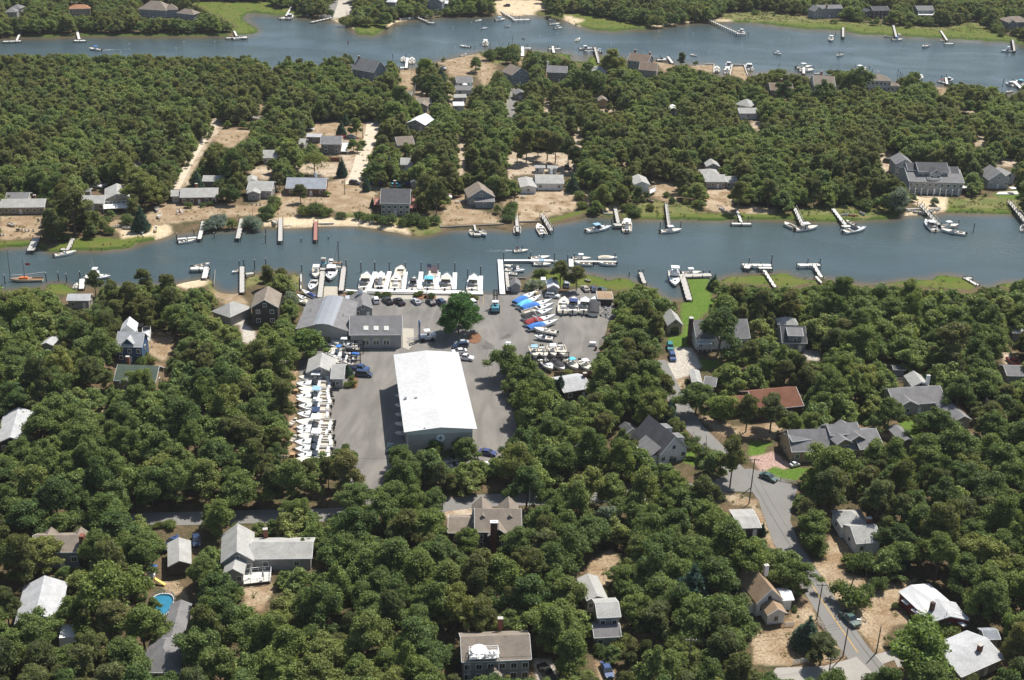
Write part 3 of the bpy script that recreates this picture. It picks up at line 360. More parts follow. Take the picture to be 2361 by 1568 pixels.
def line(pts, wd, z):
    o = road('road_marking', pts, wd, M_line, z, False); tag(o, kind='structure')
line([(a, b) for a, b in ((1873, 1350), (1890, 1378), (1922, 1424), (1950, 1465), (1978, 1505))], .22, .052)
M_pad = mat('pale concrete pad', (.40, .37, .31), .9, .14, .3, 3)
flat('concrete_pad', poly(10, 1312, 135, 1405, 140, 1410, 270, 1362, 322, 1312, 300), M_pad, .075); flat('pavement', poly(6, 1212, 1230, 1396, 1232, 1394, 1284, 1208, 1282), M_pad, .09); flat('pavement', poly(6, 1590, 1236, 1815, 1240, 1812, 1300, 1588, 1288), M_pad, .09)
flat('planting_bed', [T(10, 1925+62*math.cos(k*.5236), 222+48*math.sin(k*.5236)) for k in range(12)], mat('orange bark mulch', (.20, .10, .055), .95, .3, 1.5, 8), .13); flat('planting_bed', [T(10, 890+40*math.cos(k*.5236), 600+60*math.sin(k*.5236)) for k in range(12)], MATS['orange bark mulch'], .13)
for (x_, y_) in ((1470, 1262), (1545, 1268), (850, 1242), (1120, 1240), (1890, 1262)): flat('planting_bed', [T(6, x_+55*math.cos(k*.5236), y_+22*math.sin(k*.5236)) for k in range(12)], MATS['orange bark mulch'], .12)
for i in range(6):
    line([T(6, 1935+i*14, 1250), T(6, 1930+i*14, 1330)], .1, .056) if i in (2, 5) else None
PVIS = [poly(13, 1180, 225, 1620, 205, 1620, 260, 1180, 300), poly(13, 1860, 215, 2240, 195, 2240, 240, 1860, 265), poly(14, 0, 205, 250, 195, 250, 245, 0, 250), poly(14, 520, 180, 690, 190, 690, 240, 560, 220), poly(14, 1640, 90, 2240, 70, 2240, 135, 1640, 150), poly(15, 0, 80, 310, 95, 300, 135, 0, 130),
        poly(11, 1400, 520, 1560, 780, 1480, 760, 1340, 600), poly(11, 1540, 900, 1700, 900, 1850, 1060, 1700, 1090, 1560, 1000), [(1660, 1108), (1727, 1084), (1830, 1120), (1820, 1190), (1775, 1190), (1740, 1135), (1665, 1128)], poly(16, 120, 180, 330, 100, 250, 380, 300, 520, 230, 480, 180, 330),
        poly(16, 450, 640, 500, 640, 700, 950, 850, 1130, 1140, 1500, 900, 1568, 800, 1400, 640, 1150, 480, 930, 430, 870, 540, 830), poly(16, 150, 1480, 780, 1420, 900, 1568, 150, 1568), poly(2, 520, 1005, 1100, 1010, 1110, 1045, 520, 1040), poly(3, 60, 810, 125, 810, 110, 1000, 65, 1000), poly(1, 1110, 1430, 1220, 1360, 1250, 1380, 1200, 1450), poly(1, 1850, 990, 2240, 1000, 2200, 1030, 1850, 1030),
        poly(10, 700, 440, 1040, 620, 1040, 1100, 1180, 1150, 1060, 1340, 1000, 1330, 900, 1140, 700, 1110), poly(10, 1840, 300, 2050, 400, 2130, 560, 2200, 740, 2180, 1100, 2000, 1140, 1950, 1000), poly(11, 0, 0, 930, 0, 880, 250, 800, 400, 480, 500, 330, 400, 230, 380, 220, 280, 0, 280), poly(10, 1500, 0, 2361, 0, 2361, 290, 1850, 280, 1500, 240),
        poly(6, 780, 1200, 2361, 1250, 2361, 1502, 860, 1502), poly(7, 0, 1150, 520, 1150, 940, 1200, 930, 1502, 0, 1502), poly(11, 0, 600, 60, 720, 60, 800, 0, 1100)]
for p_ in PVIS: clear(p_)
for k, p_ in OPEN:
    if k != 'X': clear(p_)
# ---------------------------------------------------------------- houses
FOOT = []; LAND = []      # footprints (x, y, r), landmarks (x, y, phrase)
def wmesh(w_, h_):
    f = MB().box(0, 0, 0, w_+.24, .10, h_+.24); p = MB()
    for i in (-1, 1): p.box(i*w_*.25, -.035, 0, w_*.44, .1, h_*.9)
    return f.mesh('window'), p.mesh('pane')
WM = {}
def window(par, x, y, z, w_=1.0, h_=1.2, rz=0):
    k = (w_, h_)
    if k not in WM: WM[k] = wmesh(w_, h_)
    f = put('window', WM[k][0], M_trim, par, (x, y, z), rz); put('pane', WM[k][1], M_glass, f); return f
def house(name, label, t, wall, roof, blocks, chim=(), sky=(), nw=2, door=True, base=0, cat='house', mark=None, gar=0, fl=1, chb='b', par=None):
    """blocks: (form, xl, yl, xr, yr, q, h, pitch): near eave in the photo, q = ridge height in the photo for forms x and h, depth in metres for y"""
    root = None; out = []
    for bi, bk in enumerate(blocks):
        form, xl, yl, xr, yr, q, h, pt = bk[:8]; rk = bk[8] if len(bk) > 8 and bk[8] else roof; wk = bk[9] if len(bk) > 9 else wall
        A = TW(t, xl, yl, h); B = TW(t, xr, yr, h); d = B-A; Wd = d.length; X = d.normalized(); Y = Vector((-X.y, X.x, 0)); ang = math.atan2(X.y, X.x)
        if form == 'y': D = q; rise = pt*Wd/2
        else:
            uq, vq = T(t, (xl+xr)/2, q); best = None
            for k in range(20, 400):
                D_ = k*.05; mid = (A+B)/2+Y*D_/2; vq2 = P1(mid.x, mid.y, h+pt*D_/2)[1]
                if vq2 <= vq: break
            D = max(3.0, D_); rise = pt*D/2
        if root is None:
            root = empty(name, (A.x, A.y, 0), 0, label, cat); root.rotation_euler[2] = ang; R0_, A0, inv = root, A, ang
        lx = (A-A0); ox = lx.x*math.cos(inv)+lx.y*math.sin(inv); oy = -lx.x*math.sin(inv)+lx.y*math.cos(inv); ra = ang-inv
        def tr(x, y, z, ra=ra, ox=ox, oy=oy): c, s = math.cos(ra), math.sin(ra); return (ox+x*c-y*s, oy+x*s+y*c, z)
        e = .35+.01*bi; th = .16; i_ = .02*bi
        wb = MB(); z0 = -.1
        P = lambda x, y, z: tr(x, y, z)
        a0, a1, b0, b1 = e, Wd-e, e, D-e
        if form == 'x':
            for xx in (a0, a1): pass
            rz_ = h+rise-.12; ww = [(b0, z0), (b1, z0), (b1, h-.02), (D/2, rz_), (b0, h-.02)]
            wb.hexa([P(a0, y, z) for y, z in ww], [P(a1, y, z) for y, z in ww])
        elif form == 'y':
            rz_ = h+rise-.12; ww = [(a0, z0), (a1, z0), (a1, h-.02), (Wd/2, rz_), (a0, h-.02)]
            wb.hexa([P(x, b1, z) for x, z in ww], [P(x, b0, z) for x, z in ww])
        else: wb.hexa([P(x, y, z0) for x, y in ((a0, b0), (a1, b0), (a1, b1), (a0, b1))], [P(x, y, h-.02) for x, y in ((a0, b0), (a1, b0), (a1, b1), (a0, b1))])
        wb.build('wall', wallm(wk), root)
        rb = MB()
        def slab(p4):
            bot = [P(x, y, z) for x, y, z in p4]; top = [P(x, y, z+th) for x, y, z in p4]; rb.hexa(bot, top)
        z1 = h-.06; zr = h+rise
        if form == 'x': slab([(0, 0, z1), (Wd, 0, z1), (Wd, D/2, zr), (0, D/2, zr)]); slab([(0, D/2, zr), (Wd, D/2, zr), (Wd, D, z1), (0, D, z1)])
        elif form == 'y': slab([(0, 0, z1), (Wd/2, 0, zr), (Wd/2, D, zr), (0, D, z1)]); slab([(Wd/2, 0, zr), (Wd, 0, z1), (Wd, D, z1), (Wd/2, D, zr)])
        else:
            s = min(Wd, D)/2; r1 = (s, D/2, zr) if Wd >= D else (Wd/2, s, zr); r2 = (Wd-s, D/2, zr) if Wd >= D else (Wd/2, D-s, zr)
            cs = [(0, 0, z1), (Wd, 0, z1), (Wd, D, z1), (0, D, z1)]
            if Wd >= D: fs = [[cs[0], cs[1], r2, r1], [cs[2], cs[3], r1, r2], [cs[1], cs[2], r2], [cs[3], cs[0], r1]]
            else: fs = [[cs[0], cs[1], r1], [cs[2], cs[3], r2], [cs[1], cs[2], r2, r1], [cs[3], cs[0], r1, r2]]
            for f in fs: slab(f)
        rf = rb.build('roof', roofm(rk), root)
        # fascia boards
        fb = MB(); fz = z1-.02
        if form == 'x':
            fb.box(Wd/2, -.05, fz+.06, Wd, .06, .24)
            for xx in (-.05, Wd+.05):
                for (y0, zz0, y1, zz1) in ((0, z1, D/2, zr), (D/2, zr, D, z1)):
                    fb.hexa([(xx-.04, y0, zz0-.08), (xx+.04, y0, zz0-.08), (xx+.04, y1, zz1-.08), (xx-.04, y1, zz1-.08)], [(xx-.04, y0, zz0+.15), (xx+.04, y0, zz0+.15), (xx+.04, y1, zz1+.15), (xx-.04, y1, zz1+.15)])
        elif form == 'y':
            for (x0_, zz0, x1_, zz1) in ((0, z1, Wd/2, zr), (Wd/2, zr, Wd, z1)):
                fb.hexa([(x0_, -.1, zz0-.1), (x1_, -.1, zz1-.1), (x1_, -.02, zz1-.1), (x0_, -.02, zz0-.1)], [(x0_, -.1, zz0+.15), (x1_, -.1, zz1+.15), (x1_, -.02, zz1+.15), (x0_, -.02, zz0+.15)])
        else: fb.box(Wd/2, -.05, fz+.06, Wd, .06, .2)
        fb.v = [tr(*q_) for q_ in fb.v]; fb.build('fascia', M_trim, root)
        nb = nw if bi == 0 else max(1, nw-2)
        if name == 'storage_shed': nb = 0
        hs = [h*.55] if h < 4.6 else [1.5, h-1.5]
        if Wd > 3:
            for zi, zz in enumerate(hs):
                n = max(1, min(nb, int(Wd/2.2))) if nb else 0
                for k in range(n):
                    if door and bi == 0 and zi == 0 and k == n//2 and n > 1: continue
                    p = tr(Wd*(k+.5)/n, e-.05, zz); window(root, *p, 1.1 if Wd > 8 else .9, 1.2, ra)
        if form == 'y' and rise > 1.6 and nb and Wd > 5:
            p = tr(Wd/2, e-.05, h+rise*.28); window(root, *p, .9, 1.1, ra)
        if door and bi == 0 and nb:
            n = max(1, min(nb, int(Wd/2.2))); p = tr(Wd*(n//2+.5)/n if n > 1 else Wd*.8, e-.04, 1.05)
            dd = put('door', MB().box(0, 0, 0, .95, .12, 2.05).mesh('door'), M_white, root, p, ra)
            put('handle', MB().box(.35, -.08, -.05, .06, .06, .12).mesh('handle'), M_steel, dd)
        if gar and bi == 0:
            for k in range(gar):
                p = tr(Wd*(k+.5)/gar, e-.05, 1.1); g = put('garage_door', MB().box(0, 0, 0, 2.5, .14, 2.2).mesh('garage_door'), M_white, root, p, ra)
        # end windows on the side that looks to the camera
        for side in (0, 1):
            if D > 5 and nb:
                p = tr(e-.05 if side == 0 else Wd-e+.05, D*.5, hs[-1]); window(root, *p, .9, 1.1, ra+math.pi/2*(1 if side else -1))
        C_ = A+X*Wd/2+Y*D/2; C_.z = 0; FOOT.append((C_.x, C_.y, X.x, X.y, Wd/2, D/2))
        crn = [A, B, B+Y*D, A+Y*D]
        rid = [A+Y*D/2, B+Y*D/2] if form != 'y' else [(A+B)/2, (A+B)/2+Y*D]
        pts = [P1(q.x, q.y, h)[:2] for q in crn]+[P1(q.x, q.y, h+rise)[:2] for q in rid]+[P1(q.x, q.y, h*.25)[:2] for q in (A, B)]
        CLEAR.append(hull(pts)); out.append((tr, Wd, D, h, rise, A, X, Y))
    ax, ay = root.location.x, root.location.y
    def roofpoint(cx, cy):      # point of a roof seen at this pixel of the photo
        u_, v_ = T(t, cx, cy)
        for (tr, Wd, D, h, rise, A, X, Y) in out:
            for zz in [h+rise*k/12 for k in range(13)]:
                p = W(u_, v_, zz); l = p-A; x, y = l.dot(X), l.dot(Y)
                if 0 <= x <= Wd and 0 <= y <= D: return p, h, rise, X
        p = W(u_, v_, out[0][3]+out[0][4]); return p, out[0][3], out[0][4], out[0][6]
    def loc_(p): l = Vector((p.x-ax, p.y-ay, 0)); return (l.x*math.cos(inv)+l.y*math.sin(inv), -l.x*math.sin(inv)+l.y*math.cos(inv))
    for (cx, cy) in chim:
        p, h, rise, X = roofpoint(cx, cy+18); lx_, ly_ = loc_(p); zt = h+rise+1.0
        c = put('chimney', MB().box(0, 0, 0, .95, .75, 2.6).mesh('chimney'), M_brick if chb == 'b' else M_white, root, (lx_, ly_, zt-1.3))
        put('cap', MB().box(0, 0, 0, 1.1, .9, .14).mesh('cap'), M_conc, c, (0, 0, 1.35))
    for (cx, cy) in sky:
        p, h, rise, X = roofpoint(cx, cy); lx_, ly_ = loc_(p); q = out[0]; sl = rise/(q[2]/2)
        s = put('skylight', MB().box(0, 0, 0, 1.0, 1.3, .16).mesh('skylight'), M_white, root, (lx_, ly_, p.z+.24)); s.rotation_euler[0] = math.atan(sl)
        put('pane', MB().box(0, 0, .06, .75, 1.05, .12).mesh('pane'), mat('skylight glass', (.10, .14, .2), .1, .1, spec=.8), s)
    if mark: LAND.append((ax, ay, mark))
    root['_'] = 0; del root['_']
    return root, out, inv
def hull(pts):
    pts = sorted(set((round(a, 2), round(b_, 2)) for a, b_ in pts)); 
    def half(ps):
        h = []
        for p in ps:
            while len(h) >= 2 and (h[-1][0]-h[-2][0])*(p[1]-h[-2][1])-(h[-1][1]-h[-2][1])*(p[0]-h[-2][0]) <= 0: h.pop()
            h.append(p)
        return h
    return half(pts)[:-1]+half(pts[::-1])[:-1]
H = {}
def HS(key, *a, **k): H[key] = house(*a, **k)
HS('A', 'two_storey_house', 'beige house with orange tan hip roof and two chimneys, top left', 1, 'be', 'or', [('h', 588, 78, 776, 74, 40, 5.2, .5)], chim=((620, 38), (665, 36)), nw=4)
HS('B', 'mansion', 'large mansion with many tan hip roofs and blue grey walls among trees across the river', 1, 'bg', 'tp', [('h', 1185, 78, 1430, 92, 8, 6, .7), ('h', 1425, 85, 1530, 82, 32, 6.2, .9), ('h', 1510, 112, 1665, 128, 78, 4.5, .6)], nw=7, chim=((1290, 25),))
HS('C', 'grey_house', 'grey hip roofed house with pale patio at the top left edge of the photo', 1, 'gr', 'mg', [('h', 40, 105, 145, 105, 68, 4, .5), ('h', 80, 72, 178, 76, 38, 4, .5)])
HS('D', 'blue_grey_house', 'blue grey gabled house cut by the top edge, right of the turning circle', 2, 'bg', 'lg', [('y', 1520, 12, 1650, 20, 10, 6.5, .6), ('x', 1640, 30, 1700, 32, 5, 4, .3, 'wh')], nw=2)
HS('E', 'white_roofed_house', 'pale roofed low building cut by the top edge beside the turning circle', 2, 'gr', 'wh', [('h', 1165, 18, 1250, 22, -14, 4, .5)], nw=1)
HS('G', 'grey_house', 'house with long grey gable roof and brick chimney left of the lone pier', 2, 'bg', 'mg', [('x', 872, 588, 1060, 625, 510, 5, .9)], chim=((935, 485),), nw=3, mark='the grey riverside gable house')
HS('H1', 'cottage', 'grey roofed cottage nearest the upper river in the row of four', 2, 'wh', 'mg', [('x', 1775, 712, 1915, 710, 658, 2.7, .35)], sky=())
HS('H2', 'cottage', 'grey roofed cottage second from the upper river in the row of four, behind parasols', 2, 'wh', 'mg', [('x', 1766, 775, 1915, 775, 737, 2.7, .35)])
HS('H3', 'cottage', 'narrow pale roofed cottage third from the upper river in the row of four', 2, 'gr', 'lg', [('x', 1752, 840, 1860, 838, 810, 2.7, .3)])
HS('H4', 'cottage', 'white roofed cottage farthest from the upper river in the row of four', 2, 'wh', 'wh', [('x', 1745, 910, 1840, 910, 875, 2.7, .3)], mark='the row of four grey roofed cottages')
HS('I', 'bungalow', 'low grey bungalow at the foot of the bare brown lot and white fence', 2, 'gr', 'mg', [('x', 1228, 815, 1388, 820, 786, 3, .35)], nw=2)
HS('J', 'bungalow', 'tan roofed bungalow with two gables right of the white fence', 2, 'gr', 'tp', [('x', 1430, 890, 1560, 890, 840, 3, .4), ('y', 1428, 908, 1525, 914, 6, 3, .5)], chim=((1497, 830),), nw=2)
HS('K', 'white_roofed_house', 'house with bright white metal gable roof in the trees right of the sandy track', 2, 'gr', 'wh', [('y', 1338, 1058, 1505, 1078, 13, 3, .42)], nw=2, mark='the bright white metal gable roof')
HS('L', 'taupe_house', 'taupe house with grey gable roof and white deck on the sandy lot', 2, 'tp', 'mg', [('x', 603, 1238, 785, 1240, 1168, 4.6, .4), ('x', 480, 1176, 612, 1178, 1150, 2.8, .25, 'pw')], nw=2, door=False, mark='the taupe house with the white deck')
HS('L2', 'storage_shed', 'small grey gabled shed left of the taupe house', 2, 'gr', 'lg', [('x', 412, 1240, 465, 1243, 1192, 2.6, .4)], nw=0, cat='shed', door=False)
HS('M', 'cottage', 'small white cottage with pale grey roof in the trees left of the big spreading oak', 2, 'wh', 'lg', [('x', 107, 1357, 240, 1357, 1290, 2.6, .45)], nw=3)
HS('N', 'grey_house', 'grey house with tan gable roof in the wood above the blue tarps', 2, 'gr', 'tp', [('x', 1265, 1250, 1415, 1240, 1172, 3.2, .6)], nw=3)
HS('O', 'cottage', 'pale roofed cottage between the tan gabled house and the blue tarps', 2, 'wh', 'lg', [('x', 1288, 1415, 1395, 1418, 1357, 2.8, .4)], nw=2)
HS('P', 'blue_grey_house', 'tall blue grey gabled house with tan roof beside the paved lane to the upper river', 3, 'bg', 'tp', [('y', 100, 650, 255, 632, 11, 6, .62)], nw=3, mark='the tall blue grey gabled house')
HS('Q', 'garage', 'small grey garage with white door beside the paved lane', 3, 'gr', 'mg', [('y', 127, 815, 232, 812, 7, 2.7, .45)], nw=0, door=False, gar=1, cat='garage')
HS('R', 'grey_house', 'two storey taupe house with plain grey roof near the two T shaped docks', 3, 'tp', 'mg', [('x', 400, 620, 575, 628, 566, 5.5, .5)], chim=((410, 548),), nw=4, chb='w')
HS('S', 'white_house', 'white sided house with grey hip roof by the marsh of the upper river', 3, 'wh', 'lg', [('h', 765, 610, 918, 614, 568, 5.2, .5), ('y', 828, 690, 905, 690, 7, 5, .5, None, 'be')], nw=2, mark='the white house with grey hip roof')
HS('U', 'brown_roofed_house', 'large grey house with two brown gable roofs on the bank of the upper river', 3, 'gr', 'tp', [('x', 1090, 515, 1270, 538, 463, 6, .6, 'br'), ('x', 1190, 598, 1345, 610, 540, 3.8, .6, 'br')], chim=((1158, 455), (1283, 495)), nw=4, mark='the large house with two brown roofs')
HS('V', 'white_house', 'white house with dark hip roof and long pale wing in the wood', 3, 'wh', 'lg', [('h', 2010, 895, 2150, 920, 852, 3, .5), ('x', 2055, 975, 2220, 975, 928, 3, .4)], nw=2)
HS('W', 'cottage', 'little green walled cottage with white gable roof deep in the wood', 3, 'gr', 'wh', [('y', 1455, 940, 1528, 942, 7, 3, .4)], nw=1)
HS('X', 'garage', 'tan walled garage with pale drive in the trees', 3, 'tn', 'tp', [('y', 838, 868, 930, 868, 8, 3.6, .5)], nw=0, door=False, cat='garage')
HS('Xa', 'cabin', 'left one of two tiny white cabins behind the white ranch house', 3, 'wh', 'lg', [('x', 300, 1442, 388, 1443, 1421, 2.3, .3)], nw=2, cat='cabin')
HS('Xb', 'cabin', 'right one of two tiny white cabins behind the white ranch house', 3, 'wh', 'lg', [('x', 410, 1445, 495, 1446, 1423, 2.3, .3)], nw=2, cat='cabin')
HS('Y1', 'blue_grey_house', 'leftmost of three houses on the far shore top right, with wide balconies and brick chimney', 4, 'bg', 'mg', [('x', 595, 76, 805, 72, 43, 6.5, .5), ('y', 560, 100, 640, 96, 8, 5, .8)], chim=((665, 55),), nw=5)
HS('Y2', 'green_grey_house', 'dark middle one of three houses on the far shore top right', 4, 'dk', 'dg', [('x', 1065, 92, 1208, 90, 54, 5.5, .5), ('y', 1005, 105, 1062, 102, 6, 4.5, .6)], nw=4)
HS('Y3', 'grey_house', 'rightmost of three houses on the far shore top right, with white balcony', 4, 'bg', 'mg', [('x', 1448, 88, 1592, 88, 50, 5.5, .5)], nw=4)
HS('Y4', 'villa', 'tan roofed villa with arched window at the top right corner', 4, 'bg', 'tp', [('h', 2208, 190, 2420, 192, 140, 5, .5), ('y', 2225, 205, 2300, 205, 4, 4, .8)], nw=3)
HS('Z1', 'brown_roofed_house', 'house with big taupe roof and four skylights by the upper river', 4, 'wh', 'tp', [('x', 560, 748, 745, 755, 652, 4.6, .6), ('y', 700, 748, 778, 745, 8, 3.5, .6)], sky=((600, 690), (625, 690), (660, 722), (702, 725)), chim=((616, 650),), nw=2)
HS('Z2', 'villa', 'white two storey villa with grey hip roof and rooftop walk at the upper river', 4, 'wh', 'tp', [('h', 1015, 692, 1228, 697, 642, 6, .55), ('h', 1215, 738, 1300, 742, 712, 4, .5)], chim=((1105, 625),), nw=6, chb='w', mark='the white villa with grey hip roof')
HS('Z3', 'brown_roofed_house', 'low house with dull brown roof almost hidden by trees, left of the four skylight roof', 4, 'tp', 'br', [('x', 185, 775, 385, 778, 712, 4, .5)], chim=((275, 705),), nw=2)
HS('a1', 'ranch_house', 'long grey roofed ranch house at the left edge above the channel', 5, 'be', 'lg', [('x', -40, 497, 380, 492, 422, 2.8, .4), ('x', 40, 428, 240, 428, 366, 3, .4, 'mg')], chim=((303, 430),), nw=7, mark='the long ranch house at the left edge')
HS('a2', 'white_house', 'white ranch house with gabled wing and raised white deck on the far bank', 5, 'be', 'lg', [('x', 620, 462, 895, 460, 392, 3, .4), ('y', 895, 425, 1115, 412, 13, 3.6, .4)], nw=4, mark='the white decked ranch house')
HS('a2s', 'storage_shed', 'small grey shed behind the white ranch house with the deck', 5, 'gr', 'mg', [('x', 712, 358, 775, 358, 330, 2.4, .3)], nw=0, cat='shed', door=False)
HS('a3', 'ranch_house', 'brick ranch house with pale roof and white windows facing the channel', 5, 'bk', 'lg', [('x', 1545, 410, 1868, 405, 328, 3, .4), ('x', 1465, 399, 1546, 397, 345, 2.8, .4, None, 'gr')], chim=((1690, 335),), nw=5, mark='the brick ranch house')
HS('a4', 'garage', 'low pale roofed garage behind the brick ranch house', 5, 'tp', 'lg', [('x', 1735, 270, 1895, 272, 221, 2.6, .35)], nw=0, door=False, cat='garage')
HS('a5', 'bungalow', 'grey bungalow with porch gable at the head of the green hedge', 5, 'gr', 'lg', [('x', 2115, 345, 2330, 354, 268, 3.2, .4), ('y', 2115, 374, 2235, 375, 4, 3, .35), ('y', 2122, 270, 2212, 266, 6, 3, .35)], nw=3, mark='the bungalow with the porch gable')
HS('a6', 'cottage', 'small pale roofed cottage in trees behind the marsh on the near left bank', 5, 'gr', 'pw', [('x', 570, 1295, 765, 1295, 1238, 3, .4)], nw=2, mark='the pale near bank cottage')
HS('a7', 'garage', 'grey hip roofed garage left of the brown shingled gable house', 5, 'gr', 'lg', [('h', 1815, 1385, 1978, 1440, 1308, 3, .5)], nw=0, cat='garage', door=False)
HS('a8', 'shingled_house', 'brown shingled gable house with two white windows left of the boatyard', 6, 'dk', 'tp', [('y', 5, 1355, 245, 1355, 11, 6, .62)], nw=2, door=False, mark='the brown shingled gable house')
HS('b1', 'brick_house', 'low brick house with wide dark grey roof and white chimney on the far bank', 6, 'bk', 'bg', [('x', 305, 330, 650, 335, 240, 3, .36)], chim=((567, 243),), nw=4, chb='w', mark='the low brick house with the white chimney')
HS('b2', 'shingled_house', 'two storey dark shingled house with square grey roof and red side decks', 6, 'gr', 'dg', [('x', 1118, 458, 1375, 462, 334, 5, .5)], chim=((1243, 340),), nw=6, mark='the dark shingled house with red decks')
HS('b3', 'cottage', 'grey gabled cottage with flat porch roof behind the long seawall', 6, 'bg', 'tp', [('y', 1868, 412, 2105, 404, 10, 3.8, .6), ('x', 1930, 445, 2100, 445, 415, 2.8, .2, 'mg')], nw=3, mark='the grey cottage behind the seawall')
HS('b4', 'storage_shed', 'tiny white shed left of the grey gabled cottage', 6, 'gr', 'wh', [('y', 1697, 410, 1735, 410, 2.5, 2.3, .3)], nw=0, cat='shed', door=False)
HS('b5', 'storage_shed', 'small grey gabled shed at the end of the blue tarp fence', 6, 'gr', 'lg', [('y', 1375, 278, 1435, 278, 4, 2.6, .5)], nw=0, cat='shed', door=False)
HS('c1', 'ranch_house', 'white ranch house with dark shutters and left wing above the sandy lawn', 7, 'wh', 'lg', [('x', 308, 288, 550, 290, 214, 3, .35), ('y', 172, 322, 318, 322, 12, 2.7, .22)], chim=((440, 205),), nw=3, chb='w', mark='the white ranch house with dark shutters')
HS('c2', 'cottage', 'small white cottage with grey gable roof and little white deck among trees', 7, 'wh', 'lg', [('y', 1148, 300, 1290, 300, 10, 3.4, .4)], nw=2)
HS('c3', 'bungalow', 'grey bungalow with low wing and pale terrace roof above the sandy shore', 7, 'gr', 'lg', [('x', 1762, 274, 1945, 275, 212, 3, .35), ('x', 1942, 278, 2045, 278, 228, 2.6, .3), ('h', 1735, 215, 1890, 215, 163, 3, .4)], nw=4, mark='the grey bungalow above the sandy shore')
HS('c3b', 'garage', 'grey hip roofed garage behind the bungalow above the sandy shore', 7, 'gr', 'lg', [('y', 1770, 145, 1892, 147, 7, 2.8, .5)], nw=0, cat='garage', door=False)
HS('c4', 'boathouse', 'narrow grey boathouse with steep roof and arched dark door on the lawn', 11, 'be', 'lg', [('y', 1435, 115, 1575, 112, 8, 2.9, .85)], nw=0, door=False, cat='boathouse', mark='the narrow boathouse on the lawn')
HS('c5', 'grey_house', 'large grey roofed house with tall brick end chimney and white porch', 11, 'wh', 'mg', [('x', 1685, 235, 2150, 222, 62, 3.6, .75)], nw=5, mark='the grey house with the tall end chimney')
HS('d1', 'mansion', 'very large blue grey waterfront house with many dormers, balconies and white columns', 8, 'lb', 'dg', [('x', 1372, 268, 1850, 285, 160, 5.4, .35, 'mg'), ('x', 1455, 185, 1722, 190, 108, 8.6, .5), ('x', 1362, 175, 1468, 178, 112, 8.2, .5), ('y', 1552, 205, 1662, 205, 6, 8.4, .7), ('x', 1735, 202, 1808, 204, 145, 7.6, .5), ('y', 1255, 125, 1420, 130, 10, 5.8, .6, 'mg'), ('y', 1640, 262, 1745, 268, 5, 5.2, .5, 'mg')], nw=9, mark='the very large waterfront house')
HS('d2', 'gabled_house', 'blue grey gabled house with white terrace and parasol, right of the very large house', 8, 'lb', 'mg', [('y', 2052, 262, 2245, 262, 11, 3.8, .72)], nw=3, mark='the gabled house with the white terrace')
HS('d3', 'white_house', 'small white gabled house at the right edge behind the parasol terrace', 8, 'wh', 'lg', [('y', 2190, 235, 2295, 228, 9, 3.5, .6)], nw=1)
HS('d4', 'dark_roofed_house', 'dark saltbox house with wide dormer left of the pale drive', 12, 'bg', 'dg', [('x', 285, 262, 500, 266, 120, 3, .75), ('x', 335, 200, 470, 204, 135, 5.4, .3, 'mg'), ('h', 245, 105, 430, 110, 40, 3.6, .7, 'lg')], nw=2, mark='the dark saltbox house')
HS('e1', 'victorian_house', 'blue and white house with steep white gabled roofs in the left wood', 9, 'bl', 'wh', [('x', 990, 292, 1220, 300, 170, 5.2, .85, 'pw'), ('y', 1045, 268, 1148, 275, 5, 6, .95, 'pw'), ('y', 1028, 170, 1168, 165, 6, 6.4, .95, 'wh', 'wh')], nw=3, mark='the blue and white steep roofed house')
HS('e2', 'green_roofed_house', 'house with dark green cross gabled roof and brick chimney in the left wood', 9, 'tn', 'gn', [('x', 975, 585, 1335, 600, 455, 3.4, .6), ('y', 1025, 608, 1125, 606, 8, 3.4, .75)], chim=((1106, 462),), nw=2, mark='the dark green roof')
HS('e3', 'dark_house', 'dark brown house with long pale grey gable roof at the left edge', 9, 'dk', 'pw', [('y', -45, 1130, 235, 1108, 16, 3.2, .4)], nw=2, mark='the long pale gable roof')
HS('e4', 'storage_shed', 'small white roofed shed hidden in the left wood', 9, 'gr', 'pw', [('y', 345, 278, 455, 285, 6, 2.8, .4)], nw=0, cat='shed', door=False)
HS('e5', 'storage_shed', 'tiny white shed beside a round bush in the left wood', 9, 'wh', 'wh', [('y', 262, 700, 335, 700, 3, 2.6, .3)], nw=0, cat='shed', door=False)
HS('f1', 'bungalow', 'bungalow with plain pale grey roof and small chimney directly below the boatyard', 11, 'dk', 'pw', [('x', 548, 690, 785, 650, 560, 3, .35)], chim=((726, 548),), nw=2, mark='the plain pale roof below the boatyard')
HS('f2', 'white_house', 'white clapboard house with steep dark roof and two dormers', 11, 'wh', 'dg', [('y', 1368, 1232, 1622, 1165, 12.5, 3.2, 1.0)], nw=3, mark='the white house with the steep dark roof')
HS('f3', 'storage_shed', 'white garden shed with dark roof left of the steep dark roofed house', 11, 'wh', 'dg', [('y', 1082, 1038, 1192, 1012, 4, 2.4, .5)], nw=1, cat='shed')
HS('f4', 'garage', 'grey double gabled garage at the foot of the paved court', 11, 'gr', 'lg', [('y', 1645, 605, 1740, 608, 8, 2.7, .35), ('x', 1745, 625, 1850, 640, 560, 2.7, .4, 'mg')], nw=0, cat='garage', door=False)
HS('g1', 'rust_roofed_house', 'house with rust red roof in the trees on the right', 12, 'dk', 'rd', [('x', 60, 845, 472, 802, 660, 3.4, .5), ('x', -235, 825, 110, 790, 720, 3.2, .5)], nw=2, mark='the rust red roof')
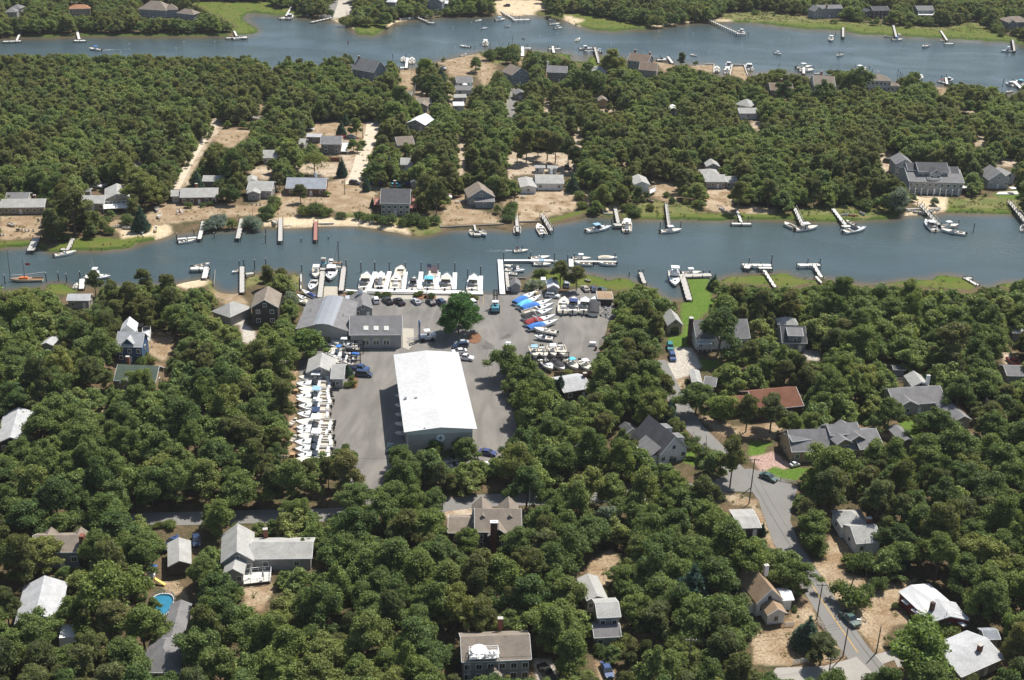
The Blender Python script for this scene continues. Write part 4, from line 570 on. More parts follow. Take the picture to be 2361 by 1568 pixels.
HS('g2', 'grey_house', 'long slate grey house with white chimney and open garage on the right', 12, 'gr', 'mg', [('x', 1250, 800, 1700, 770, 645, 3.4, .5), ('y', 1290, 812, 1460, 795, 8, 3.4, .5), ('y', 1762, 937, 1915, 922, 17, 3, .5), ('y', 1395, 640, 1555, 640, 7, 3.6, .6, 'lg')], chim=((1525, 612),), nw=3, chb='w', mark='the long slate grey house')
HS('g3', 'shingled_house', 'large tan shingled house with stepped grey roofs and pink brick drive', 12, 'tn', 'mg', [('x', 368, 1200, 1000, 1178, 1000, 3.4, .7), ('x', 372, 1112, 540, 1090, 1040, 5.4, .35, 'mg'), ('y', 752, 1137, 885, 1112, 9, 5.4, .5), ('y', 872, 1104, 1000, 1085, 9, 5.6, .55), ('x', 700, 1060, 960, 1035, 955, 6.2, .6), ('x', 955, 1180, 1162, 1156, 1010, 4, .5)], nw=6, mark='the large tan shingled house')
HS('g4', 'storage_shed', 'grey shed with ridged roof between the tan shingled house and the slate grey house', 12, 'tp', 'mg', [('y', 1300, 1118, 1430, 1108, 8, 2.6, .45)], nw=1, cat='shed')
HS('g5', 'storage_shed', 'small blue grey shed with dark roof behind the long slate grey house', 12, 'bg', 'dg', [('x', 1240, 492, 1350, 494, 466, 2.2, .4)], nw=0, cat='shed', door=False)
HS('g6', 'pale_roofed_house', 'pale roof at the right edge below the marsh', 12, 'gr', 'pw', [('x', 2262, 178, 2430, 182, 128, 3, .3)], nw=1)
HS('g7', 'dark_roofed_house', 'dark roof at the right edge beside the red truck', 12, 'gr', 'mg', [('x', 2215, 545, 2430, 550, 462, 3, .4)], nw=1)
HS('h1', 'tan_roofed_house', 'house with wide tan roof and brick end chimney on the lower left', 13, 'bg', 'tp', [('x', 240, 532, 640, 528, 392, 4.4, .5)], chim=(), nw=4, mark='the wide tan roof on the lower left')
HS('h2', 'garage', 'grey garage with plain gable roof beside the blue speedboat', 13, 'dk', 'lg', [('y', 1365, 645, 1562, 622, 9, 2.8, .45)], nw=0, cat='garage', door=False, mark='the grey garage by the blue speedboat')
HS('h3', 'grey_house', 'L shaped house with pale grey roofs, brick chimney and white deck on the lower left', 13, 'gr', 'lg', [('y', 1795, 618, 2072, 596, 11, 3.4, .75), ('y', 1812, 708, 1988, 708, 4.5, 3, .62), ('x', 2030, 585, 2540, 580, 448, 3.2, .38)], chim=((2165, 398),), nw=4, mark='the L shaped house with the white deck')
HS('h4', 'white_roofed_house', 'house with large pale roof and glazed white room at the left edge', 13, 'gr', 'pw', [('y', 115, 1120, 490, 1085, 13, 3.6, .5)], nw=2, mark='the pale lower left roof')
HS('h5', 'grey_roofed_house', 'house with long grey hipped roof cut by the bottom edge', 13, 'gr', 'mg', [('y', 1310, 1255, 1492, 1250, 12, 3, .5), ('h', 1130, 1510, 1470, 1510, 1275, 3, .5)], nw=1, mark='the long grey bottom roof')
HS('i1', 'brown_roofed_house', 'dark green house with several taupe gables and tall brick chimney near the road', 14, 'dk', 'tp', [('x', 1830, 365, 2215, 365, 178, 5, .6), ('x', 1612, 372, 1900, 375, 248, 3.6, .45), ('y', 1935, 398, 2112, 400, 6, 4.6, .8)], nw=4, sky=((1877, 265),), mark='the house with several taupe gables')
HS('i2', 'taupe_house', 'two storey taupe house with roof terrace and white parasol at the bottom edge', 14, 'gr', 'tp', [('x', 1725, 1425, 2292, 1402, 1212, 5.4, .55), ('y', 1928, 1545, 2055, 1545, 2.5, 3, .8)], chim=((2036, 1160),), sky=((2205, 1355),), nw=7, mark='the taupe house with the roof terrace')
HS('j1', 'grey_house', 'tall narrow grey house with dormer and white end chimney at the bottom', 15, 'gr', 'mg', [('x', 768, 1228, 990, 1216, 1120, 2.8, .45, 'mg'), ('x', 795, 1066, 985, 1056, 940, 5.6, .4, 'lg'), ('y', 703, 925, 880, 905, 8, 3.4, .4, 'lg')], nw=4, mark='the tall narrow grey house')
HS('j2', 'porch_cottage', 'cottage with flat pale green grey roof and screened porch at the road bend', 15, 'dk', 'lg', [('x', 1940, 335, 2130, 328, 240, 2.7, .12)], nw=4, mark='the cottage with the screened porch')
HS('k1', 'white_house', 'white house with steep tan roof beside the yellow lined road', 16, 'wh', 'tn', [('y', 60, 950, 280, 912, 10, 3.5, 1.0), ('y', 148, 1045, 312, 1026, 4, 2.7, .6), ('x', 278, 925, 368, 918, 850, 2.8, .3, 'wh'), ('y', -30, 960, 60, 950, 4, 2.6, .4)], nw=2, chim=((125, 745),), chb='w', mark='the white house with the steep tan roof')
HS('k2', 'white_house', 'white cottage with pale roof and brick chimney at the top of the dry yard', 16, 'wh', 'lg', [('x', 875, 462, 1085, 445, 312, 3.2, .5), ('h', 748, 325, 990, 318, 200, 3.2, .5)], nw=3, chim=((965, 320),), mark='the white cottage in the dry yard')
HS('k3', 'red_house', 'dark red bungalow with ridged white metal roof and white awnings', 16, 'rd', 'pw', [('y', 1360, 1010, 1480, 1102, 1, 2.6, .05), ('y', 1465, 1105, 1790, 1080, 6, 2.8, .3)], nw=2, mark='the dark red bungalow')
HS('k4', 'white_roofed_house', 'bungalow with long bright white roof and brick chimney in the lower right corner', 16, 'gr', 'pw', [('x', 1730, 1548, 2082, 1392, 1305, 2.8, .3)], nw=4, chim=((1868, 1345),), mark='the bright white corner roof')
HS('k5', 'storage_shed', 'small blue grey shed behind the bright white roof', 16, 'bg', 'bg', [('x', 1925, 1242, 2050, 1238, 1168, 2.4, .4)], nw=0, cat='shed', door=False)
HS('m1', 'marina_office', 'grey marina office with white cupola between two parked white vehicles', 6, 'bg', 'mg', [('y', 880, 1372, 1058, 1362, 11, 3.2, .52)], nw=2, cat='office', mark='the office with the white cupola')
HS('m3', 'boatyard_building', 'wide grey boatyard building with three square skylights and three arched windows', 10, 'gr', 'mg', [('x', 852, 195, 1307, 192, 30, 4.6, .55)], nw=0, door=False, cat='workshop', mark='the workshop with three skylights')
HS('m4', 'boatyard_cottage', 'grey cottage with gable roof at the far end of the row of stored boats', 10, 'gr', 'lg', [('y', 478, 520, 722, 520, 9, 3.2, .5), ('x', 690, 570, 805, 572, 452, 3.2, .45)], nw=2, mark='the grey yard cottage')
HS('m6', 'storage_shed', 'little grey gabled hut at the head of the L shaped dock', 7, 'gr', 'mg', [('y', 88, 1168, 182, 1168, 4.5, 2.6, .75)], nw=0, cat='hut', door=False, gar=0)
HS('m7', 'storage_shed', 'grey shed with bright pale gable roof beside the parked white truck', 7, 'gr', 'wh', [('y', 405, 1188, 512, 1188, 6.5, 3.0, .55)], nw=0, cat='shed', door=False, mark='the pale roofed boatyard shed')
HS('m8', 'storage_shed', 'brown walled flat shed with rust tan roof beside the boat trailers', 7, 'dk', 'tn', [('x', 840, 1280, 972, 1282, 1238, 2.4, .12)], nw=0, cat='shed', door=False)
# --- the big sheds of the boatyard
def bigshed():
    h, D = 9.0, 45.0; A = TW(10, 1322, 1033, h); B = TW(10, 1950, 1004, h); d = (B-A); Wd = d.length; X = d.normalized(); Y = Vector((-X.y, X.x, 0)); 
    r = empty('storage_building', (A.x, A.y, 0), math.atan2(X.y, X.x), 'huge boat storage building with bright white metal roof and compass emblem on its gable', 'storage building')
    rise = .95; e = 1.1; b = MB()
    ww = [(e, -.1), (Wd-e, -.1), (Wd-e, h-.1), (Wd/2, h+rise-.2), (e, h-.1)]
    b.hexa([(x, D-.3, z) for x, z in ww], [(x, .5, z) for x, z in ww]); b.build('wall', mat('storage building siding', (.40, .375, .345), .85, .1, .5, 4, stripes=('X', 2.2, .86)), r)
    b = MB()
    for p4 in ([(0, 0, h), (Wd/2, 0, h+rise), (Wd/2, D, h+rise), (0, D, h)], [(Wd/2, 0, h+rise), (Wd, 0, h), (Wd, D, h), (Wd/2, D, h+rise)]):
        b.hexa(p4, [(x, y, z+.14) for x, y, z in p4])
    for k in range(64): pass
    b.build('roof', mat('white metal roofing', (.53, .53, .525), .6, .14, .10, .9, stripes=('Y', .8, .88)), r)
    f = MB(); f.box(e/2+.4, 0, 0, .1, .1, .1); 
    f = MB().hexa([(e, .42, h-.9), (Wd-e, .42, h-.9), (Wd-e, .5, h-.9), (e, .5, h-.9)], [(e, .42, h-.05), (Wd-e, .42, h-.05), (Wd-e, .5, h-.05), (e, .5, h-.05)])
    f.hexa([(e, .3, h-.1), (Wd-e, .3, h-.1), (Wd-e, .5, h-.1), (e, .5, h-.1)], [(e, .3, h-.0), (Wd/2, .3, h+rise-.1), (Wd/2, .5, h+rise-.1), (Wd-e, .5, h-.0)])
    f.build('gable_band', mat('pale gable boards', (.62, .62, .61), .7, .12, 1, 6, stripes=('X', 2.5, .8)), r)
    c = MB(); n = 28; c.hexa([(Wd/2+1.15*math.cos(2*math.pi*k/n), .38, h-2.2+1.15*math.sin(2*math.pi*k/n)) for k in range(n)], [(Wd/2+1.15*math.cos(2*math.pi*k/n), .32, h-2.2+1.15*math.sin(2*math.pi*k/n)) for k in range(n)])
    em = c.build('compass_emblem', M_white, r)
    s = MB()
    for k in range(8):
        a = k*math.pi/4; rr = 1.0 if k % 2 == 0 else .6; q = .13
        s.quad((Wd/2+q*math.cos(a+math.pi/2), .30, h-2.2+q*math.sin(a+math.pi/2)), (Wd/2+rr*math.cos(a), .30, h-2.2+rr*math.sin(a)), (Wd/2-q*math.cos(a+math.pi/2), .30, h-2.2-q*math.sin(a+math.pi/2)), (Wd/2-.1*math.cos(a), .30, h-2.2-.1*math.sin(a)))
    s.build('compass_star', mat('teal emblem paint', (.10, .2, .22), .6, .1), em)
    # boats racks along the left wall
    for (x, y) in ((.6, 4), (.6, 9), (.6, 14), (.6, 19)): pass
    for (zx, zy) in ((1335, 735), (1425, 735), (1500, 995)):
        p = TW(10, zx, zy, h+.6)-A; lx, ly = p.dot(X), p.dot(Y)
        put('roof_vent', MB().box(0, 0, 0, .7 if zx < 1500 else .3, .5, .7).mesh('roof_vent'), M_steel, r, (lx, ly, h+.6))
    FOOT.append((*(A+X*Wd/2+Y*D/2)[:2], X.x, X.y, Wd/2, D/2)); LAND.append((A.x+10, A.y+20, 'the huge white storage roof'))
    c = [A, B, B+Y*D, A+Y*D]; CLEAR.append(hull([P1(q.x, q.y, h)[:2] for q in c]+[P1(q.x, q.y, h-3.4)[:2] for q in (A, B)]))
    return r, A, X, Y, Wd, D
BIG = bigshed()
def vault():
    h = 5.2; A = TW(10, 388, 148, h); B = TW(10, 845, 165, h); d = B-A; Wd = d.length; X = d.normalized(); Y = Vector((-X.y, X.x, 0)); D = 22
    r = empty('boat_shed', (A.x, A.y, 0), math.atan2(X.y, X.x), 'wide low boat shed with grey vaulted roof between the gable house and the skylight workshop', 'boat shed')
    prof = [(0, h), (Wd*.33, h+1.5), (Wd*.40, h+1.95), (Wd*.52, h+2.15), (Wd*.64, h+1.95), (Wd*.71, h+1.5), (Wd, h)]
    b = MB(); ww = [(.4, -.1), (Wd-.4, -.1)]+[(min(max(x, .4), Wd-.4), z-.1) for x, z in prof[::-1]]
    b.hexa([(x, D-.4, z) for x, z in ww], [(x, .4, z) for x, z in ww]); b.build('wall', wallm('gr'), r)
    for nm, sl, mt in (('roof', (0, 1, 5), roofm('mg')), ('vaulted_roof', (1, 2, 3, 4), mat('grey sheet metal', (.27, .285, .31), .5, .12, .3, 3, stripes=('Y', .9, .9)))):
        b = MB()
        for k in sl:
            if nm == 'roof' and k == 1: continue
            (x0_, z0_), (x1_, z1_) = prof[k], prof[k+1]; up = .12 if nm == 'roof' else .16
            b.hexa([(x0_, 0, z0_), (x1_, 0, z1_), (x1_, D, z1_), (x0_, D, z0_)], [(x0_, 0, z0_+up), (x1_, 0, z1_+up), (x1_, D, z1_+up), (x0_, D, z0_+up)])
        b.build(nm, mt, r)
    put('door_opening', MB().box(0, 0, 0, 4.2, .1, 3.0).mesh('door_opening'), M_glass, r, (Wd*.52, .36, 1.6))
    for (x, y) in ((Wd*.82, 9), (Wd*.17, 12)): put('vent_pipe', MB().tube((0, 0, -.6), (0, 0, 1), .12).mesh('vent_pipe'), M_steel, r, (x, y, h+1))
    FOOT.append((*(A+X*Wd/2+Y*D/2)[:2], X.x, X.y, Wd/2, D/2)); c = [A, B, B+Y*D, A+Y*D]; CLEAR.append(hull([P1(q.x, q.y, h)[:2] for q in c]+[P1(q.x, q.y, h+2)[:2] for q in c]))
vault()
# --- extras on particular houses
r, o_, inv = H['m3']; tr, Wd, D, h, rise, A, X, Y = o_[0]; sl = math.atan(rise/(D/2))
for zx in (995, 1082, 1170):
    p = TW(10, zx, 128, h+1.6); l = p-A; y_ = l.dot(Y); zz = h+rise*min(1, y_/(D/2))
    s = put('skylight', MB().box(0, 0, 0, 1.45, 1.6, .2).mesh('skylight'), M_white, r, (l.dot(X), y_, zz+.2)); s.rotation_euler[0] = sl
    put('pane', MB().box(0, 0, .06, 1.25, 1.35, .14).mesh('pane'), mat('milky plastic dome', (.68, .68, .6), .4, .06), s)
    f = put('window', MB().box(0, 0, 0, 2.0, .14, 1.7).mesh('window'), M_trim, r, (l.dot(X), .29, h*.42))
    p2 = MB().box(-.45, -.04, 0, .72, .14, 1.4).box(.45, -.04, 0, .72, .14, 1.4).build('pane', M_glass, f)
    a = MB(); n = 10; pr = [(1.05*math.cos(math.pi*k/n), .75*math.sin(math.pi*k/n)) for k in range(n+1)]
    a.hexa([(x, .07, z+.9) for x, z in pr], [(x, -.07, z+.9) for x, z in pr]); a.build('window_arch', mat('cream arch board', (.5, .47, .3), .7, .1), f)
r, o_, inv = H['m1']; tr, Wd, D, h, rise, A, X, Y = o_[0]
cp = put('cupola', MB().box(0, 0, .5, 1.3, 1.3, 1.4).mesh('cupola'), M_white, r, (Wd/2, D*.75, h+rise)); MB().box(0, 0, 1.5, 1.7, 1.7, .7, 0, .15).build('cupola_roof', roofm('bg'), cp)
r, o_, inv = H['m7']; tr, Wd, D, h, rise, A, X, Y = o_[0]
r, o_, inv = H['c4']; tr, Wd, D, h, rise, A, X, Y = o_[0]; n = 10; W2 = Wd*.25
b = MB(); pr = [(W2, 0), ]+[(W2*math.cos(math.pi*k/n), 1.7+.55*math.sin(math.pi*k/n)) for k in range(n+1)]+[(-W2, 0)]
b.hexa([(Wd/2+x, .38, z+.05) for x, z in pr], [(Wd/2+x, .30, z+.05) for x, z in pr]); b.build('boat_door', M_glass, r)
b = MB().box(Wd/2, .31, h+rise*.45, .5, .12, .6).build('gable_window', M_glass, r)
r, o_, inv = H['c5']; tr, Wd, D, h, rise, A, X, Y = o_[0]
c = put('chimney', MB().box(0, 0, 4.3, 1.1, 1.3, 8.8).mesh('chimney'), mat('dark chimney brick', (.10, .06, .05), .9, .3, 3), r, (-.75, D*.45, 0)); MB().box(0, 0, 8.8, 1.3, 1.5, .25).build('cap', M_conc, c)
b = MB().box(2.6, -.6, 2.6, 4.6, 1.6, .15); [b.tube((x, -1.2, 0), (x, -1.2, 2.6), .1) for x in (.6, 2.0, 3.4, 4.7)]; b.build('porch', M_white, r)
r, o_, inv = H['h1']; tr, Wd, D, h, rise, A, X, Y = o_[0]; c = put('chimney', MB().box(0, 0, 3.8, 1.0, 1.4, 7.6).mesh('chimney'), M_brick, r, (Wd+.55, 2.0, 0))
for k in (.28, .9): b = MB().hexa([(Wd*k-1.6, D*.52, h+.4), (Wd*k+1.6, D*.52, h+.4), (Wd*k+1.6, D*.97, h+.4), (Wd*k-1.6, D*.97, h+.4)], [(Wd*k-.02, D*.45, h+rise*.98), (Wd*k+.02, D*.45, h+rise*.98), (Wd*k+.02, D*.97, h+rise*.98), (Wd*k-.02, D*.97, h+rise*.98)]); b.build('dormer', roofm('tp'), r)
r, o_, inv = H['i1']; tr, Wd, D, h, rise, A, X, Y = o_[2]; q = tr(Wd*.28, -.5, 0)
c = put('chimney', MB().box(0, 0, 4.4, 1.5, .9, 8.8).mesh('chimney'), mat('dark red chimney brick', (.13, .045, .035), .9, .25, 3), r, q); MB().box(0, 0, 8.85, 1.8, 1.15, .2).build('cap', M_white, c)
for k in (-.4, 0, .4): put('flue', MB().tube((k, 0, 8.9), (k, 0, 9.25), .13).mesh('flue'), M_white, c)
tr, Wd, D, h, rise, A, X, Y = o_[0]
for k in (.17, .75):
    b = MB(); x0_ = Wd*k; b.hexa([tr(x0_-2.4, D*.3, h+.2), tr(x0_+2.4, D*.3, h+.2), tr(x0_+2.4, D+1.2, h+.2), tr(x0_-2.4, D+1.2, h+.2)], [tr(x0_-.03, D*.3, h+rise*.9), tr(x0_+.03, D*.3, h+rise*.9), tr(x0_+.03, D+1.2, h+rise*.9), tr(x0_-.03, D+1.2, h+rise*.9)]); b.build('cross_gable', roofm('tp'), r)
r, o_, inv = H['f2']; tr, Wd, D, h, rise, A, X, Y = o_[0]
for k in (.28, .72):
    b = MB().box(Wd-1.3, D*k, h+1.0, 2.4, 2.6, 2.0); dm = b.build('dormer', wallm('wh'), r); MB().hexa([(Wd*.5, D*k-1.5, h+2.9), (Wd-.0, D*k-1.5, h+2.0), (Wd-.0, D*k+1.5, h+2.0), (Wd*.5, D*k+1.5, h+2.9)], [(Wd*.5, D*k-1.5, h+3.05), (Wd-.0, D*k-1.5, h+2.15), (Wd-.0, D*k+1.5, h+2.15), (Wd*.5, D*k+1.5, h+3.05)]).build('dormer_roof', roofm('mg'), dm)
b = MB().hexa([(-2.6, 1.2, 2.2), (1.5, 1.2, 4.6), (1.5, 8.5, 4.6), (-2.6, 8.5, 2.2)], [(-2.6, 1.2, 2.36), (1.5, 1.2, 4.76), (1.5, 8.5, 4.76), (-2.6, 8.5, 2.36)]); b.build('lean_to_roof', roofm('mg'), r); MB().box(-1.0, 4.8, 1.3, 2.6, 6.8, 2.7).build('wall', wallm('wh'), r)
# red bungalow main roof with its ridge running down to the right
r, o_, inv = H['k3']; ax, ay = r.location.x, r.location.y
def k3pt(x, y, z): p = TW(16, x, y, z); l = Vector((p.x-ax, p.y-ay, 0)); return (l.x*math.cos(inv)+l.y*math.sin(inv), -l.x*math.sin(inv)+l.y*math.cos(inv), z)
a, b_, c_, d_, e_, f_ = k3pt(1215, 852, 2.8), k3pt(1480, 1010+90, 2.8), k3pt(1800, 1072, 2.8), k3pt(1466, 785, 2.8), k3pt(1318, 797, 4.0), k3pt(1625, 1010, 4.0)
b = MB(); up = lambda q: (q[0], q[1], q[2]+.14); b.hexa([a, b_, f_, e_], [up(a), up(b_), up(f_), up(e_)]); b.hexa([e_, f_, c_, d_], [up(e_), up(f_), up(c_), up(d_)]); b.build('roof', mat('ribbed white metal', (.62, .62, .61), .6, .12, .4, 3, stripes=('X', 1.4, .85)), r)
cx_, cy_ = [(a[k]+b_[k]+c_[k]+d_[k])/4 for k in (0, 1)]; ins = lambda q, z: (cx_+(q[0]-cx_)*.93, cy_+(q[1]-cy_)*.93, z); b = MB(); b.hexa([ins(q, -.1) for q in (a, b_, c_, d_)], [ins(q, 2.82) for q in (a, b_, c_, d_)]); b.build('wall', wallm('rd'), r)
q = k3pt(1490, 985, 4); put('chimney', MB().box(0, 0, 0, .8, .8, 2.4).mesh('chimney'), mat('dark chimney brick', (.1, .06, .05)), r, (q[0], q[1], 4.4))
for (x, y) in ((1280, 925), (1735, 1100), (1360, 1000)): q = k3pt(x, y, 2.4); put('awning', MB().box(0, 0, 0, 1.8, 1.0, .25).mesh('awning'), M_white, r, (q[0], q[1], 2.1))
CLEAR.append([T(16, *q) for q in ((1215, 850), (1310, 798), (1466, 785), (1800, 1072), (1655, 1150), (1465, 1130), (1215, 960))]); pp = TW(16, 1500, 960); FOOT.append((pp.x, pp.y, 1, 0, 7, 8))
# decks with railings
def deck(key, pts, z, m=None, rail=True):
    r, o_, inv = H[key]; ax, ay = r.location.x, r.location.y; L_ = []
    for (t, x, y) in pts: p = TW(t, x, y, z); l = Vector((p.x-ax, p.y-ay, 0)); L_.append((l.x*math.cos(inv)+l.y*math.sin(inv), -l.x*math.sin(inv)+l.y*math.cos(inv)))
    if sum(L_[i][0]*L_[(i+1) % len(L_)][1]-L_[(i+1) % len(L_)][0]*L_[i][1] for i in range(len(L_))) < 0: L_.reverse()
    d = MB().hexa([(x, y, z-.2) for x, y in L_], [(x, y, z) for x, y in L_]); dk = d.build('deck', m or M_woodl, r)
    b = MB()
    for i in range(len(L_)):
        p, q = Vector(L_[i]), Vector(L_[(i+1) % len(L_)]); n = max(1, int((q-p).length/1.4))
        if z > .5: b.box(p.x, p.y, (z-.25)/2-.1, .14, .14, z)
        if rail:
            b.beam((p.x, p.y, z+1.0), (q.x, q.y, z+1.0), .09, .09); b.beam((p.x, p.y, z+.5), (q.x, q.y, z+.5), .05, .05)
            for k in range(n): s = p.lerp(q, k/n); b.box(s.x, s.y, z+.5, .09, .09, 1.0)
    if b.v: b.build('railing', m if m and m != M_woodl else M_white, dk)
    clear([P1(*(Matrix.Rotation(inv, 3, 'Z') @ Vector((x, y, 0))+Vector((ax, ay, z))))[:2] for x, y in L_])
deck('a2', [(5, 888, 505), (5, 1105, 495), (5, 1112, 450), (5, 890, 465)], 2.0, M_white); deck('b2', [(6, 1062, 470), (6, 1112, 470), (6, 1115, 415), (6, 1075, 415)], 2.2, M_rwood); deck('b2', [(6, 1372, 500), (6, 1430, 495), (6, 1425, 412), (6, 1395, 412)], 2.2, M_rwood)
deck('h3', [(13, 1985, 785), (13, 2205, 760), (13, 2210, 668), (13, 1998, 690)], .7, M_woodl); deck('L', [(2, 765, 1298), (2, 838, 1300), (2, 850, 1225), (2, 790, 1225)], 1.4, M_white); deck('i2', [(14, 1785, 1400), (14, 2030, 1388), (14, 2018, 1320), (14, 1785, 1328)], 6.6, M_white)
deck('c2', [(7, 1285, 375), (7, 1340, 350), (7, 1330, 325), (7, 1285, 345)], 1.4, M_white); deck('d1', [(8, 1700, 325), (8, 1885, 325), (8, 1850, 272), (8, 1720, 285)], 2.9, M_white); deck('d1', [(8, 1540, 318), (8, 1640, 328), (8, 1730, 312), (8, 1700, 295), (8, 1550, 290)], 2.9, M_white)
deck('d2', [(8, 2120, 380), (8, 2318, 380), (8, 2300, 352), (8, 2140, 360)], .3, M_woodl, False); deck('e1', [(9, 1225, 240), (9, 1290, 240), (9, 1295, 140), (9, 1225, 150)], 2.6, M_white); deck('Y1', [(4, 625, 112), (4, 735, 112), (4, 735, 95), (4, 625, 95)], 3, M_white); deck('Y3', [(4, 1450, 128), (4, 1592, 130), (4, 1592, 112), (4, 1450, 110)], 3, M_white)
r, o_, inv = H['d1']; tr, Wd, D, h, rise, A, X, Y = o_[0]
b = MB(); [b.box(Wd*k/9+.3, -1.6, 1.4, .35, .35, 2.9) for k in range(9)]; b.build('columns', M_white, r)
b = MB(); n = 12; [b.beam((Wd*.45+3*math.cos(math.pi+math.pi*k/n), .6+1.8*math.sin(math.pi+math.pi*k/n), 7.4), (Wd*.45+3*math.cos(math.pi+math.pi*(k+1)/n), .6+1.8*math.sin(math.pi+math.pi*(k+1)/n), 7.4), .15, .9) for k in range(n)]; b.build('curved_balcony', M_white, r)
r, o_, inv = H['h4']; b = MB(); q = TW(13, 480, 1225, 3.2)-Vector((r.location.x, r.location.y, 0)); 
l = (q.x*math.cos(inv)+q.y*math.sin(inv), -q.x*math.sin(inv)+q.y*math.cos(inv)); MB().box(l[0]+2.0, l[1]+2, 1.6, 4.4, 4.6, 3.2, 0, .9).build('glazed_room', M_white, r); clear([T(13, 440, 1110), T(13, 600, 1110), T(13, 600, 1290), T(13, 440, 1250)])
# ---------------------------------------------------------------- boats
BM = {}
def hullmesh(L, Bm, kind):
    st = 9; rows = []
    for i in range(st+1):
        t = i/st; s = (t-.45)/.55 if t > .45 else 0
        wf = (1-s**(2.4 if kind != 'fast' else 1.6)) if t > .45 else .93+.07*t/.45
        wf = max(wf, .015); hw = Bm/2*wf; sheer = .78+.30*t**2; keel = -.35+.9*max(0, (t-.7)/.3)**2; x = (t-.5)*L
        rows.append([(x, -hw, sheer), (x, -hw*.86, .12+.5*max(0, (t-.6)/.4)**2), (x, 0, keel), (x, hw*.86, .12+.5*max(0, (t-.6)/.4)**2), (x, hw, sheer)])
    h = MB(); h.v = [p for r in rows for p in r]
    for i in range(st):
        for k in range(4): a = i*5+k; h.f.append((a, a+1, a+6, a+5))
    h.f.append((0, 1, 2, 3, 4))
    open_to = {'cc': .66, 'cr': .42, 'sk': .8, 'fast': .5, 'sf': .36, 'cov': .6, 'sail': .4, 'rib': .75}[kind]; k0 = max(1, int(open_to*st))
    dk = MB(); ck = MB(); m_ = .12 if kind != 'sk' else .07
    for i in range(st):
        a, b_ = rows[i], rows[i+1]; za, zb = a[0][2], b_[0][2]
        if i < k0:
            ia, ib = max(a[4][1]-m_, .02), max(b_[4][1]-m_, .02)
            for s in (-1, 1): dk.quad((a[0][0], s*a[4][1], za), (b_[0][0], s*b_[4][1], zb), (b_[0][0], s*ib, zb), (a[0][0], s*ia, za)); ck.quad((a[0][0], s*ia, za), (b_[0][0], s*ib, zb), (b_[0][0], s*ib, .32), (a[0][0], s*ia, .32))
            ck.quad((a[0][0], -ia, .32), (b_[0][0], -ib, .32), (b_[0][0], ib, .32), (a[0][0], ia, .32))
            if i == k0-1: ck.quad((b_[0][0], -ib, .32), (b_[0][0], ib, .32), (b_[0][0], ib, zb), (b_[0][0], -ib, zb))
            if i == 0: ck.quad((a[0][0], -ia, .32), (a[0][0], ia, .32), (a[0][0], ia, za), (a[0][0], -ia, za))
        else: dk.quad((a[0][0], -a[4][1], za), (a[0][0], a[4][1], za), (b_[0][0], b_[4][1], zb+.03), (b_[0][0], -b_[4][1], zb+.03))
    return h, dk, ck
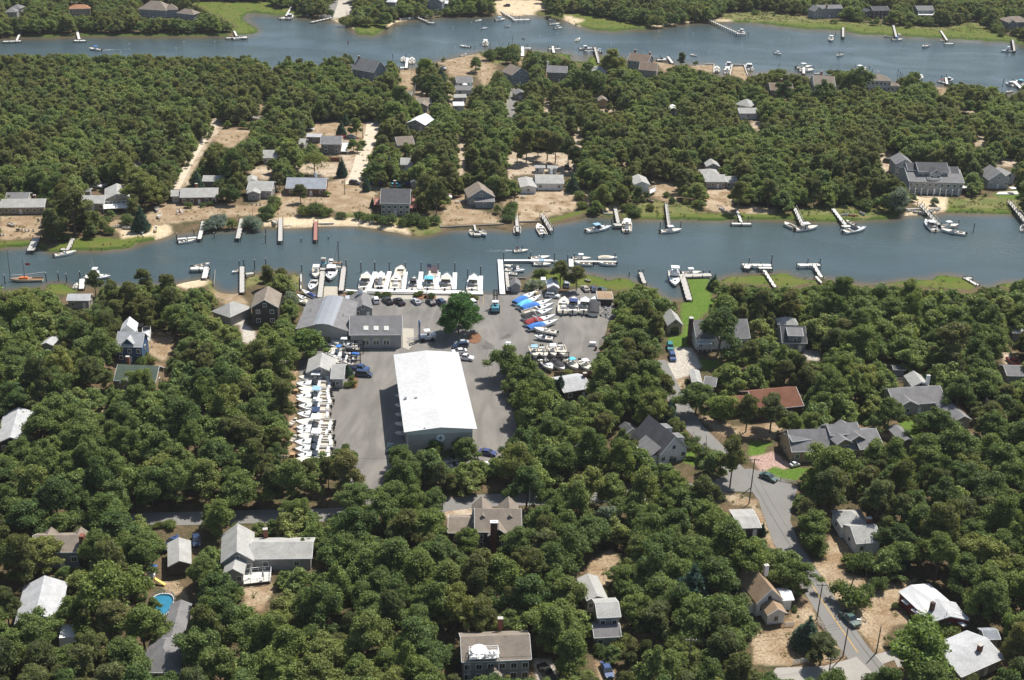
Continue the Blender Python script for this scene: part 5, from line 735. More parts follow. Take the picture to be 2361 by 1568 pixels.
def boatparts(kind, top, hc):
    key = (kind, top, hc)
    if key in BM: return BM[key]
    L, Bm = {'cc': (7.5, 2.5), 'cr': (8.5, 2.9), 'sk': (4.5, 1.7), 'fast': (10, 2.4), 'sf': (10.5, 3.5), 'cov': (7, 2.4), 'sail': (8, 2.5), 'rib': (4, 1.9)}[kind]
    h, dk, ck = hullmesh(L, Bm, kind); P = []      # (name, mesh, mat, sub)
    hm = M_gel if hc == 'w' else cm(hc); gd_ = cm('blue') if hc == 'blue' else M_gel
    P.append(('hull', h.mesh('hull'), hm)); P.append(('deck', dk.mesh('deck'), M_deck if kind in ('cc', 'sk') else gd_)); P.append(('cockpit', ck.mesh('cockpit'), M_cock))
    def eng(n=1, w_=.42):
        for i in range(n):
            y = (i-(n-1)/2)*.6; P.append(('outboard', MB().box(-L/2-.3, y, .95, .5, w_, .6, 0, .8).box(-L/2-.3, y, .3, .2, .16, 1.0).mesh('outboard'), M_black if n != 3 else M_gel))
    if kind == 'cc':
        P.append(('console', MB().box(-.1, 0, .85, .9, .9, 1.1, 0, .75).box(.9, 0, .55, .7, .8, .5).box(-1.3, 0, .62, .6, 1.0, .62).mesh('console'), M_gel)); P.append(('windshield', MB().box(.15, 0, 1.48, .1, .75, .35).mesh('windshield'), M_glass))
        P.append(('seat', MB().box(-L*.42, 0, .62, .5, Bm*.6, .35).mesh('seat'), M_white)); eng(2 if top else 1)
    if kind == 'cr' or kind == 'sf':
        k = 1.0 if kind == 'cr' else 1.25
        P.append(('cabin', MB().hexa([(-.1*k, -Bm*.36, .95), (L*.34, -Bm*.2, 1.0), (L*.34, Bm*.2, 1.0), (-.1*k, Bm*.36, .95)], [(.1, -Bm*.30, 1.45), (L*.24, -Bm*.14, 1.3), (L*.24, Bm*.14, 1.3), (.1, Bm*.30, 1.45)]).mesh('cabin'), gd_))
        P.append(('windshield', MB().hexa([(-.9, -Bm*.40, 1.0), (.75, -Bm*.30, 1.3), (.75, Bm*.30, 1.3), (-.9, Bm*.40, 1.0)], [(-.9, -Bm*.37, 1.5), (.1, -Bm*.26, 1.9), (.1, Bm*.26, 1.9), (-.9, Bm*.37, 1.5)]).mesh('windshield'), M_glass))
        P.append(('hatch', MB().box(L*.26, 0, 1.35, .5, .5, .08).mesh('hatch'), M_glass)); P.append(('seat', MB().box(-L*.42, 0, .65, .6, Bm*.62, .42).box(-.7, Bm*.2, .7, .6, .55, .7).box(-.7, -Bm*.2, .7, .6, .55, .7).mesh('seat'), M_white))
        P.append(('bow_rail', rail(L, Bm).mesh('bow_rail'), M_steel)); 
        if kind == 'cr': eng(1)
    if kind == 'sf':
        P.append(('flybridge', MB().box(-.6, 0, 2.3, 2.8, 2.2, .9, 0, .9).mesh('flybridge'), M_gel)); P.append(('outriggers', MB().tube((-1, 1.2, 1.5), (-2.2, 1.7, 8.5), .04, .02).tube((-1, -1.2, 1.5), (-2.2, -1.7, 8.5), .04, .02).mesh('outriggers'), M_white)); P.append(('seat', MB().box(-.9, 0, 2.9, .8, 1.2, .4).mesh('seat'), M_white))
    if kind == 'sk':
        P.append(('bench', MB().box(-1.4, 0, .6, .35, Bm*.85, .07).box(.1, 0, .6, .35, Bm*.95, .07).box(1.2, 0, .62, .3, Bm*.7, .07).mesh('bench'), M_deck)); 
        if top != 'none': eng(1, .3)
    if kind == 'rib':
        P[0] = ('hull', h.mesh('hull'), hm); P.append(('tube', MB().tube((-2, .85, .75), (.9, .85, .8), .24, n=8).tube((-2, -.85, .75), (.9, -.85, .8), .24, n=8).tube((.9, .85, .8), (1.9, .0, .98), .24, n=8).tube((.9, -.85, .8), (1.9, 0, .98), .24, n=8).mesh('tube'), cm('cream')))
    if kind in ('fast', 'cov'):
        c = MB(); a, b_ = -L/2+.05, (L*.02 if kind == 'fast' else L*.30); nn = 6; rows = []
        for i in range(nn+1):
            t = i/nn; x = a+(b_-a)*t; tt = (x/L+.5); s = max(0, (tt-.45)/.55); hw = Bm/2*((1-s**2) if tt > .45 else .94)*1.01; zc = 1.15+.45*math.sin(math.pi*min(1, t*1.05))**.6; zs = .8+.3*tt**2
            rows.append([(x, -hw, zs-.1), (x, -hw, zs+.05), (x, -hw*.5, zc-.1), (x, 0, zc), (x, hw*.5, zc-.1), (x, hw, zs+.05), (x, hw, zs-.1)])
        c.v = [p for r_ in rows for p in r_]
        for i in range(nn):
            for k in range(6): q = i*7+k; c.f.append((q, q+1, q+8, q+7))
        c.f.append((0, 1, 2, 3, 4, 5, 6)); c.f.append(tuple(nn*7+k for k in range(7)))
        if top: P.append(('cover', c.mesh('cover'), cm(top)))
        else: P.append(('windshield', MB().box(.1, 0, 1.2, .4, Bm*.6, .3, 0, .7).mesh('windshield'), M_glass))
        if kind == 'fast' and top in ('canvas black', 'canvas red'): P.append(('arch', MB().tube((-1.5, -1.1, .9), (-2.0, -.9, 2.1), .13).tube((-2, -.9, 2.1), (-2, .9, 2.1), .13).tube((-1.5, 1.1, .9), (-2, .9, 2.1), .13).mesh('arch'), M_gel))
        P.append(('hatch', MB().box(L*.2, 0, 1.08, .55, .5, .1).mesh('hatch'), M_black))
    if kind == 'sail':
        P.append(('cabin', MB().box(.4, 0, 1.1, 3, 1.5, .5, 0, .85).mesh('cabin'), M_gel)); P.append(('mast', MB().tube((.6, 0, 1), (.6, 0, 10.5), .09, .05).mesh('mast'), M_steel))
        P.append(('boom', MB().tube((.6, 0, 2.1), (-3, 0, 2.2), .07).mesh('boom'), M_steel)); P.append(('sail_cover', MB().tube((.4, 0, 2.3), (-2.9, 0, 2.35), .2, .12).mesh('sail_cover'), cm('canvas blue')))
        P.append(('rigging', MB().tube((.6, 0, 10.4), (3.9, 0, 1.1), .02).tube((.6, 0, 10.4), (-3.9, 0, 1), .02).tube((.6, 0, 9), (.6, 1.2, 1), .02).tube((.6, 0, 9), (.6, -1.2, 1), .02).mesh('rigging'), M_steel))
    if kind in ('cc', 'cr', 'sf') and top and top != 'none':
        z = 2.35 if kind != 'sf' else 4.0; x = -.35 if kind == 'cc' else -.7; k = Bm*.33
        P.append(('hard_top', MB().box(x, 0, z, 2.1, Bm*.72, .12, 0, .92).mesh('hard_top'), cm(top) if top != 'w' else M_gel))
        t_ = MB(); [t_.tube((x+a*.8, b_*k, .8), (x+a*.75, b_*k, z), .035, n=4) for a in (-1, 1) for b_ in (-1, 1)]; P.append(('top_frame', t_.mesh('top_frame'), M_steel))
    BM[key] = (L, Bm, P); return BM[key]
def rail(L, Bm):
    b = MB(); p = []
    for i in range(7):
        t = .55+.45*i/6; s = (t-.45)/.55; p.append(((t-.5)*L, Bm/2*max(.02, 1-s**2.4)*.93, 1.45))
    for s in (-1, 1):
        for i in range(6): b.tube((p[i][0], s*p[i][1], p[i][2]), (p[i+1][0], s*p[i+1][1], p[i+1][2]), .03, n=4); b.tube((p[i][0], s*p[i][1], .95), (p[i][0], s*p[i][1], 1.45), .02, n=4)
    return b
NB = {'cc': 'centre_console_boat', 'cr': 'cabin_cruiser', 'sk': 'skiff', 'fast': 'speedboat', 'sf': 'sportfishing_boat', 'cov': 'covered_boat', 'sail': 'sailing_boat', 'rib': 'inflatable_dinghy'}
def boat(kind, t, x0, y0, x1, y1, label, top=None, hc='w', z=-.5, group=None, Lf=None, bmf=1.0, cat='boat', name=None, stand=False):
    zr = z+.9; a = TW(t, x0, y0, zr) if t else W(x0, y0, zr); b_ = TW(t, x1, y1, zr) if t else W(x1, y1, zr)
    d = b_-a; ln = Lf or min(max(d.length, 3), 14); c = (a+b_)/2; L, Bm, P = boatparts(kind, top, hc); s = ln/L; sb = (s**.75)*bmf
    r = empty(name or NB[kind], (c.x, c.y, z), math.atan2(d.y, d.x), label, cat, group, (s, sb, min(1.25, s**.6)))
    for p in P:
        if len(p[1].materials) == 0: p[1].materials.append(p[2])
        o = bpy.data.objects.new(p[0], p[1]); sc.collection.objects.link(o); o.parent = r
    if stand:
        k = (kind, 'st')
        if k not in BM:
            m_ = MB(); hz = .9
            for xx in (-.33, 0, .3):
                m_.box(L*xx, 0, -.45, .25, .9, .6)
                for s_ in (-1, 1): m_.tube((L*xx, s_*Bm*.62, -.75), (L*xx, s_*Bm*.36, .2), .06, n=4)
            BM[k] = m_.mesh('boat_stand'); BM[k].materials.append(M_steel)
        o = bpy.data.objects.new('boat_stand', BM[k]); sc.collection.objects.link(o); o.parent = r
    if not any(q in label for q in ('half hidden', 'tree shade', 'fourteenth', 'fifteenth', 'sixteenth')): clearbox(c.x, c.y, z, z+1.2, ln*.33)
    return r
# slips of the marina, bows to the channel
g = 'motor boats moored in the marina slips'
boat('cr', 6, 980, 1190, 1003, 1052, 'white cruiser with tan canvas moored leftmost in the marina slips', 'cream', group=g); boat('cc', 6, 1113, 1190, 1128, 1042, 'white fishing boat with black console, second from the left in the slips', 'w', group=g, bmf=1.0)
boat('cc', 6, 1243, 1195, 1262, 1062, 'cream decked fishing boat, third from the left in the slips', None, group=g, bmf=1.0); boat('rib', 6, 1277, 1080, 1300, 1000, 'small white inflatable moored beyond the cream decked fishing boat', group=g)
boat('cr', 6, 1392, 1195, 1412, 1095, 'small cruiser with black canvas top beside the flagpole slips', 'canvas black', group=g); boat('cr', 6, 1525, 1195, 1548, 1070, 'cruiser under cyan blue canvas just behind the large flag', 'cyan', group=g, bmf=1.05)
boat('rib', 6, 1572, 1090, 1578, 1020, 'small dinghy with black engine beyond the cyan covered cruiser', group=g); boat('cr', 6, 1672, 1200, 1692, 1062, 'wide white cruiser with cream cockpit cover, second from the right in the slips', 'cream', group=g, bmf=1.05)
boat('cr', 6, 1905, 1200, 1925, 1070, 'white cruiser alone in the last slip on the right', 'w', group=g, bmf=1.0)
# travel lift basin on the left
boat('cc', 6, 575, 995, 562, 1095, 'white boat moored outside the left pier of the boat ramp', 'w'); boat('cr', 6, 705, 995, 688, 1115, 'large white cruiser moored between the two piers at the ramp', 'w', bmf=1.1); boat('cr', 6, 700, 940, 690, 990, 'white cruiser end to end with the large one at the ramp piers', 'w')
boat('cr', 6, 560, 1110, 520, 1200, 'white boat with radar arch moored near the ramp shore', None); boat('fast', 6, 560, 1255, 445, 1195, 'white boat hauled out at the shore, highest of three by the ramp', 'navy', z=.4); boat('fast', 6, 520, 1290, 400, 1235, 'long white boat hauled out, middle of three by the ramp', None, z=.4); boat('fast', 6, 500, 1310, 405, 1275, 'white boat with red stripe hauled out, lowest of three by the ramp', 'cream', z=.4)
# right of the marina
boat('cc', 7, 255, 925, 430, 912, 'white open boat at the far side of the floating dock end', None, 'w'); boat('cc', 7, 285, 970, 440, 975, 'white boat with blue canvas top on the near side of the floating dock end', 'ltblue'); boat('sk', 7, 440, 945, 475, 948, 'little white skiff at the very tip of the floating dock')
boat('cc', 7, 165, 995, 35, 985, 'white open boat in the basin beside the L shaped dock, farthest of three', None); boat('cr', 7, 40, 1020, 215, 1028, 'dark topped boat in the basin beside the L shaped dock, middle of three', 'canvas black'); boat('cc', 7, 150, 1055, 40, 1048, 'flat white boat in the basin beside the L shaped dock, nearest of three', None)
boat('cc', 7, 620, 922, 782, 925, 'white boat with small white top moored at the far left of the double float', 'w'); boat('cov', 7, 840, 922, 1008, 922, 'white boat under full white cover at the far right of the double float', 'cream'); boat('sk', 7, 795, 975, 648, 970, 'open white skiff at the near left of the double float', Lf=6); boat('sk', 7, 990, 975, 855, 970, 'open white skiff with blue stripe at the near right of the double float', Lf=6)
boat('cc', 7, 125, 860, 237, 853, 'small white boat under way in mid channel with people aboard and a wake', 'none', Lf=5.6)
boat('sf', 7, 1492, 1035, 1505, 1165, 'white sportfishing yacht with tall outriggers at the lawn dock', 'w', bmf=.95); boat('cc', 7, 1560, 1050, 1730, 1045, 'white boat with hard top behind the lawn dock', 'w')
for k, (cx, cy, col, lab) in enumerate(((215, 1258, 'canvas blue', 'speedboat under royal blue cover nearest the hut, first of the fanned row'), (255, 1290, 'cyan', 'speedboat under pale cyan cover, second of the fanned row'), (318, 1318, 'canvas blue', 'speedboat under royal blue cover, third of the fanned row'), (332, 1352, None, 'all white speedboat in the fanned row between blue and black covered ones'),
    (328, 1395, 'canvas black', 'white speedboat with black cover and arch in the fanned row'), (348, 1448, 'canvas red', 'white speedboat with dark red cover and arch in the fanned row'), (372, 1488, 'canvas blue', 'speedboat under bright blue cover at the near end of the fanned row'))):
    hl = 90+k*6 if k < 2 else 130; dy = 38 if k < 2 else 32-k; boat('fast', 7, cx-hl, cy+dy+10, cx+hl, cy-dy-5, lab, col, z=.45, group='speedboats stored in a fanned row', stand=True)
boat('cc', 11, 490, 165, 290, 130, 'white console boat with outboard on a trailer below the fanned row', None, z=.45, stand=True); boat('cr', 11, 455, 215, 295, 195, 'small dark windowed boat on a trailer, lowest before the rack of four', None, z=.45, stand=True, Lf=6)
for cx, kd, tp, lab in ((545, 'cc', None, 'leftmost of four white boats parked bow away before the brown shed'), (628, 'cr', 'navy', 'white boat with navy canvas, second of the four before the brown shed'), (725, 'cr', 'w', 'wide white boat, third of the four before the brown shed'), (805, 'cov', 'canvas black', 'white boat with black tonneau, rightmost of the four before the brown shed')):
    boat(kd, 7, cx-5, 1385 if kd != 'cov' else 1400, cx+8, 1265, lab, tp, z=.55, group='boats parked before the brown shed', stand=True, bmf=1.1)
for cx, cy, tp, lab in ((295, 330, 'ltblue', 'white boat with light blue canvas in the upper rack row'), (372, 335, 'none', 'white boat with black engine in the upper rack row'), (455, 322, 'w', 'white boat with white top in the upper rack row'), (530, 318, 'none', 'small open white boat at the right end of the upper rack row')):
    boat('cc', 11, cx-14, cy-48, cx+14, cy+50, lab, tp, z=1.2, group='boats in the upper rack row', stand=True, bmf=1.1)
for cx, cy, kd, tp, lab in ((405, 438, 'cr', None, 'white boat behind the tree at the left of the lower rack row'), (505, 445, 'cov', 'canvas black', 'white boat with black cover in the lower rack row'), (622, 436, 'cc', 'cyan', 'white boat with pale cyan top in the lower rack row'), (735, 448, 'cc', 'w', 'wide white boat with white top at the right of the lower rack row')):
    boat(kd, 11, cx-45, cy-45, cx+45, cy+45, lab, tp, z=.6, group='boats in the lower rack row', stand=True, bmf=1.15)
boat('sf', 11, 75, 275, 60, 345, 'white boat with two tall outriggers half behind a tree by the yard', 'w', z=.5, stand=True)
# long row of stored boats at the left edge of the yard
row = [(562, 'cc', 'w'), (612, 'cr', None), (660, 'cc', 'none'), (692, 'cc', 'ltblue'), (720, 'cr', 'none'), (755, 'cc', None), (800, 'cr', None), (868, 'cr', 'dkblue'), (945, 'cc', 'w'), (985, 'cr', 'none'), (1020, 'cr', 'none'), (1065, 'cc', 'w'), (1112, 'cr', None), (1168, 'cr', 'none'), (1222, 'cr', 'none'), (1268, 'cc', 'none')]
for i, (y, kd, tp) in enumerate(row):
    x = 8*math.sin(i*2.3); des = {'cc': 'white open boat', 'cr': 'white cabin boat'}[kd]+{'w': ' with top', 'ltblue': ', blue top', 'dkblue': ', slate top'}.get(tp, '')
    boat(kd, 10, 672+x*.6, y+4, 420+x+(20 if kd == 'cc' else 0), y-4+(6 if kd == 'cr' else 0), '%s, %s from the far end of the long left row' % (des, ORD[i]), tp, z=.7, group='boats stored along the left edge of the yard', stand=True, bmf=1.42, Lf=9.3+.9*math.sin(i*1.7))
for i, (x0, x1, y, kd, tp, lab) in enumerate(((920, 700, 200, 'cc', 'w', 'white boat with white top nearest the arched windows'), (930, 815, 165, 'cr', 'cream', 'cream topped boat behind the white one nearest the arched windows'), (850, 665, 275, 'cc', 'none', 'white boat high in the group left of the workshop'), (830, 680, 312, 'cc', 'canvas blue', 'white boat with blue canvas in the group left of the workshop'),
    (935, 845, 298, 'sk', 'none', 'short white boat end in the rack by the workshop'), (840, 640, 352, 'cr', None, 'long white boat low in the group left of the workshop'), (935, 845, 345, 'cov', 'canvas blue', 'boat under royal blue canvas in the rack by the workshop'), (835, 690, 392, 'cc', None, 'white boat in the lowest row of the group left of the workshop'), (890, 815, 425, 'sk', 'none', 'small white dinghy at the near corner of the workshop boats'))):
    boat(kd, 10, x0, y+5, x1, y-5, lab, tp, z=.7 if i != 6 else 1.6, group='boats stored left of the workshop', stand=True, bmf=1.25)
for i, (x0, x1, y, kd, tp, z_) in enumerate(((905, 720, 228, 'cr', None, .7), (900, 700, 252, 'cc', 'w', 1.4), (800, 640, 330, 'cc', None, .7), (925, 800, 270, 'cr', None, 2.2), (905, 700, 375, 'cr', None, .7), (870, 690, 412, 'cc', 'none', .5))):
    boat(kd, 10, x0, y+5, x1, y-5, 'white boat packed in the second layer left of the workshop, %s from the far end' % ORD[i], tp, z=z_, group='boats stored left of the workshop', stand=True, bmf=1.3)
for (x, y, lab) in ((400, 640, 'upright white dinghy by the fence, farthest'), (372, 925, 'upright white dinghy by the fence, middle'), (370, 1070, 'upright white dinghy by the fence, nearest')): boat('sk', 10, x-25, y+25, x+25, y-25, lab, 'none', z=.2, Lf=3.6)
for (x, y, lab) in ((1750, 1245, 'white boat beyond the trees at the gable end of the white roof'), (1620, 1290, 'white boat half hidden by trees below the compass gable'), (1760, 1305, 'white dinghy half hidden by trees below the compass gable'), (2000, 1295, 'white boat in tree shade right of the compass gable')): boat('cr', 10, x-60, y+10, x+60, y-10, lab, 'none', z=.5, Lf=6)
for i in range(5): boat('cc', 10, 1312, 700+i*80, 1292, 700+i*80, 'boat stored under the left eave of the white roof, %s from the far end' % ORD[i], None, z=1+1.5*(i % 2), Lf=3.6, group='boats under the left eave of the white roof')
# far bank of the channel
for a in [('cr', 7, 740, 690, 955, 655, 'largest white cruiser with blue canvas, moored left of the planked platform', 'ltblue'), ('cc', 7, 1090, 695, 1088, 590, 'white boat with twin black engines right of the planked platform', 'w'), ('cc', 7, 375, 725, 325, 635, 'white boat with triple engines beside the slanting pier', None), ('cc', 7, 1380, 695, 1560, 680, 'white boat with twin engines across the end of the tall straight pier', 'w'),
    ('cc', 7, 147, 710, 150, 640, 'narrow boat tied at the end of the pier left of the triple engine boat', 'none'), ('sk', 6, 1915, 725, 1890, 685, 'left dinghy at the little square float'), ('sk', 6, 1975, 685, 2025, 735, 'blue rimmed dinghy at the right of the little square float'), ('rib', 8, 390, 665, 305, 625, 'white inflatable boat at the left dock end with three boats'), ('cc', 8, 400, 680, 590, 655, 'white boat with hard top at the end of the humped pier', 'w'),
    ('cr', 8, 810, 700, 1005, 665, 'white cruiser across the end of the straight pale pier', None), ('sk', 8, 910, 640, 835, 605, 'small grey boat alongside the straight pale pier'), ('cr', 8, 1600, 690, 1515, 600, 'white cruiser seen stern on at the left of the long dark pier', 'w'), ('cc', 8, 1640, 655, 1800, 640, 'white boat with tall whip antenna behind the dark pier end', 'w'), ('cc', 8, 1860, 715, 1645, 680, 'white boat with black engine in front of the dark pier end', 'canvas black'),
    ('cr', 8, 2355, 690, 2361, 640, 'boat cut by the right edge at the last pier', None), ('cc', 5, 465, 900, 655, 865, 'white console boat below the marsh dock on the left', None), ('cc', 5, 1530, 785, 1680, 765, 'white console boat moored at the small float before the brick ranch', None), ('cc', 5, 640, 1175, 660, 1135, 'small white boat beside the short near dock on the left', None),
    ('sf', 5, 720, 1080, 950, 1080, 'large white motor yacht behind a pine on the near left bank', 'w'), ('sk', 5, 1660, 1000, 1800, 975, 'white skiff moored along the L shaped wooden pier', None), ('cov', 5, 2060, 1015, 1990, 1045, 'round bowed white boat beside the long narrow pier', None),
    ('cc', 1, 870, 425, 765, 412, 'white boat with blue top under way on the upper river', 'canvas blue'), ('cc', 1, 1985, 318, 1935, 325, 'left white boat at the marsh corner dock', None), ('cc', 1, 2000, 332, 2125, 318, 'right long white boat at the marsh corner dock', None), ('cc', 2, 245, 155, 300, 145, 'left white boat at the dock in the marsh bay', None), ('cr', 2, 320, 160, 370, 130, 'right white boat with top at the dock in the marsh bay', 'w'),
    ('cc', 2, 1930, 178, 1990, 168, 'white runabout moored behind the sailing boat', None), ('cc', 2, 2105, 172, 2188, 160, 'white boat with blue canvas moored right of the sailing boat', 'ltblue'), ('sk', 2, 2190, 222, 2230, 218, 'small grey rowing boat in mid river'), ('cc', 2, 1890, 398, 1800, 388, 'long low white boat near the two channel posts', 'none'), ('cc', 2, 2020, 388, 2022, 350, 'white boat seen stern on near the upper river bank', 'w'),
    ('sk', 2, 2015, 440, 2035, 432, 'tiny orange and white dinghy by the bank', 'none'), ('sk', 2, 1805, 475, 1858, 463, 'white rowing boat pulled up on the bank', 'none'), ('cc', 2, 1318, 525, 1318, 490, 'left white boat at the small lone pier', None), ('cc', 2, 1392, 538, 1390, 495, 'right white boat at the small lone pier', None), ('cr', 3, 680, 415, 800, 412, 'large white cruiser along the outer float of the marsh pier', 'w'),
    ('cc', 3, 870, 445, 835, 425, 'small white boat right of the marsh pier', 'ltblue'), ('cc', 3, 425, 205, 518, 200, 'low white boat with dark console on a mooring', 'none'), ('sk', 3, 482, 170, 418, 166, 'small open boat on the farthest mooring by the beach', None), ('cc', 3, 465, 240, 532, 232, 'small white boat nearest in the group of three moorings', 'w'), ('cc', 3, 655, 345, 682, 325, 'single white runabout in mid river above the cruiser', None),
    ('sk', 3, 195, 320, 213, 325, 'tiny dark rowing boat left in mid river', 'none'), ('cc', 3, 1690, 472, 1632, 462, 'lone white boat right of the brown roofed house', None), ('cr', 3, 1350, 512, 1430, 500, 'low boat under blue grey cover beside the slanting pier', None), ('cc', 3, 1860, 615, 1862, 570, 'white boat with blue cockpit at the lawn bulkhead', 'none'), ('cr', 3, 1965, 575, 1958, 540, 'far white cabin boat between the two bulkheads', 'w'), ('cc', 3, 1952, 630, 1950, 582, 'near white boat between the two bulkheads', 'w'),
    ('cr', 3, 2150, 598, 2125, 550, 'white cruiser right of the pointed lawn', 'w'), ('cr', 3, 2050, 260, 2108, 285, 'white boat with cabin at the end of the very long pier', 'w'), ('cc', 4, 218, 448, 280, 462, 'white boat with white top alone in the right reach', 'w'), ('cc', 4, 800, 460, 755, 478, 'white boat with black canvas alone in the right reach', 'canvas black'), ('cc', 4, 705, 320, 702, 350, 'white boat with small top moored near the posts', 'w'),
    ('cov', 4, 1540, 380, 1490, 402, 'white and green boat moored below the pointed marsh', None), ('cc', 4, 1228, 338, 1320, 335, 'white boat with bright blue top at the long straight far dock', 'canvas blue'), ('cc', 4, 1300, 298, 1285, 285, 'small white boat beside the gangway of the long straight far dock', None), ('sk', 4, 1220, 312, 1155, 305, 'flat grey work boat left of the long straight far dock', None), ('cc', 4, 1690, 345, 1640, 340, 'boat with red top at the marsh dock', 'canvas red'),
    ('sf', 4, 2270, 435, 2162, 430, 'white sport yacht at the far right pier', 'w'), ('cc', 4, 405, 578, 540, 568, 'far white boat at the busy dock beside the green bushes', 'w'), ('cc', 4, 430, 605, 560, 600, 'near white boat at the busy dock beside the green bushes', None), ('cc', 4, 600, 620, 568, 632, 'small white boat in the notch behind the four skylight roof', None), ('cc', 4, 895, 598, 1008, 582, 'white boat with hard top at the dock before the hip roofed villa', 'w'),
    ('cc', 4, 985, 605, 1045, 638, 'white boat slanted inside the villa dock', None), ('cc', 4, 1345, 665, 1400, 662, 'small white boat at the dock right of the bare posts', None), ('cc', 4, 1450, 680, 1490, 655, 'white boat with top at the dock right of the bare posts', 'w'), ('cc', 4, 1625, 690, 1690, 712, 'boat with red canvas at the dock near the right bank', 'canvas red'), ('cr', 4, 1690, 690, 1755, 675, 'white boat with tall top at the dock near the right bank', 'w'),
    ('cr', 4, 2275, 735, 2205, 705, 'white boat at the right edge, left of the crowded dock', 'w'), ('cc', 4, 2255, 775, 2210, 790, 'small white boat nearest the right edge bank', None), ('cr', 4, 2361, 730, 2290, 690, 'cyan topped boat cut by the right edge', 'cyan')]:
    kind, t, x0, y0, x1, y1, lab = a[:7]; boat(kind, t, x0, y0, x1, y1, lab, a[7] if len(a) > 7 else None, hc='ltblue' if 'blue rimmed' in lab else ('w'))
boat('sail', 2, 1975, 242, 2036, 235, 'white sailing boat with blue sail cover moored on the upper river')
# small craft on land
for i, (t, x0, y0, x1, y1, lab, hc) in enumerate([(5, 70, 620, 130, 640, 'white dinghy lying on the left dry lawn', 'w'), (5, 1375, 540, 1360, 575, 'white sailing dinghy hull on the lawn by the brick ranch', 'w'), (5, 1055, 652, 1150, 662, 'grey aluminium skiff beside the dark cedar', 'silver'), (5, 970, 645, 1025, 640, 'white dinghy pulled up on gravel left of the skiff', 'w'), (5, 1345, 480, 1345, 520, 'small blue grey dinghy in the tree shade', 'silver'), (5, 1335, 690, 1340, 650, 'yellow kayak on the little beach', 'yellow'), (5, 1210, 680, 1225, 712, 'pale blue and white kayak on the beach grass', 'ltblue'),
   (6, 205, 590, 225, 630, 'white boat pulled up beside the long pier foot', 'w'), (7, 1890, 480, 1925, 505, 'white dinghy upside down on the sandy shore', 'w'), (8, 795, 545, 858, 540, 'white dinghy left of the orange kayak', 'w'), (8, 860, 545, 925, 552, 'orange kayak on the marsh bank', 'orange'), (8, 950, 520, 1000, 548, 'grey kayak right of the orange one', 'silver'), (7, 320, 1180, 308, 1235, 'yellow kayak standing by the pale roofed shed', 'yellow'), (7, 735, 1100, 778, 1115, 'cream and tan canoe on the marsh edge', 'wood'), (7, 250, 1105, 290, 1118, 'wooden rowing boat by the yellow reeds', 'wood'),
   (7, 240, 1127, 295, 1122, 'white surf board like kayak by the reeds', 'w'), (7, 1265, 415, 1320, 440, 'red kayak in the bushes by the small white cottage', 'canvas red'), (9, 1125, 105, 1235, 92, 'white boat stored behind the blue and white house', 'w'), (2, 485, 122, 512, 118, 'white dinghy on the bank left of the turning circle', 'w'), (2, 597, 130, 625, 125, 'white dinghy on the bank nearest the small ramp', 'w'), (2, 640, 142, 700, 138, 'pair sized white boat at the small ramp', 'w'), (6, 2185, 500, 2205, 535, 'dark canoe in the bush by the seawall end', 'green'), (13, 1330, 490, 1455, 380, 'metallic blue speedboat on a trailer by the grey garage', 'blue')]):
    big = 'speedboat' in lab; boat('sk' if not big else 'cr', t, x0, y0, x1, y1, lab, 'none', hc=hc, z=.1 if not big else .5, name='speedboat' if big else ('kayak' if 'kayak' in lab else None), cat='boat' if 'kayak' not in lab else 'kayak', bmf=.55 if 'kayak' in lab else 1, Lf=None if big else min(5, max(2.6, (TW(t, x1, y1)-TW(t, x0, y0)).length)))
boat('cr', 2, 1650, 568, 1685, 590, 'white boat parked on the grass of the waterfront lot', None, z=.4, Lf=7)
# schooner
a = TW(5, 115, 1105, .4); b_ = TW(5, 330, 1100, .4); d = (b_-a); c = (a+b_)/2; L = 11; h, dk, ck = hullmesh(L, 3, 'sail')
r = empty('schooner', (c.x, c.y, -.5), math.atan2(-d.y, -d.x), 'two masted wooden schooner with flag at the left edge of the channel', 'schooner')
h.build('hull', cm('cream'), r); dk.build('deck', cm('wood'), r); ck.build('cockpit', cm('wood'), r); MB().box(.8, 0, 1.15, 3, 1.6, .5, 0, .85).build('cabin', cm('orange'), r)
MB().tube((L*.46, 0, .9), (L*.46-.4, 0, 11.5), .13, .06).build('mast', M_pole, r); MB().tube((.3, 0, .9), (.3, 0, 8), .11, .06).build('mast', M_pole, r); MB().tube((L*.42, 0, 2.1), (1, 0, 2.3), .12).build('boom', M_woodl, r); MB().tube((.2, 0, 2.2), (-L*.55, 0, 3), .12).build('boom', M_woodl, r)
MB().tube((L*.46-.4, 0, 11.3), (.3, 0, 7.9), .02).tube((.3, 0, 7.9), (-L*.5, 0, 1), .02).tube((L*.46-.4, 0, 11.3), (-2.5, 0, 1), .02).build('rigging', M_steel, r); MB().box(-1.2, 0, 6, 1.4, .03, .8).build('flag', cm('red'), r)
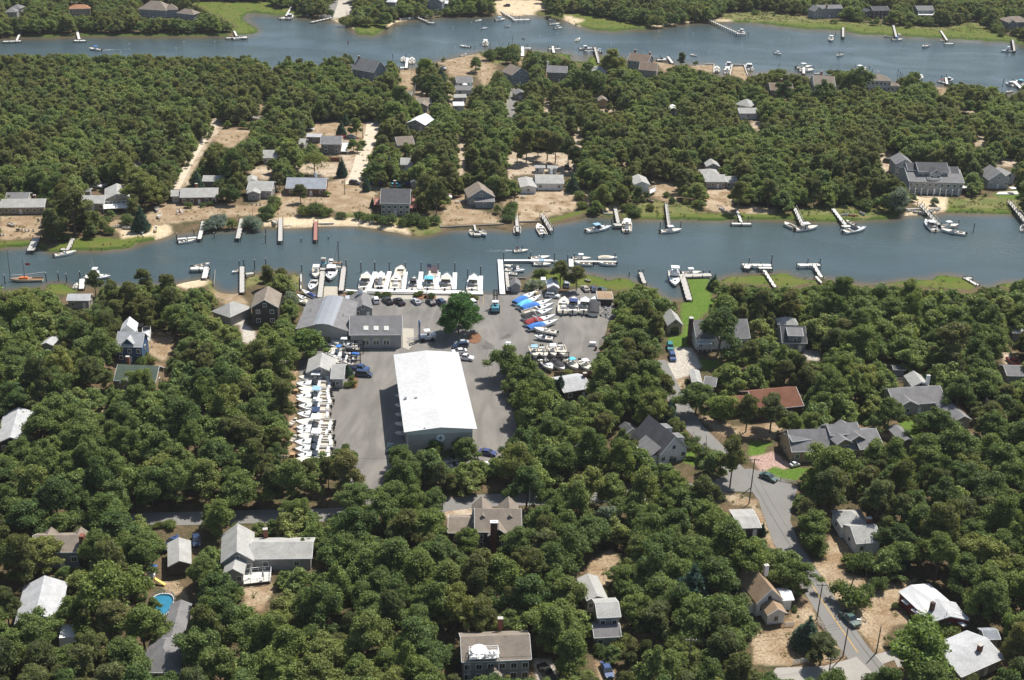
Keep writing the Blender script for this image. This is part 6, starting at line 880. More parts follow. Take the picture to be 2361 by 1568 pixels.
# ---------------------------------------------------------------- docks
def pile(mb, x, y, z1, r=.16): mb.tube((x, y, -2), (x, y, z1), r, n=7)
PM = MB().tube((0, 0, 0), (0, 0, 1), .13, n=7).mesh('piling'); PM.materials.append(M_dkwood)
def dock(label, segs, z=.9, m=None, piles=(), name='pier', group=None, ph=1.6, float_=False, rail_=False, cat=None):
    """segs: (t, x0, y0, x1, y1, width)"""
    s0 = segs[0]; A = TW(s0[0], s0[1], s0[2], z); r = empty(name, (A.x, A.y, 0), 0, label, cat or ('dock' if 'dock' in name or 'float' in name else 'pier'), group)
    for i, (t, x0, y0, x1, y1, wd) in enumerate(segs):
        p = TW(t, x0, y0, z)-A; q = TW(t, x1, y1, z)-A; p.z = q.z = z-.004*i*3; ln = (q-p).length
        d = MB().box(0, 0, -.12, ln, wd, .24); o = put('deck', d.mesh('deck'), m or M_wood, r, ((p.x+q.x)/2, (p.y+q.y)/2, p.z), math.atan2((q-p).y, (q-p).x))
        if float_: MB().box(0, 0, -.5, ln-.1, wd-.15, .5).build('pontoon', M_conc, o)
        else:
            n = max(1, int(ln/3)); dr = (q-p).normalized(); nn = Vector((-dr.y, dr.x, 0))
            for k in range(n+1):
                for s in (-1, 1):
                    c = p+(q-p)*(k/n)+nn*s*(wd/2+.08); zt_ = z+(.55 if not rail_ else 1.1); put('piling', PM, None, r, (c.x, c.y, -2), scl=(1, 1, zt_+2))
            if rail_:
                b = MB(); [b.beam((p+nn*s*wd/2).to_tuple()[:2]+(z+1,), (q+nn*s*wd/2).to_tuple()[:2]+(z+1,), .1, .1) for s in (-1, 1)]; b.build('railing', M_wood, r)
        w0 = TW(t, x0, y0, z); w1 = TW(t, x1, y1, z); nn = Vector((-(w1-w0).y, (w1-w0).x, 0)).normalized()*wd/2; CLEAR.append(hull([P1(*v_)[:2] for v_ in (w0-nn, w0+nn, w1-nn, w1+nn)]))
    for (t, x, y) in piles:
        c = TW(t, x, y, -.5)-A; b = MB(); pile(b, c.x, c.y, ph+.4); o = b.build('piling', M_dkwood, r); MB().tube((c.x, c.y, ph+.4), (c.x, c.y, ph+.62), .19, .05).build('piling_cap', M_white, o)
    return r
# marina
mw = [(6, 820, 1200, 1000, 1215, 1.0), (6, 985, 1200, 2000, 1222, 2.2)]
dock('white main walkway of the marina along the bulkhead', mw, .35, M_white, name='marina_dock', float_=True)
fing = [(1018, 1190, 1075, 1045, 952, 1045), (1163, 1190, 1198, 1042, 1070, 1035), (1318, 1190, 1335, 1045, 1197, 1035), (1455, 1190, 1470, 1045, 1332, 1035), (1600, 1195, 1617, 1050, 1471, 1035), (1753, 1195, 1760, 1052, 1620, 1045), (1977, 1210, 1982, 1080, 1758, 1045)]
for i, (x0, y0, x1, y1, px, py) in enumerate(fing): dock('white finger float of the marina, %s from the left' % ORD[i], [(6, x0, y0, x1, y1, 1.5)], .42, M_white, [(6, x1-2, y1+5)], name='finger_float', group='white finger floats of the marina', float_=True, ph=3.0)
for (x, y) in ((952, 1060), (1868, 1105), (943, 1080)): pass
dock('left timber pier of the boat ramp with blue green box at its end', [(6, 625, 1040, 600, 1262, 1.7), (6, 600, 1020, 655, 1020, 1.6)], 1.0, piles=[(6, 440, 1190), (6, 445, 1040)]); dock('right timber pier of the boat ramp', [(6, 807, 1000, 783, 1205, 1.7), (6, 700, 1002, 826, 1002, 1.2)], 1.0, piles=[(6, 790, 1050), (6, 825, 1030)], ph=3)
dock('long white topped dock running out beside the forklift pad', [(6, 2148, 940, 2168, 1235, 1.8), (7, 35, 945, 262, 945, 1.1), (7, 262, 946, 455, 946, 1.6)], .5, M_white, [(7, 30, 955), (7, 262, 950), (7, 465, 955)], name='floating_dock', float_=True, ph=2.5)
dock('short plank dock with rail posts inside the L shaped dock', [(7, 55, 1050, 72, 1205, 1.2)], .8)
dock('cream double float with four boats alongside', [(7, 640, 953, 1000, 957, 1.2), (7, 610, 935, 612, 1000, 1.7)], .45, M_woodl, [(7, 985, 945), (7, 635, 950), (7, 580, 960)], name='floating_dock', float_=True, ph=2.0)
dock('small timber pier in front of the wood', [(7, 1205, 1050, 1240, 1142, 1.4)], .9, piles=[(7, 1190, 1075), (7, 1225, 1075)]); dock('grey timber dock round the bright lawn', [(7, 1560, 1065, 1625, 1285, 2.0), (7, 1560, 1078, 1812, 1068, 2.6)], .8, piles=[(7, 1795, 1080), (7, 1745, 1085)], ph=1.5)
dock('white floats and high platform with long stepped gangway', [(7, 2080, 985, 2330, 988, 2.2), (7, 2095, 1000, 2150, 1008, 2.4), (7, 2215, 1010, 2335, 1010, 1.6), (7, 2268, 1030, 2361, 1175, 1.2)], .9, M_woodl, [(7, 2132, 1010), (7, 2328, 985)], ph=3); dock('timber dock with left float and short walkway over the marsh', [(8, 420, 985, 608, 983, 2.2), (8, 560, 990, 620, 1090, 1.3), (8, 575, 1082, 620, 1138, .9)], .9, M_woodl, [(8, 500, 1000), (8, 605, 1000)], ph=2.4)
dock('little pale dock stuck on the tip of the round marsh', [(8, 1850, 1095, 1965, 1160, 1.2), (8, 1855, 1098, 1915, 1098, 1.0)], .5, M_woodl)
dock('humped pier with tall pilings leading to three boats', [(8, 388, 492, 470, 660, 1.4)], 1.2, M_woodl, [(8, 408, 640)], rail_=True); dock('straight pale pier with two boats at its end', [(8, 720, 502, 825, 640, 1.5), (8, 800, 655, 870, 650, 2)], .9, M_woodl, [(8, 795, 650)]); dock('long dark legged pier from the rock bank', [(8, 1465, 460, 1630, 640, 1.6)], 1.3, M_wood, [(8, 1630, 690), (8, 1797, 650)], rail_=True); dock('last raised pier running off the right edge', [(8, 2235, 440, 2380, 620, 1.7)], 1.3, M_wood, rail_=True)
dock('tall straight pier with red stained side', [(7, 1425, 465, 1450, 655, 1.2)], 1.2, M_wood, [(7, 1373, 680), (7, 1550, 670)], rail_=True, ph=2.2); dock('long T shaped float with white gangway', [(7, 1985, 630, 2157, 632, 1.5), (7, 2030, 505, 2072, 620, 1.1)], .5, M_woodl, [(7, 2015, 620), (7, 2128, 620)], name='floating_dock', ph=1.8); dock('pier ending in a square planked platform', [(7, 985, 480, 1015, 625, 1.4), (7, 975, 640, 1045, 640, 2.6)], 1.0, M_wood, [(7, 955, 640)])
dock('slanting pier beside the triple engine boat', [(7, 360, 555, 440, 690, 1.5)], 1.0, M_wood, [(7, 455, 700), (7, 415, 700)], rail_=True); dock('narrow pier at the left end of the bulkhead', [(7, 140, 560, 152, 700, 1.3)], 1.0, M_wood, [(7, 168, 710)]); dock('little square float with pale blue gangway', [(6, 1920, 722, 1982, 722, 2.0), (6, 1925, 640, 1938, 692, .8)], .5, M_wood, name='floating_dock', float_=True)
dock('red stained pier on the sandy beach', [(6, 565, 612, 562, 772, 1.4)], .9, M_rwood); dock('long grey pier left of the red one', [(6, 262, 590, 260, 780, 1.6)], .9, M_wood); dock('curved head pier right of the reeds', [(5, 2078, 590, 2042, 757, 1.7)], .9, M_wood); dock('pier and side float before the brick ranch house', [(5, 1748, 610, 1712, 762, 1.5), (5, 1520, 762, 1690, 748, 1.3)], .8, M_woodl, [(5, 1517, 770), (5, 1667, 735)])
dock('wide grey pier on the left dry lawn', [(5, 315, 750, 262, 862, 2.6)], .9, M_wood, [(5, 290, 875)]); dock('thin pier through the marsh on the left', [(5, 625, 758, 585, 850, 1.4), (5, 522, 850, 600, 852, 1.6)], .7, M_wood); dock('L shaped wooden pier from the near sand spit', [(5, 1635, 1015, 1790, 1012, 2.2), (5, 1775, 1012, 1755, 1098, 1.9)], .9, M_woodl); dock('long narrow pier with numbered posts beside the small cove', [(5, 2078, 1000, 2078, 1222, 1.6), (5, 2105, 1063, 2178, 1055, 1.5)], .9, M_wood, [(5, 2055, 1010), (5, 2095, 1000)], ph=1.8); dock('short pale dock with small boat on the near left bank', [(5, 705, 1105, 700, 1190, 1.7)], .8, M_woodl)
dock('far left float and gangway on the upper river', [(1, 25, 355, 185, 350, 2.0), (1, 188, 250, 145, 345, 1.4)], .6, M_woodl, name='floating_dock'); dock('T shaped float below the beige tan roofed house', [(1, 635, 347, 737, 347, 2.2), (1, 655, 245, 680, 335, 1.6)], .6, M_woodl, name='floating_dock'); dock('gangway and floats at the marsh corner', [(1, 2010, 265, 2032, 310, 1.4), (1, 1940, 325, 2125, 322, 1.8)], .7, M_woodl); dock('slanted gangway in the marsh bay', [(2, 365, 45, 310, 135, 1.4), (2, 260, 155, 350, 155, 2)], .8, M_woodl)
dock('narrow float beside the small public ramp', [(2, 522, 190, 705, 150, 1.5)], .5, M_woodl, [(2, 520, 192)], name='floating_dock'); dock('dark gangway and float near the rock bank', [(2, 1430, 145, 1530, 185, 1.4), (2, 1525, 190, 1588, 195, 2.2)], .8, M_wood, [(2, 1555, 190)]); dock('long dark pier and wide float at the sandy beach', [(2, 2155, 95, 2265, 160, 1.4), (2, 2255, 170, 2400, 165, 2.6)], .8, M_woodl, [(2, 2310, 165)]); dock('small lone pier with white float by the bare lot', [(2, 1352, 495, 1342, 582, 1.6), (2, 1285, 578, 1355, 578, 1.6)], .7, M_white, [(2, 1338, 500), (2, 1225, 495)])
dock('left T shaped dock on the near bank of the upper river', [(3, 150, 412, 270, 412, 1.5), (3, 195, 400, 193, 480, 2.0)], .7, M_white, [(3, 155, 420), (3, 232, 420)], ph=2.5); dock('right T shaped dock on the near bank of the upper river', [(3, 415, 420, 520, 415, 1.5), (3, 452, 395, 462, 452, 1.6)], .7, M_woodl, [(3, 415, 425), (3, 492, 420)]); dock('long straight pier through the round marsh', [(3, 812, 405, 850, 540, 1.8), (3, 722, 434, 805, 434, 1.6)], .9, M_wood, [(3, 730, 435)], rail_=True)
dock('very long curving pier to a T head boat', [(3, 1765, 130, 1785, 165, 1.3), (3, 1785, 165, 2060, 290, 1.5), (3, 2030, 285, 2110, 290, 2)], 1.4, M_woodl, [(3, 2133, 305)], rail_=True); dock('slanting short pier with gangway below the brown roofs', [(3, 1440, 485, 1480, 540, 1.6), (3, 1345, 512, 1430, 512, 1.4)], .7, M_woodl, [(3, 1373, 500), (3, 1452, 500)]); dock('long straight far dock with blue topped boat', [(4, 1238, 212, 1265, 318, 1.6)], .9, M_wood); dock('tall dark framed pier alone on the far marsh', [(4, 808, 235, 808, 315, 1.5)], 1.4, M_wood); dock('bent far dock with red topped boat', [(4, 1645, 262, 1700, 345, 1.4), (4, 1680, 372, 1755, 372, 1.8)], .7, M_woodl); dock('far right raised pier with sport yacht', [(4, 2262, 340, 2278, 435, 1.6)], 1.2, M_wood, rail_=True)
dock('busy short dock beside green bushes on the right reach', [(4, 470, 560, 470, 630, 1.6), (4, 430, 590, 550, 588, 1.4)], .7, M_woodl, [(4, 553, 600), (4, 410, 590)]); dock('dock before the hip roofed villa', [(4, 905, 595, 1000, 590, 1.4), (4, 990, 590, 1040, 640, 1.4)], .7, M_woodl, [(4, 908, 590), (4, 1030, 605), (4, 1056, 630)]); dock('short dock right of the bare posts', [(4, 1370, 668, 1480, 672, 1.6)], .7, M_woodl, [(4, 1377, 650), (4, 1422, 655)]); dock('dock near the right bank with red canvas boat', [(4, 1690, 665, 1700, 720, 1.5)], .8, M_woodl, [(4, 1650, 680), (4, 1690, 670)]); dock('crowded white dock at the right edge', [(4, 2270, 695, 2361, 775, 2)], .8, M_white, [(4, 2262, 710)])
PILES = []
for i, (t, x, y, h_) in enumerate([(5, 400, 1130, 2.4), (5, 505, 1125, 2.4), (5, 575, 1140, 2.4), (5, 45, 1150, 2.4), (5, 690, 1110, 2.0), (5, 2188, 1025, 2.8), (5, 2283, 1010, 2.6), (5, 1850, 715, 1.6), (5, 1840, 760, 1.4), (5, 2283, 740, 2.6), (5, 2280, 800, 2.4), (6, 440, 790, .8), (6, 672, 770, .6), (6, 133, 800, 1.6), (6, 136, 740, 2.2), (8, 1925, 705, 3), (4, 1275, 650, 3), (4, 1293, 670, 3), (4, 1308, 685, 3), (4, 1325, 690, 2), (4, 2176, 745, 4), (4, 738, 320, 3), (2, 1925, 415, .8), (2, 1977, 390, .6), (6, 953, 1050, 3), (6, 1868, 1105, 3), (6, 1980, 1085, 3), (6, 1071, 1045, 3), (7, 1108, 1085, 1)]):
    p = TW(t, x, y, -.5); r = empty('mooring_pile', (p.x, p.y, 0), 0, None, 'pile', 'lone dark mooring piles'); b = MB(); pile(b, 0, 0, h_+.3); b.build('piling', M_dkwood, r); MB().tube((0, 0, h_+.3), (0, 0, h_+.6), .2, .05).build('cap', M_white, r)
    PILES.append((r, 'dark mooring pile', p.x, p.y))
# walls along the water
def wall_(name, label, pts, z0, z1, th, m, z=0, cat='wall'):
    b = MB(); p = [TW(t, x, y, z1) for t, x, y in pts]; A = p[0]
    for i in range(len(p)-1):
        d = (p[i+1]-p[i]).normalized(); n = Vector((-d.y, d.x, 0))*th/2; a, c = p[i]-A, p[i+1]-A; q = [a-n, c-n, c+n, a+n]
        b.hexa([(v_.x, v_.y, z0) for v_ in q], [(v_.x, v_.y, z1) for v_ in q])
    o = b.build(name, m); o.location = (A.x, A.y, 0); CLEAR.append(hull([T(*q) for q in pts]+[(T(*q)[0], T(*q)[1]+3) for q in pts])); return tag(o, label, cat)
wall_('seawall', 'long dark timber seawall below the grey gabled cottage', [(6, 1632, 642), (6, 1640, 658), (6, 2178, 632)], -1.5, .45, .4, M_cond); wall_('seawall', 'short seawall between the two piers of the sandy lawn', [(7, 165, 612), (7, 350, 608)], -1.5, .5, .4, M_cond); wall_('seawall', 'low timber groyne on the sandy beach by the red pier', [(6, 585, 628), (6, 718, 626), (6, 720, 600)], -1.2, .4, .25, M_woodl); wall_('seawall', 'tiny timber groyne between the grey and the red pier', [(6, 295, 648), (6, 350, 646)], -1.2, .2, .25, M_woodl)
wall_('bulkhead', 'grey concrete bulkhead behind the marina walkway', [(6, 800, 1216), (6, 1000, 1226), (6, 2005, 1236)], -1.5, .6, .5, M_conc); wall_('bulkhead', 'white capped bulkhead left of the ramp piers', [(6, 438, 1065), (6, 436, 1190)], -1.5, .9, .35, M_woodl); wall_('bulkhead', 'small square timber bulkhead left of the planked platform', [(7, 880, 512), (7, 890, 542), (7, 970, 545)], -1, .5, .25, M_woodl); wall_('bulkhead', 'dark posts retaining the pointed brown lawn', [(3, 1975, 640), (3, 1995, 550), (3, 2095, 553), (3, 2125, 640)], -1.5, .5, .4, M_woodl); wall_('bulkhead', 'bulkhead of the small lawn left of the pointed one', [(3, 1765, 545), (3, 1838, 548), (3, 1835, 622)], -1.5, .5, .4, M_woodl)
wall_('fence_line', 'low timber beam in the water left of the hut', [(7, 92, 1095), (7, 222, 1097)], -1, .3, .25, M_cond); wall_('retaining_wall', 'red brick retaining wall in front of the taupe house', [(2, 665, 1352), (2, 770, 1352)], -.1, 1.7, .3, M_brick)
wall_('tarp_fence', 'blue tarpaulin fence, left panel behind the conifers', [(6, 1035, 235), (6, 1130, 235)], -.1, 2.9, .12, cm('tarp blue'), cat='fence'); wall_('tarp_fence', 'blue tarpaulin fence, right panel behind the blue car', [(6, 1208, 270), (6, 1375, 266)], -.1, 1.8, .12, cm('tarp blue'), cat='fence'); wall_('tarp_fence', 'blue tarpaulin screen at the red deck', [(6, 1432, 318), (6, 1440, 405)], -.1, 2, .12, cm('tarp blue'), cat='fence')
wall_('stone_bank', 'dark rocks and walls at the foot of the long dark pier', [(8, 1345, 505), (8, 1440, 500), (8, 1500, 500)], -.3, .8, .8, M_conc); wall_('board_fence', 'brown board fence below the lower rack row', [(11, 465, 505), (11, 785, 502)], -.1, 1.9, .12, mat('brown boards', (.3, .2, .12), .9, .2, 2), cat='fence')
def fence(label, pts, h_=1.1, m=None, step=1.6, slats=True):
    p = [TW(t, x, y, 0) for t, x, y in pts]; A = p[0]; r = empty('picket_fence', A, 0, label, 'fence'); b = MB(); s = MB()
    for i in range(len(p)-1):
        a, c = p[i]-A, p[i+1]-A; n = max(1, int((c-a).length/step))
        for k in range(n+1): q = a.lerp(c, k/n); b.box(q.x, q.y, h_/2, .12, .12, h_+.15)
        for zz in (.35, .65, .95): s.beam((a.x, a.y, h_*zz), (c.x, c.y, h_*zz), .04, .10)
        if slats:
            n2 = int((c-a).length/.3); [s.box(a.lerp(c, k/n2).x, a.lerp(c, k/n2).y, h_*.5, .14, .05, h_*.9, math.atan2((c-a).y, (c-a).x)) for k in range(n2)]
    b.build('fence_posts', m or M_white, r); s.build('fence_rails', m or M_white, r); CLEAR.append(hull([T(*q) for q in pts]+[(T(*q)[0], T(*q)[1]-3) for q in pts]))
fence('white fence down the side of the bare brown lot at the upper river', [(2, 1442, 650), (2, 1425, 730), (2, 1405, 838)], 1.7); fence('white picket fence along the side road at the bottom right', [(16, 358, 1445), (16, 560, 1410)], 1.3); fence('short white fence by the tree beside the yellow lined road', [(16, 690, 1395), (16, 765, 1378)], 1.1)
fence('white fence along the road verge above the spruce', [(16, 555, 1095), (16, 655, 1215)], 1.1); fence('little white fence at the corner of the steep tan roofed house', [(16, 288, 1135), (16, 362, 1130)], 1.1); fence('curved rail fence behind the green sedan', [(12, 115, 1370), (12, 180, 1405), (12, 270, 1445), (12, 415, 1475)], 1.0, M_woodl, 2.2, False); fence('grey board fence left of the thin pier cove', [(5, 1848, 1050), (5, 1838, 1172)], 1.0, M_woodl, 1.2, False)
fence('dark board fence above the sandy lot and road', [(2, 520, 1030), (2, 990, 1042)], 1.2, M_dkwood, 2.2, False); fence('dark stockade fence behind the tan shingled house', [(12, 1105, 1040), (12, 1160, 1095), (12, 1250, 1100)], 1.8, M_cond, 2, True); fence('grey terrace screen beside the slate grey house', [(12, 1228, 650), (12, 1230, 600), (12, 1325, 595), (12, 1400, 660)], 1.6, M_wood, 2, True)
def autolabel(items, near='near'):
    g = {}
    for (o, base, x, y) in items:
        k = min(range(len(LAND)), key=lambda i: (LAND[i][0]-x)**2+(LAND[i][1]-y)**2); dx = x-LAND[k][0]; dy = y-LAND[k][1]
        side = ('right of' if dx > 0 else 'left of') if abs(dx) > abs(dy) else ('behind' if dy > 0 else 'in front of')
        g.setdefault((base, k, side), []).append((dx*dx+dy*dy, o))
    for (base, k, side), l in g.items():
        l.sort(key=lambda q: q[0])
        for i, (_, o) in enumerate(l):
            n = 'nearest' if i == 0 else (ORD[i]+' nearest' if i < 20 else '%dth nearest' % (i+1))
            lb = base+', '+n+' '+side+' '+LAND[k][2]
            if len(lb.split()) > 16: lb = lb.replace('olive green pine', 'olive pine').replace('the ', '', 1)
            o['label'] = lb
autolabel(PILES)
# ---------------------------------------------------------------- vehicles
CM = {}
def carparts(kind):
    if kind in CM: return CM[kind]
    L, Wc, Hh = {'sedan': (4.7, 1.8, 1.45), 'suv': (4.8, 1.9, 1.8), 'van': (5.0, 1.95, 1.85), 'pickup': (5.4, 1.95, 1.8)}[kind]
    w2 = Wc/2; P = {}
    prof = {'sedan': [(-2.35, .55), (-2.3, .95), (-1.5, 1.0), (1.0, .95), (2.2, .8), (2.35, .5)], 'suv': [(-2.4, .6), (-2.38, 1.05), (-1, 1.1), (1.1, 1.08), (2.25, .95), (2.4, .6)],
            'van': [(-2.5, .6), (-2.48, 1.05), (-1, 1.08), (1.5, 1.05), (2.4, .85), (2.5, .5)], 'pickup': [(-2.7, .65), (-2.68, 1.05), (-.75, 1.08), (1.2, 1.1), (2.6, 1.0), (2.7, .6)]}[kind]
    b = MB(); pr = [(prof[0][0], .3)]+prof+[(prof[-1][0], .3)]
    b.hexa([(x, w2, z) for x, z in pr[::-1]], [(x, -w2, z) for x, z in pr[::-1]]) 
    cab = {'sedan': (-1.75, -1.05, .35, 1.15), 'suv': (-2.3, -2.0, .45, 1.15), 'van': (-2.4, -2.15, .75, 1.75), 'pickup': (-.75, -.55, .65, 1.35)}[kind]; zb = 1.0; zt = Hh
    g = MB(); g.hexa([(cab[0], -w2*.92, zb), (cab[3], -w2*.92, zb), (cab[3], w2*.92, zb), (cab[0], w2*.92, zb)], [(cab[1], -w2*.76, zt-.06), (cab[2], -w2*.76, zt-.06), (cab[2], w2*.76, zt-.06), (cab[1], w2*.76, zt-.06)])
    rf = MB(); rf.hexa([(cab[1]-.03, -w2*.78, zt-.08), (cab[2]+.03, -w2*.78, zt-.08), (cab[2]+.03, w2*.78, zt-.08), (cab[1]-.03, w2*.78, zt-.08)], [(cab[1]+.08, -w2*.70, zt), (cab[2]-.06, -w2*.70, zt), (cab[2]-.06, w2*.70, zt), (cab[1]+.08, w2*.70, zt)])
    for xx in (cab[0], cab[3]):
        pass
    P = [('body', b.mesh('body'), 'c'), ('windows', g.mesh('windows'), M_glass), ('roof', rf.mesh('roof'), 'c')]
    pil = MB(); 
    for s in (-1, 1):
        for (a, c) in ((cab[0], cab[1]), (cab[3], cab[2])): pil.tube((a, s*w2*.93, zb), (c, s*w2*.77, zt-.05), .05, n=4)
        mx = (cab[1]+cab[2])/2; pil.tube((mx, s*w2*.935, zb), (mx, s*w2*.775, zt-.05), .05, n=4)
    P.append(('pillars', pil.mesh('pillars'), 'c'))
    if kind == 'pickup': P.append(('truck_bed', MB().box(-1.72, 0, 1.06, 1.7, Wc*.8, .1).mesh('truck_bed'), M_black))
    wm_ = MB().tube((0, -.12, 0), (0, .12, 0), .36, n=12).mesh('wheel'); hm_ = MB().tube((0, -.13, 0), (0, .13, 0), .2, n=10).mesh('rim')
    P.append(('wheels', (wm_, hm_, L*.31, w2-.08), None)); P.append(('headlight', MB().box(0, 0, 0, .08, .32, .16).mesh('headlight'), M_trim, (L/2-.06, w2*.7, .68))); P.append(('tail_light', MB().box(0, 0, 0, .08, .25, .18).mesh('tail_light'), cm('red'), (-L/2+.0, w2*.75, .85)))
    CM[kind] = (P, L); return CM[kind]
def car(kind, t, x, y, dx, dy, col, label, group=None, name=None):
    a = TW(t, x, y, .5); b_ = TW(t, x+dx, y+dy, .5); d = b_-a; P, L = carparts(kind)
    r = empty(name or {'sedan': 'parked_car', 'suv': 'parked_suv', 'van': 'minivan', 'pickup': 'pickup_truck'}[kind], (a.x, a.y, .03), math.atan2(d.y, d.x), label, {'pickup': 'pickup truck', 'van': 'minivan'}.get(kind, 'car'), group)
    for p in P:
        if p[0] == 'wheels':
            w_, h_, lx, ly = p[1]
            for m_, mt in ((w_, M_tyre), (h_, M_steel)):
                if not m_.materials: m_.materials.append(mt)
            for sx in (-1, 1):
                for sy in (-1, 1): o = put('wheel', w_, None, r, (sx*lx, sy*ly, .36)); put('rim', h_, None, o)
        elif p[0] in ('headlight', 'tail_light'):
            if not p[1].materials: p[1].materials.append(p[2])
            for s in (-1, 1): put(p[0], p[1], None, r, (p[3][0], s*p[3][1], p[3][2]))
        else:
            me = p[1]
            if not me.materials: me.materials.append(None)
            o = put(p[0], me, None, r); o.material_slots[0].link = 'OBJECT'; o.material_slots[0].material = cm(col) if p[2] == 'c' else p[2]
    clearbox(a.x, a.y, 0, 1.6, 2.0)
    return r
for c in [('van', 6, 838, 1288, 2, -60, 'silver', 'silver van parked nose out left of the marina office'), ('suv', 6, 1080, 1292, -20, -50, 'white', 'white car half behind the marina office'), ('pickup', 6, 1182, 1298, -60, -46, 'black', 'left black pickup truck in the marina row, empty bed with white boxes'), ('pickup', 6, 1282, 1306, -60, -46, 'black', 'right black pickup truck in the marina row with load in the bed'),
  ('sedan', 6, 1425, 1302, -50, -40, 'silver', 'silver blue hatchback in the middle of the marina row'), ('sedan', 6, 1552, 1310, -60, -42, 'black', 'dark saloon between the hatchback and dark estate car'), ('suv', 6, 1637, 1308, -50, -40, 'dkblue', 'dark estate car left of the round green tree'), ('sedan', 6, 1755, 1300, -50, -35, 'white', 'white car half hidden behind the round green tree'), ('suv', 6, 1907, 1310, -50, -42, 'white', 'white estate car right of the round green tree'),
  ('suv', 7, 572, 1155, 0, -60, 'silver', 'silver off road car under the pines behind the pale roofed shed'), ('sedan', 7, 733, 1192, -35, -40, 'beige', 'beige car, leftmost of three by the marsh'), ('sedan', 7, 802, 1195, -25, -40, 'dkblue', 'dark blue car, middle of three by the marsh'), ('sedan', 7, 878, 1202, -45, -35, 'green', 'dark green car, rightmost of three by the marsh'), ('suv', 7, 450, 1255, 60, 5, 'white', 'white off road car with teal stripe before the pale roofed shed'),
  ('pickup', 10, 948, 482, 60, 10, 'blue', 'blue pickup truck behind the minivan by the yard cottage'), ('van', 10, 978, 532, 70, 6, 'dkblue', 'dark teal minivan by the yard cottage'), ('suv', 10, 1803, 290, -60, 8, 'dkblue', 'dark blue off road car by the island of the round tree'), ('sedan', 10, 1795, 335, -60, 5, 'white', 'white saloon between the dark off road car and white pickup'), ('pickup', 10, 1845, 390, 60, 8, 'white', 'white pickup truck at the far right corner of the white roof'), ('sedan', 10, 1815, 262, -60, 4, 'silver', 'pale blue saloon farthest back by the island of the round tree'),
  ('sedan', 10, 1205, 1165, 5, -60, 'green', 'dark green car in the shade at the near left corner of the white roof'), ('sedan', 10, 2040, 1205, 60, 10, 'navy', 'dark blue car in the shade right of the compass gable'), ('suv', 11, 1480, 385, 20, 70, 'blue', 'blue off road car on the paved court'), ('suv', 11, 1460, 300, 14, 70, 'teal', 'teal off road car behind the blue one on the paved court'), ('sedan', 12, 168, 1417, 66, 28, 'green', 'dark green saloon parked at the road bend by the rail fence'),
  ('pickup', 12, 2268, 425, 40, 30, 'red', 'red pickup truck at the right edge'), ('pickup', 16, 820, 1075, 60, 58, 'green', 'dark green pickup truck on the verge of the yellow lined road'), ('sedan', 15, 872, 1490, 25, 60, 'blue', 'metallic blue saloon with white boot at the bottom edge'), ('pickup', 15, 382, 1515, 45, 60, 'black', 'black pickup truck at the bottom edge right of the taupe house'), ('sedan', 13, 1600, 432, 4, 40, 'dkblue', 'dark car in shade behind the grey garage'),
  ('suv', 2, 2205, 50, -60, 0, 'black', 'black off road car on the sandy lot of the far shore'), ('sedan', 2, 785, 1168, 50, 10, 'red', 'red car behind the taupe house'), ('sedan', 2, 870, 1175, 50, 10, 'silver', 'silver car in tree shade behind the taupe house'), ('sedan', 2, 510, 1105, 50, 8, 'white', 'white car under trees left of the sandy lot'), ('pickup', 5, 828, 312, 60, 8, 'white', 'white pickup truck behind the ranch house with the deck'), ('sedan', 5, 872, 295, 60, 8, 'silver', 'silver car behind the ranch house with the deck'),
  ('suv', 6, 1258, 308, 60, -4, 'cyan', 'bright blue off road car in front of the tarpaulin fence'), ('suv', 8, 1195, 100, 60, 10, 'black', 'black off road car on the sandy drive by the very large house'), ('pickup', 7, 575, 150, 10, 40, 'black', 'dark truck in tree shade right of the white cabins'), ('suv', 6, 900, 285, 60, 8, 'black', 'dark truck with boxes on the sandy yard of the tarpaulin fence')]: car(*c)
r = car('sedan', 12, 392, 1305, 40, -10, 'white', 'white golf cart beside the open garage of the tan shingled house', name='golf_cart'); r.scale = (.55, .75, .85); r['category'] = 'golf cart'
# forklifts
def forklift(t, x, y, dx, dy, col, label, mh, s=1.0):
    a = TW(t, x, y, .5); b_ = TW(t, x+dx, y+dy, .5); d = b_-a; r = empty('marina_forklift', (a.x, a.y, .05), math.atan2(d.y, d.x), label, 'forklift', None, (s, s, s))
    MB().box(0, 0, 1.15, 4.2, 2.4, 1.0, 0, .92).box(-1.9, 0, 1.5, 1.0, 2.5, 1.3).build('body', cm(col), r); c = MB(); [c.tube((x_, y_, 1.6), (x_*.8, y_, 3.3), .07) for x_ in (-.6, .8) for y_ in (-.8, .8)]; c.box(.1, 0, 3.35, 1.8, 2.0, .1); c.build('cab_frame', M_white, r); MB().box(-.3, 0, 1.9, .7, .8, .6).build('seat', M_black, r)
    m_ = MB(); [m_.box(2.5, y_, mh/2+.2, .3, .22, mh) for y_ in (-.75, .75, -.35, .35)]; [m_.box(2.5, 0, z, .25, 1.7, .22) for z in (.8, mh*.4, mh*.7, mh+.1)]; m_.build('mast', cm('forkblue') if col != 'forkcyan' else M_black, r)
    f = MB(); [f.box(4.3, y_, .9, 3.6, .25, .14) for y_ in (-.6, .6)]; f.box(2.75, 0, 1.2, .15, 1.9, .9); f.build('forks', M_steel, r)
    wm_ = MB().tube((0, -.3, 0), (0, .3, 0), .62, n=14).mesh('wheel'); wm_.materials.append(M_tyre)
    for sx in (-1.5, 1.6):
        for sy in (-1, 1): put('wheel', wm_, None, r, (sx, sy*1.25, .62))
    clearbox(a.x, a.y, 0, mh, 2.5)
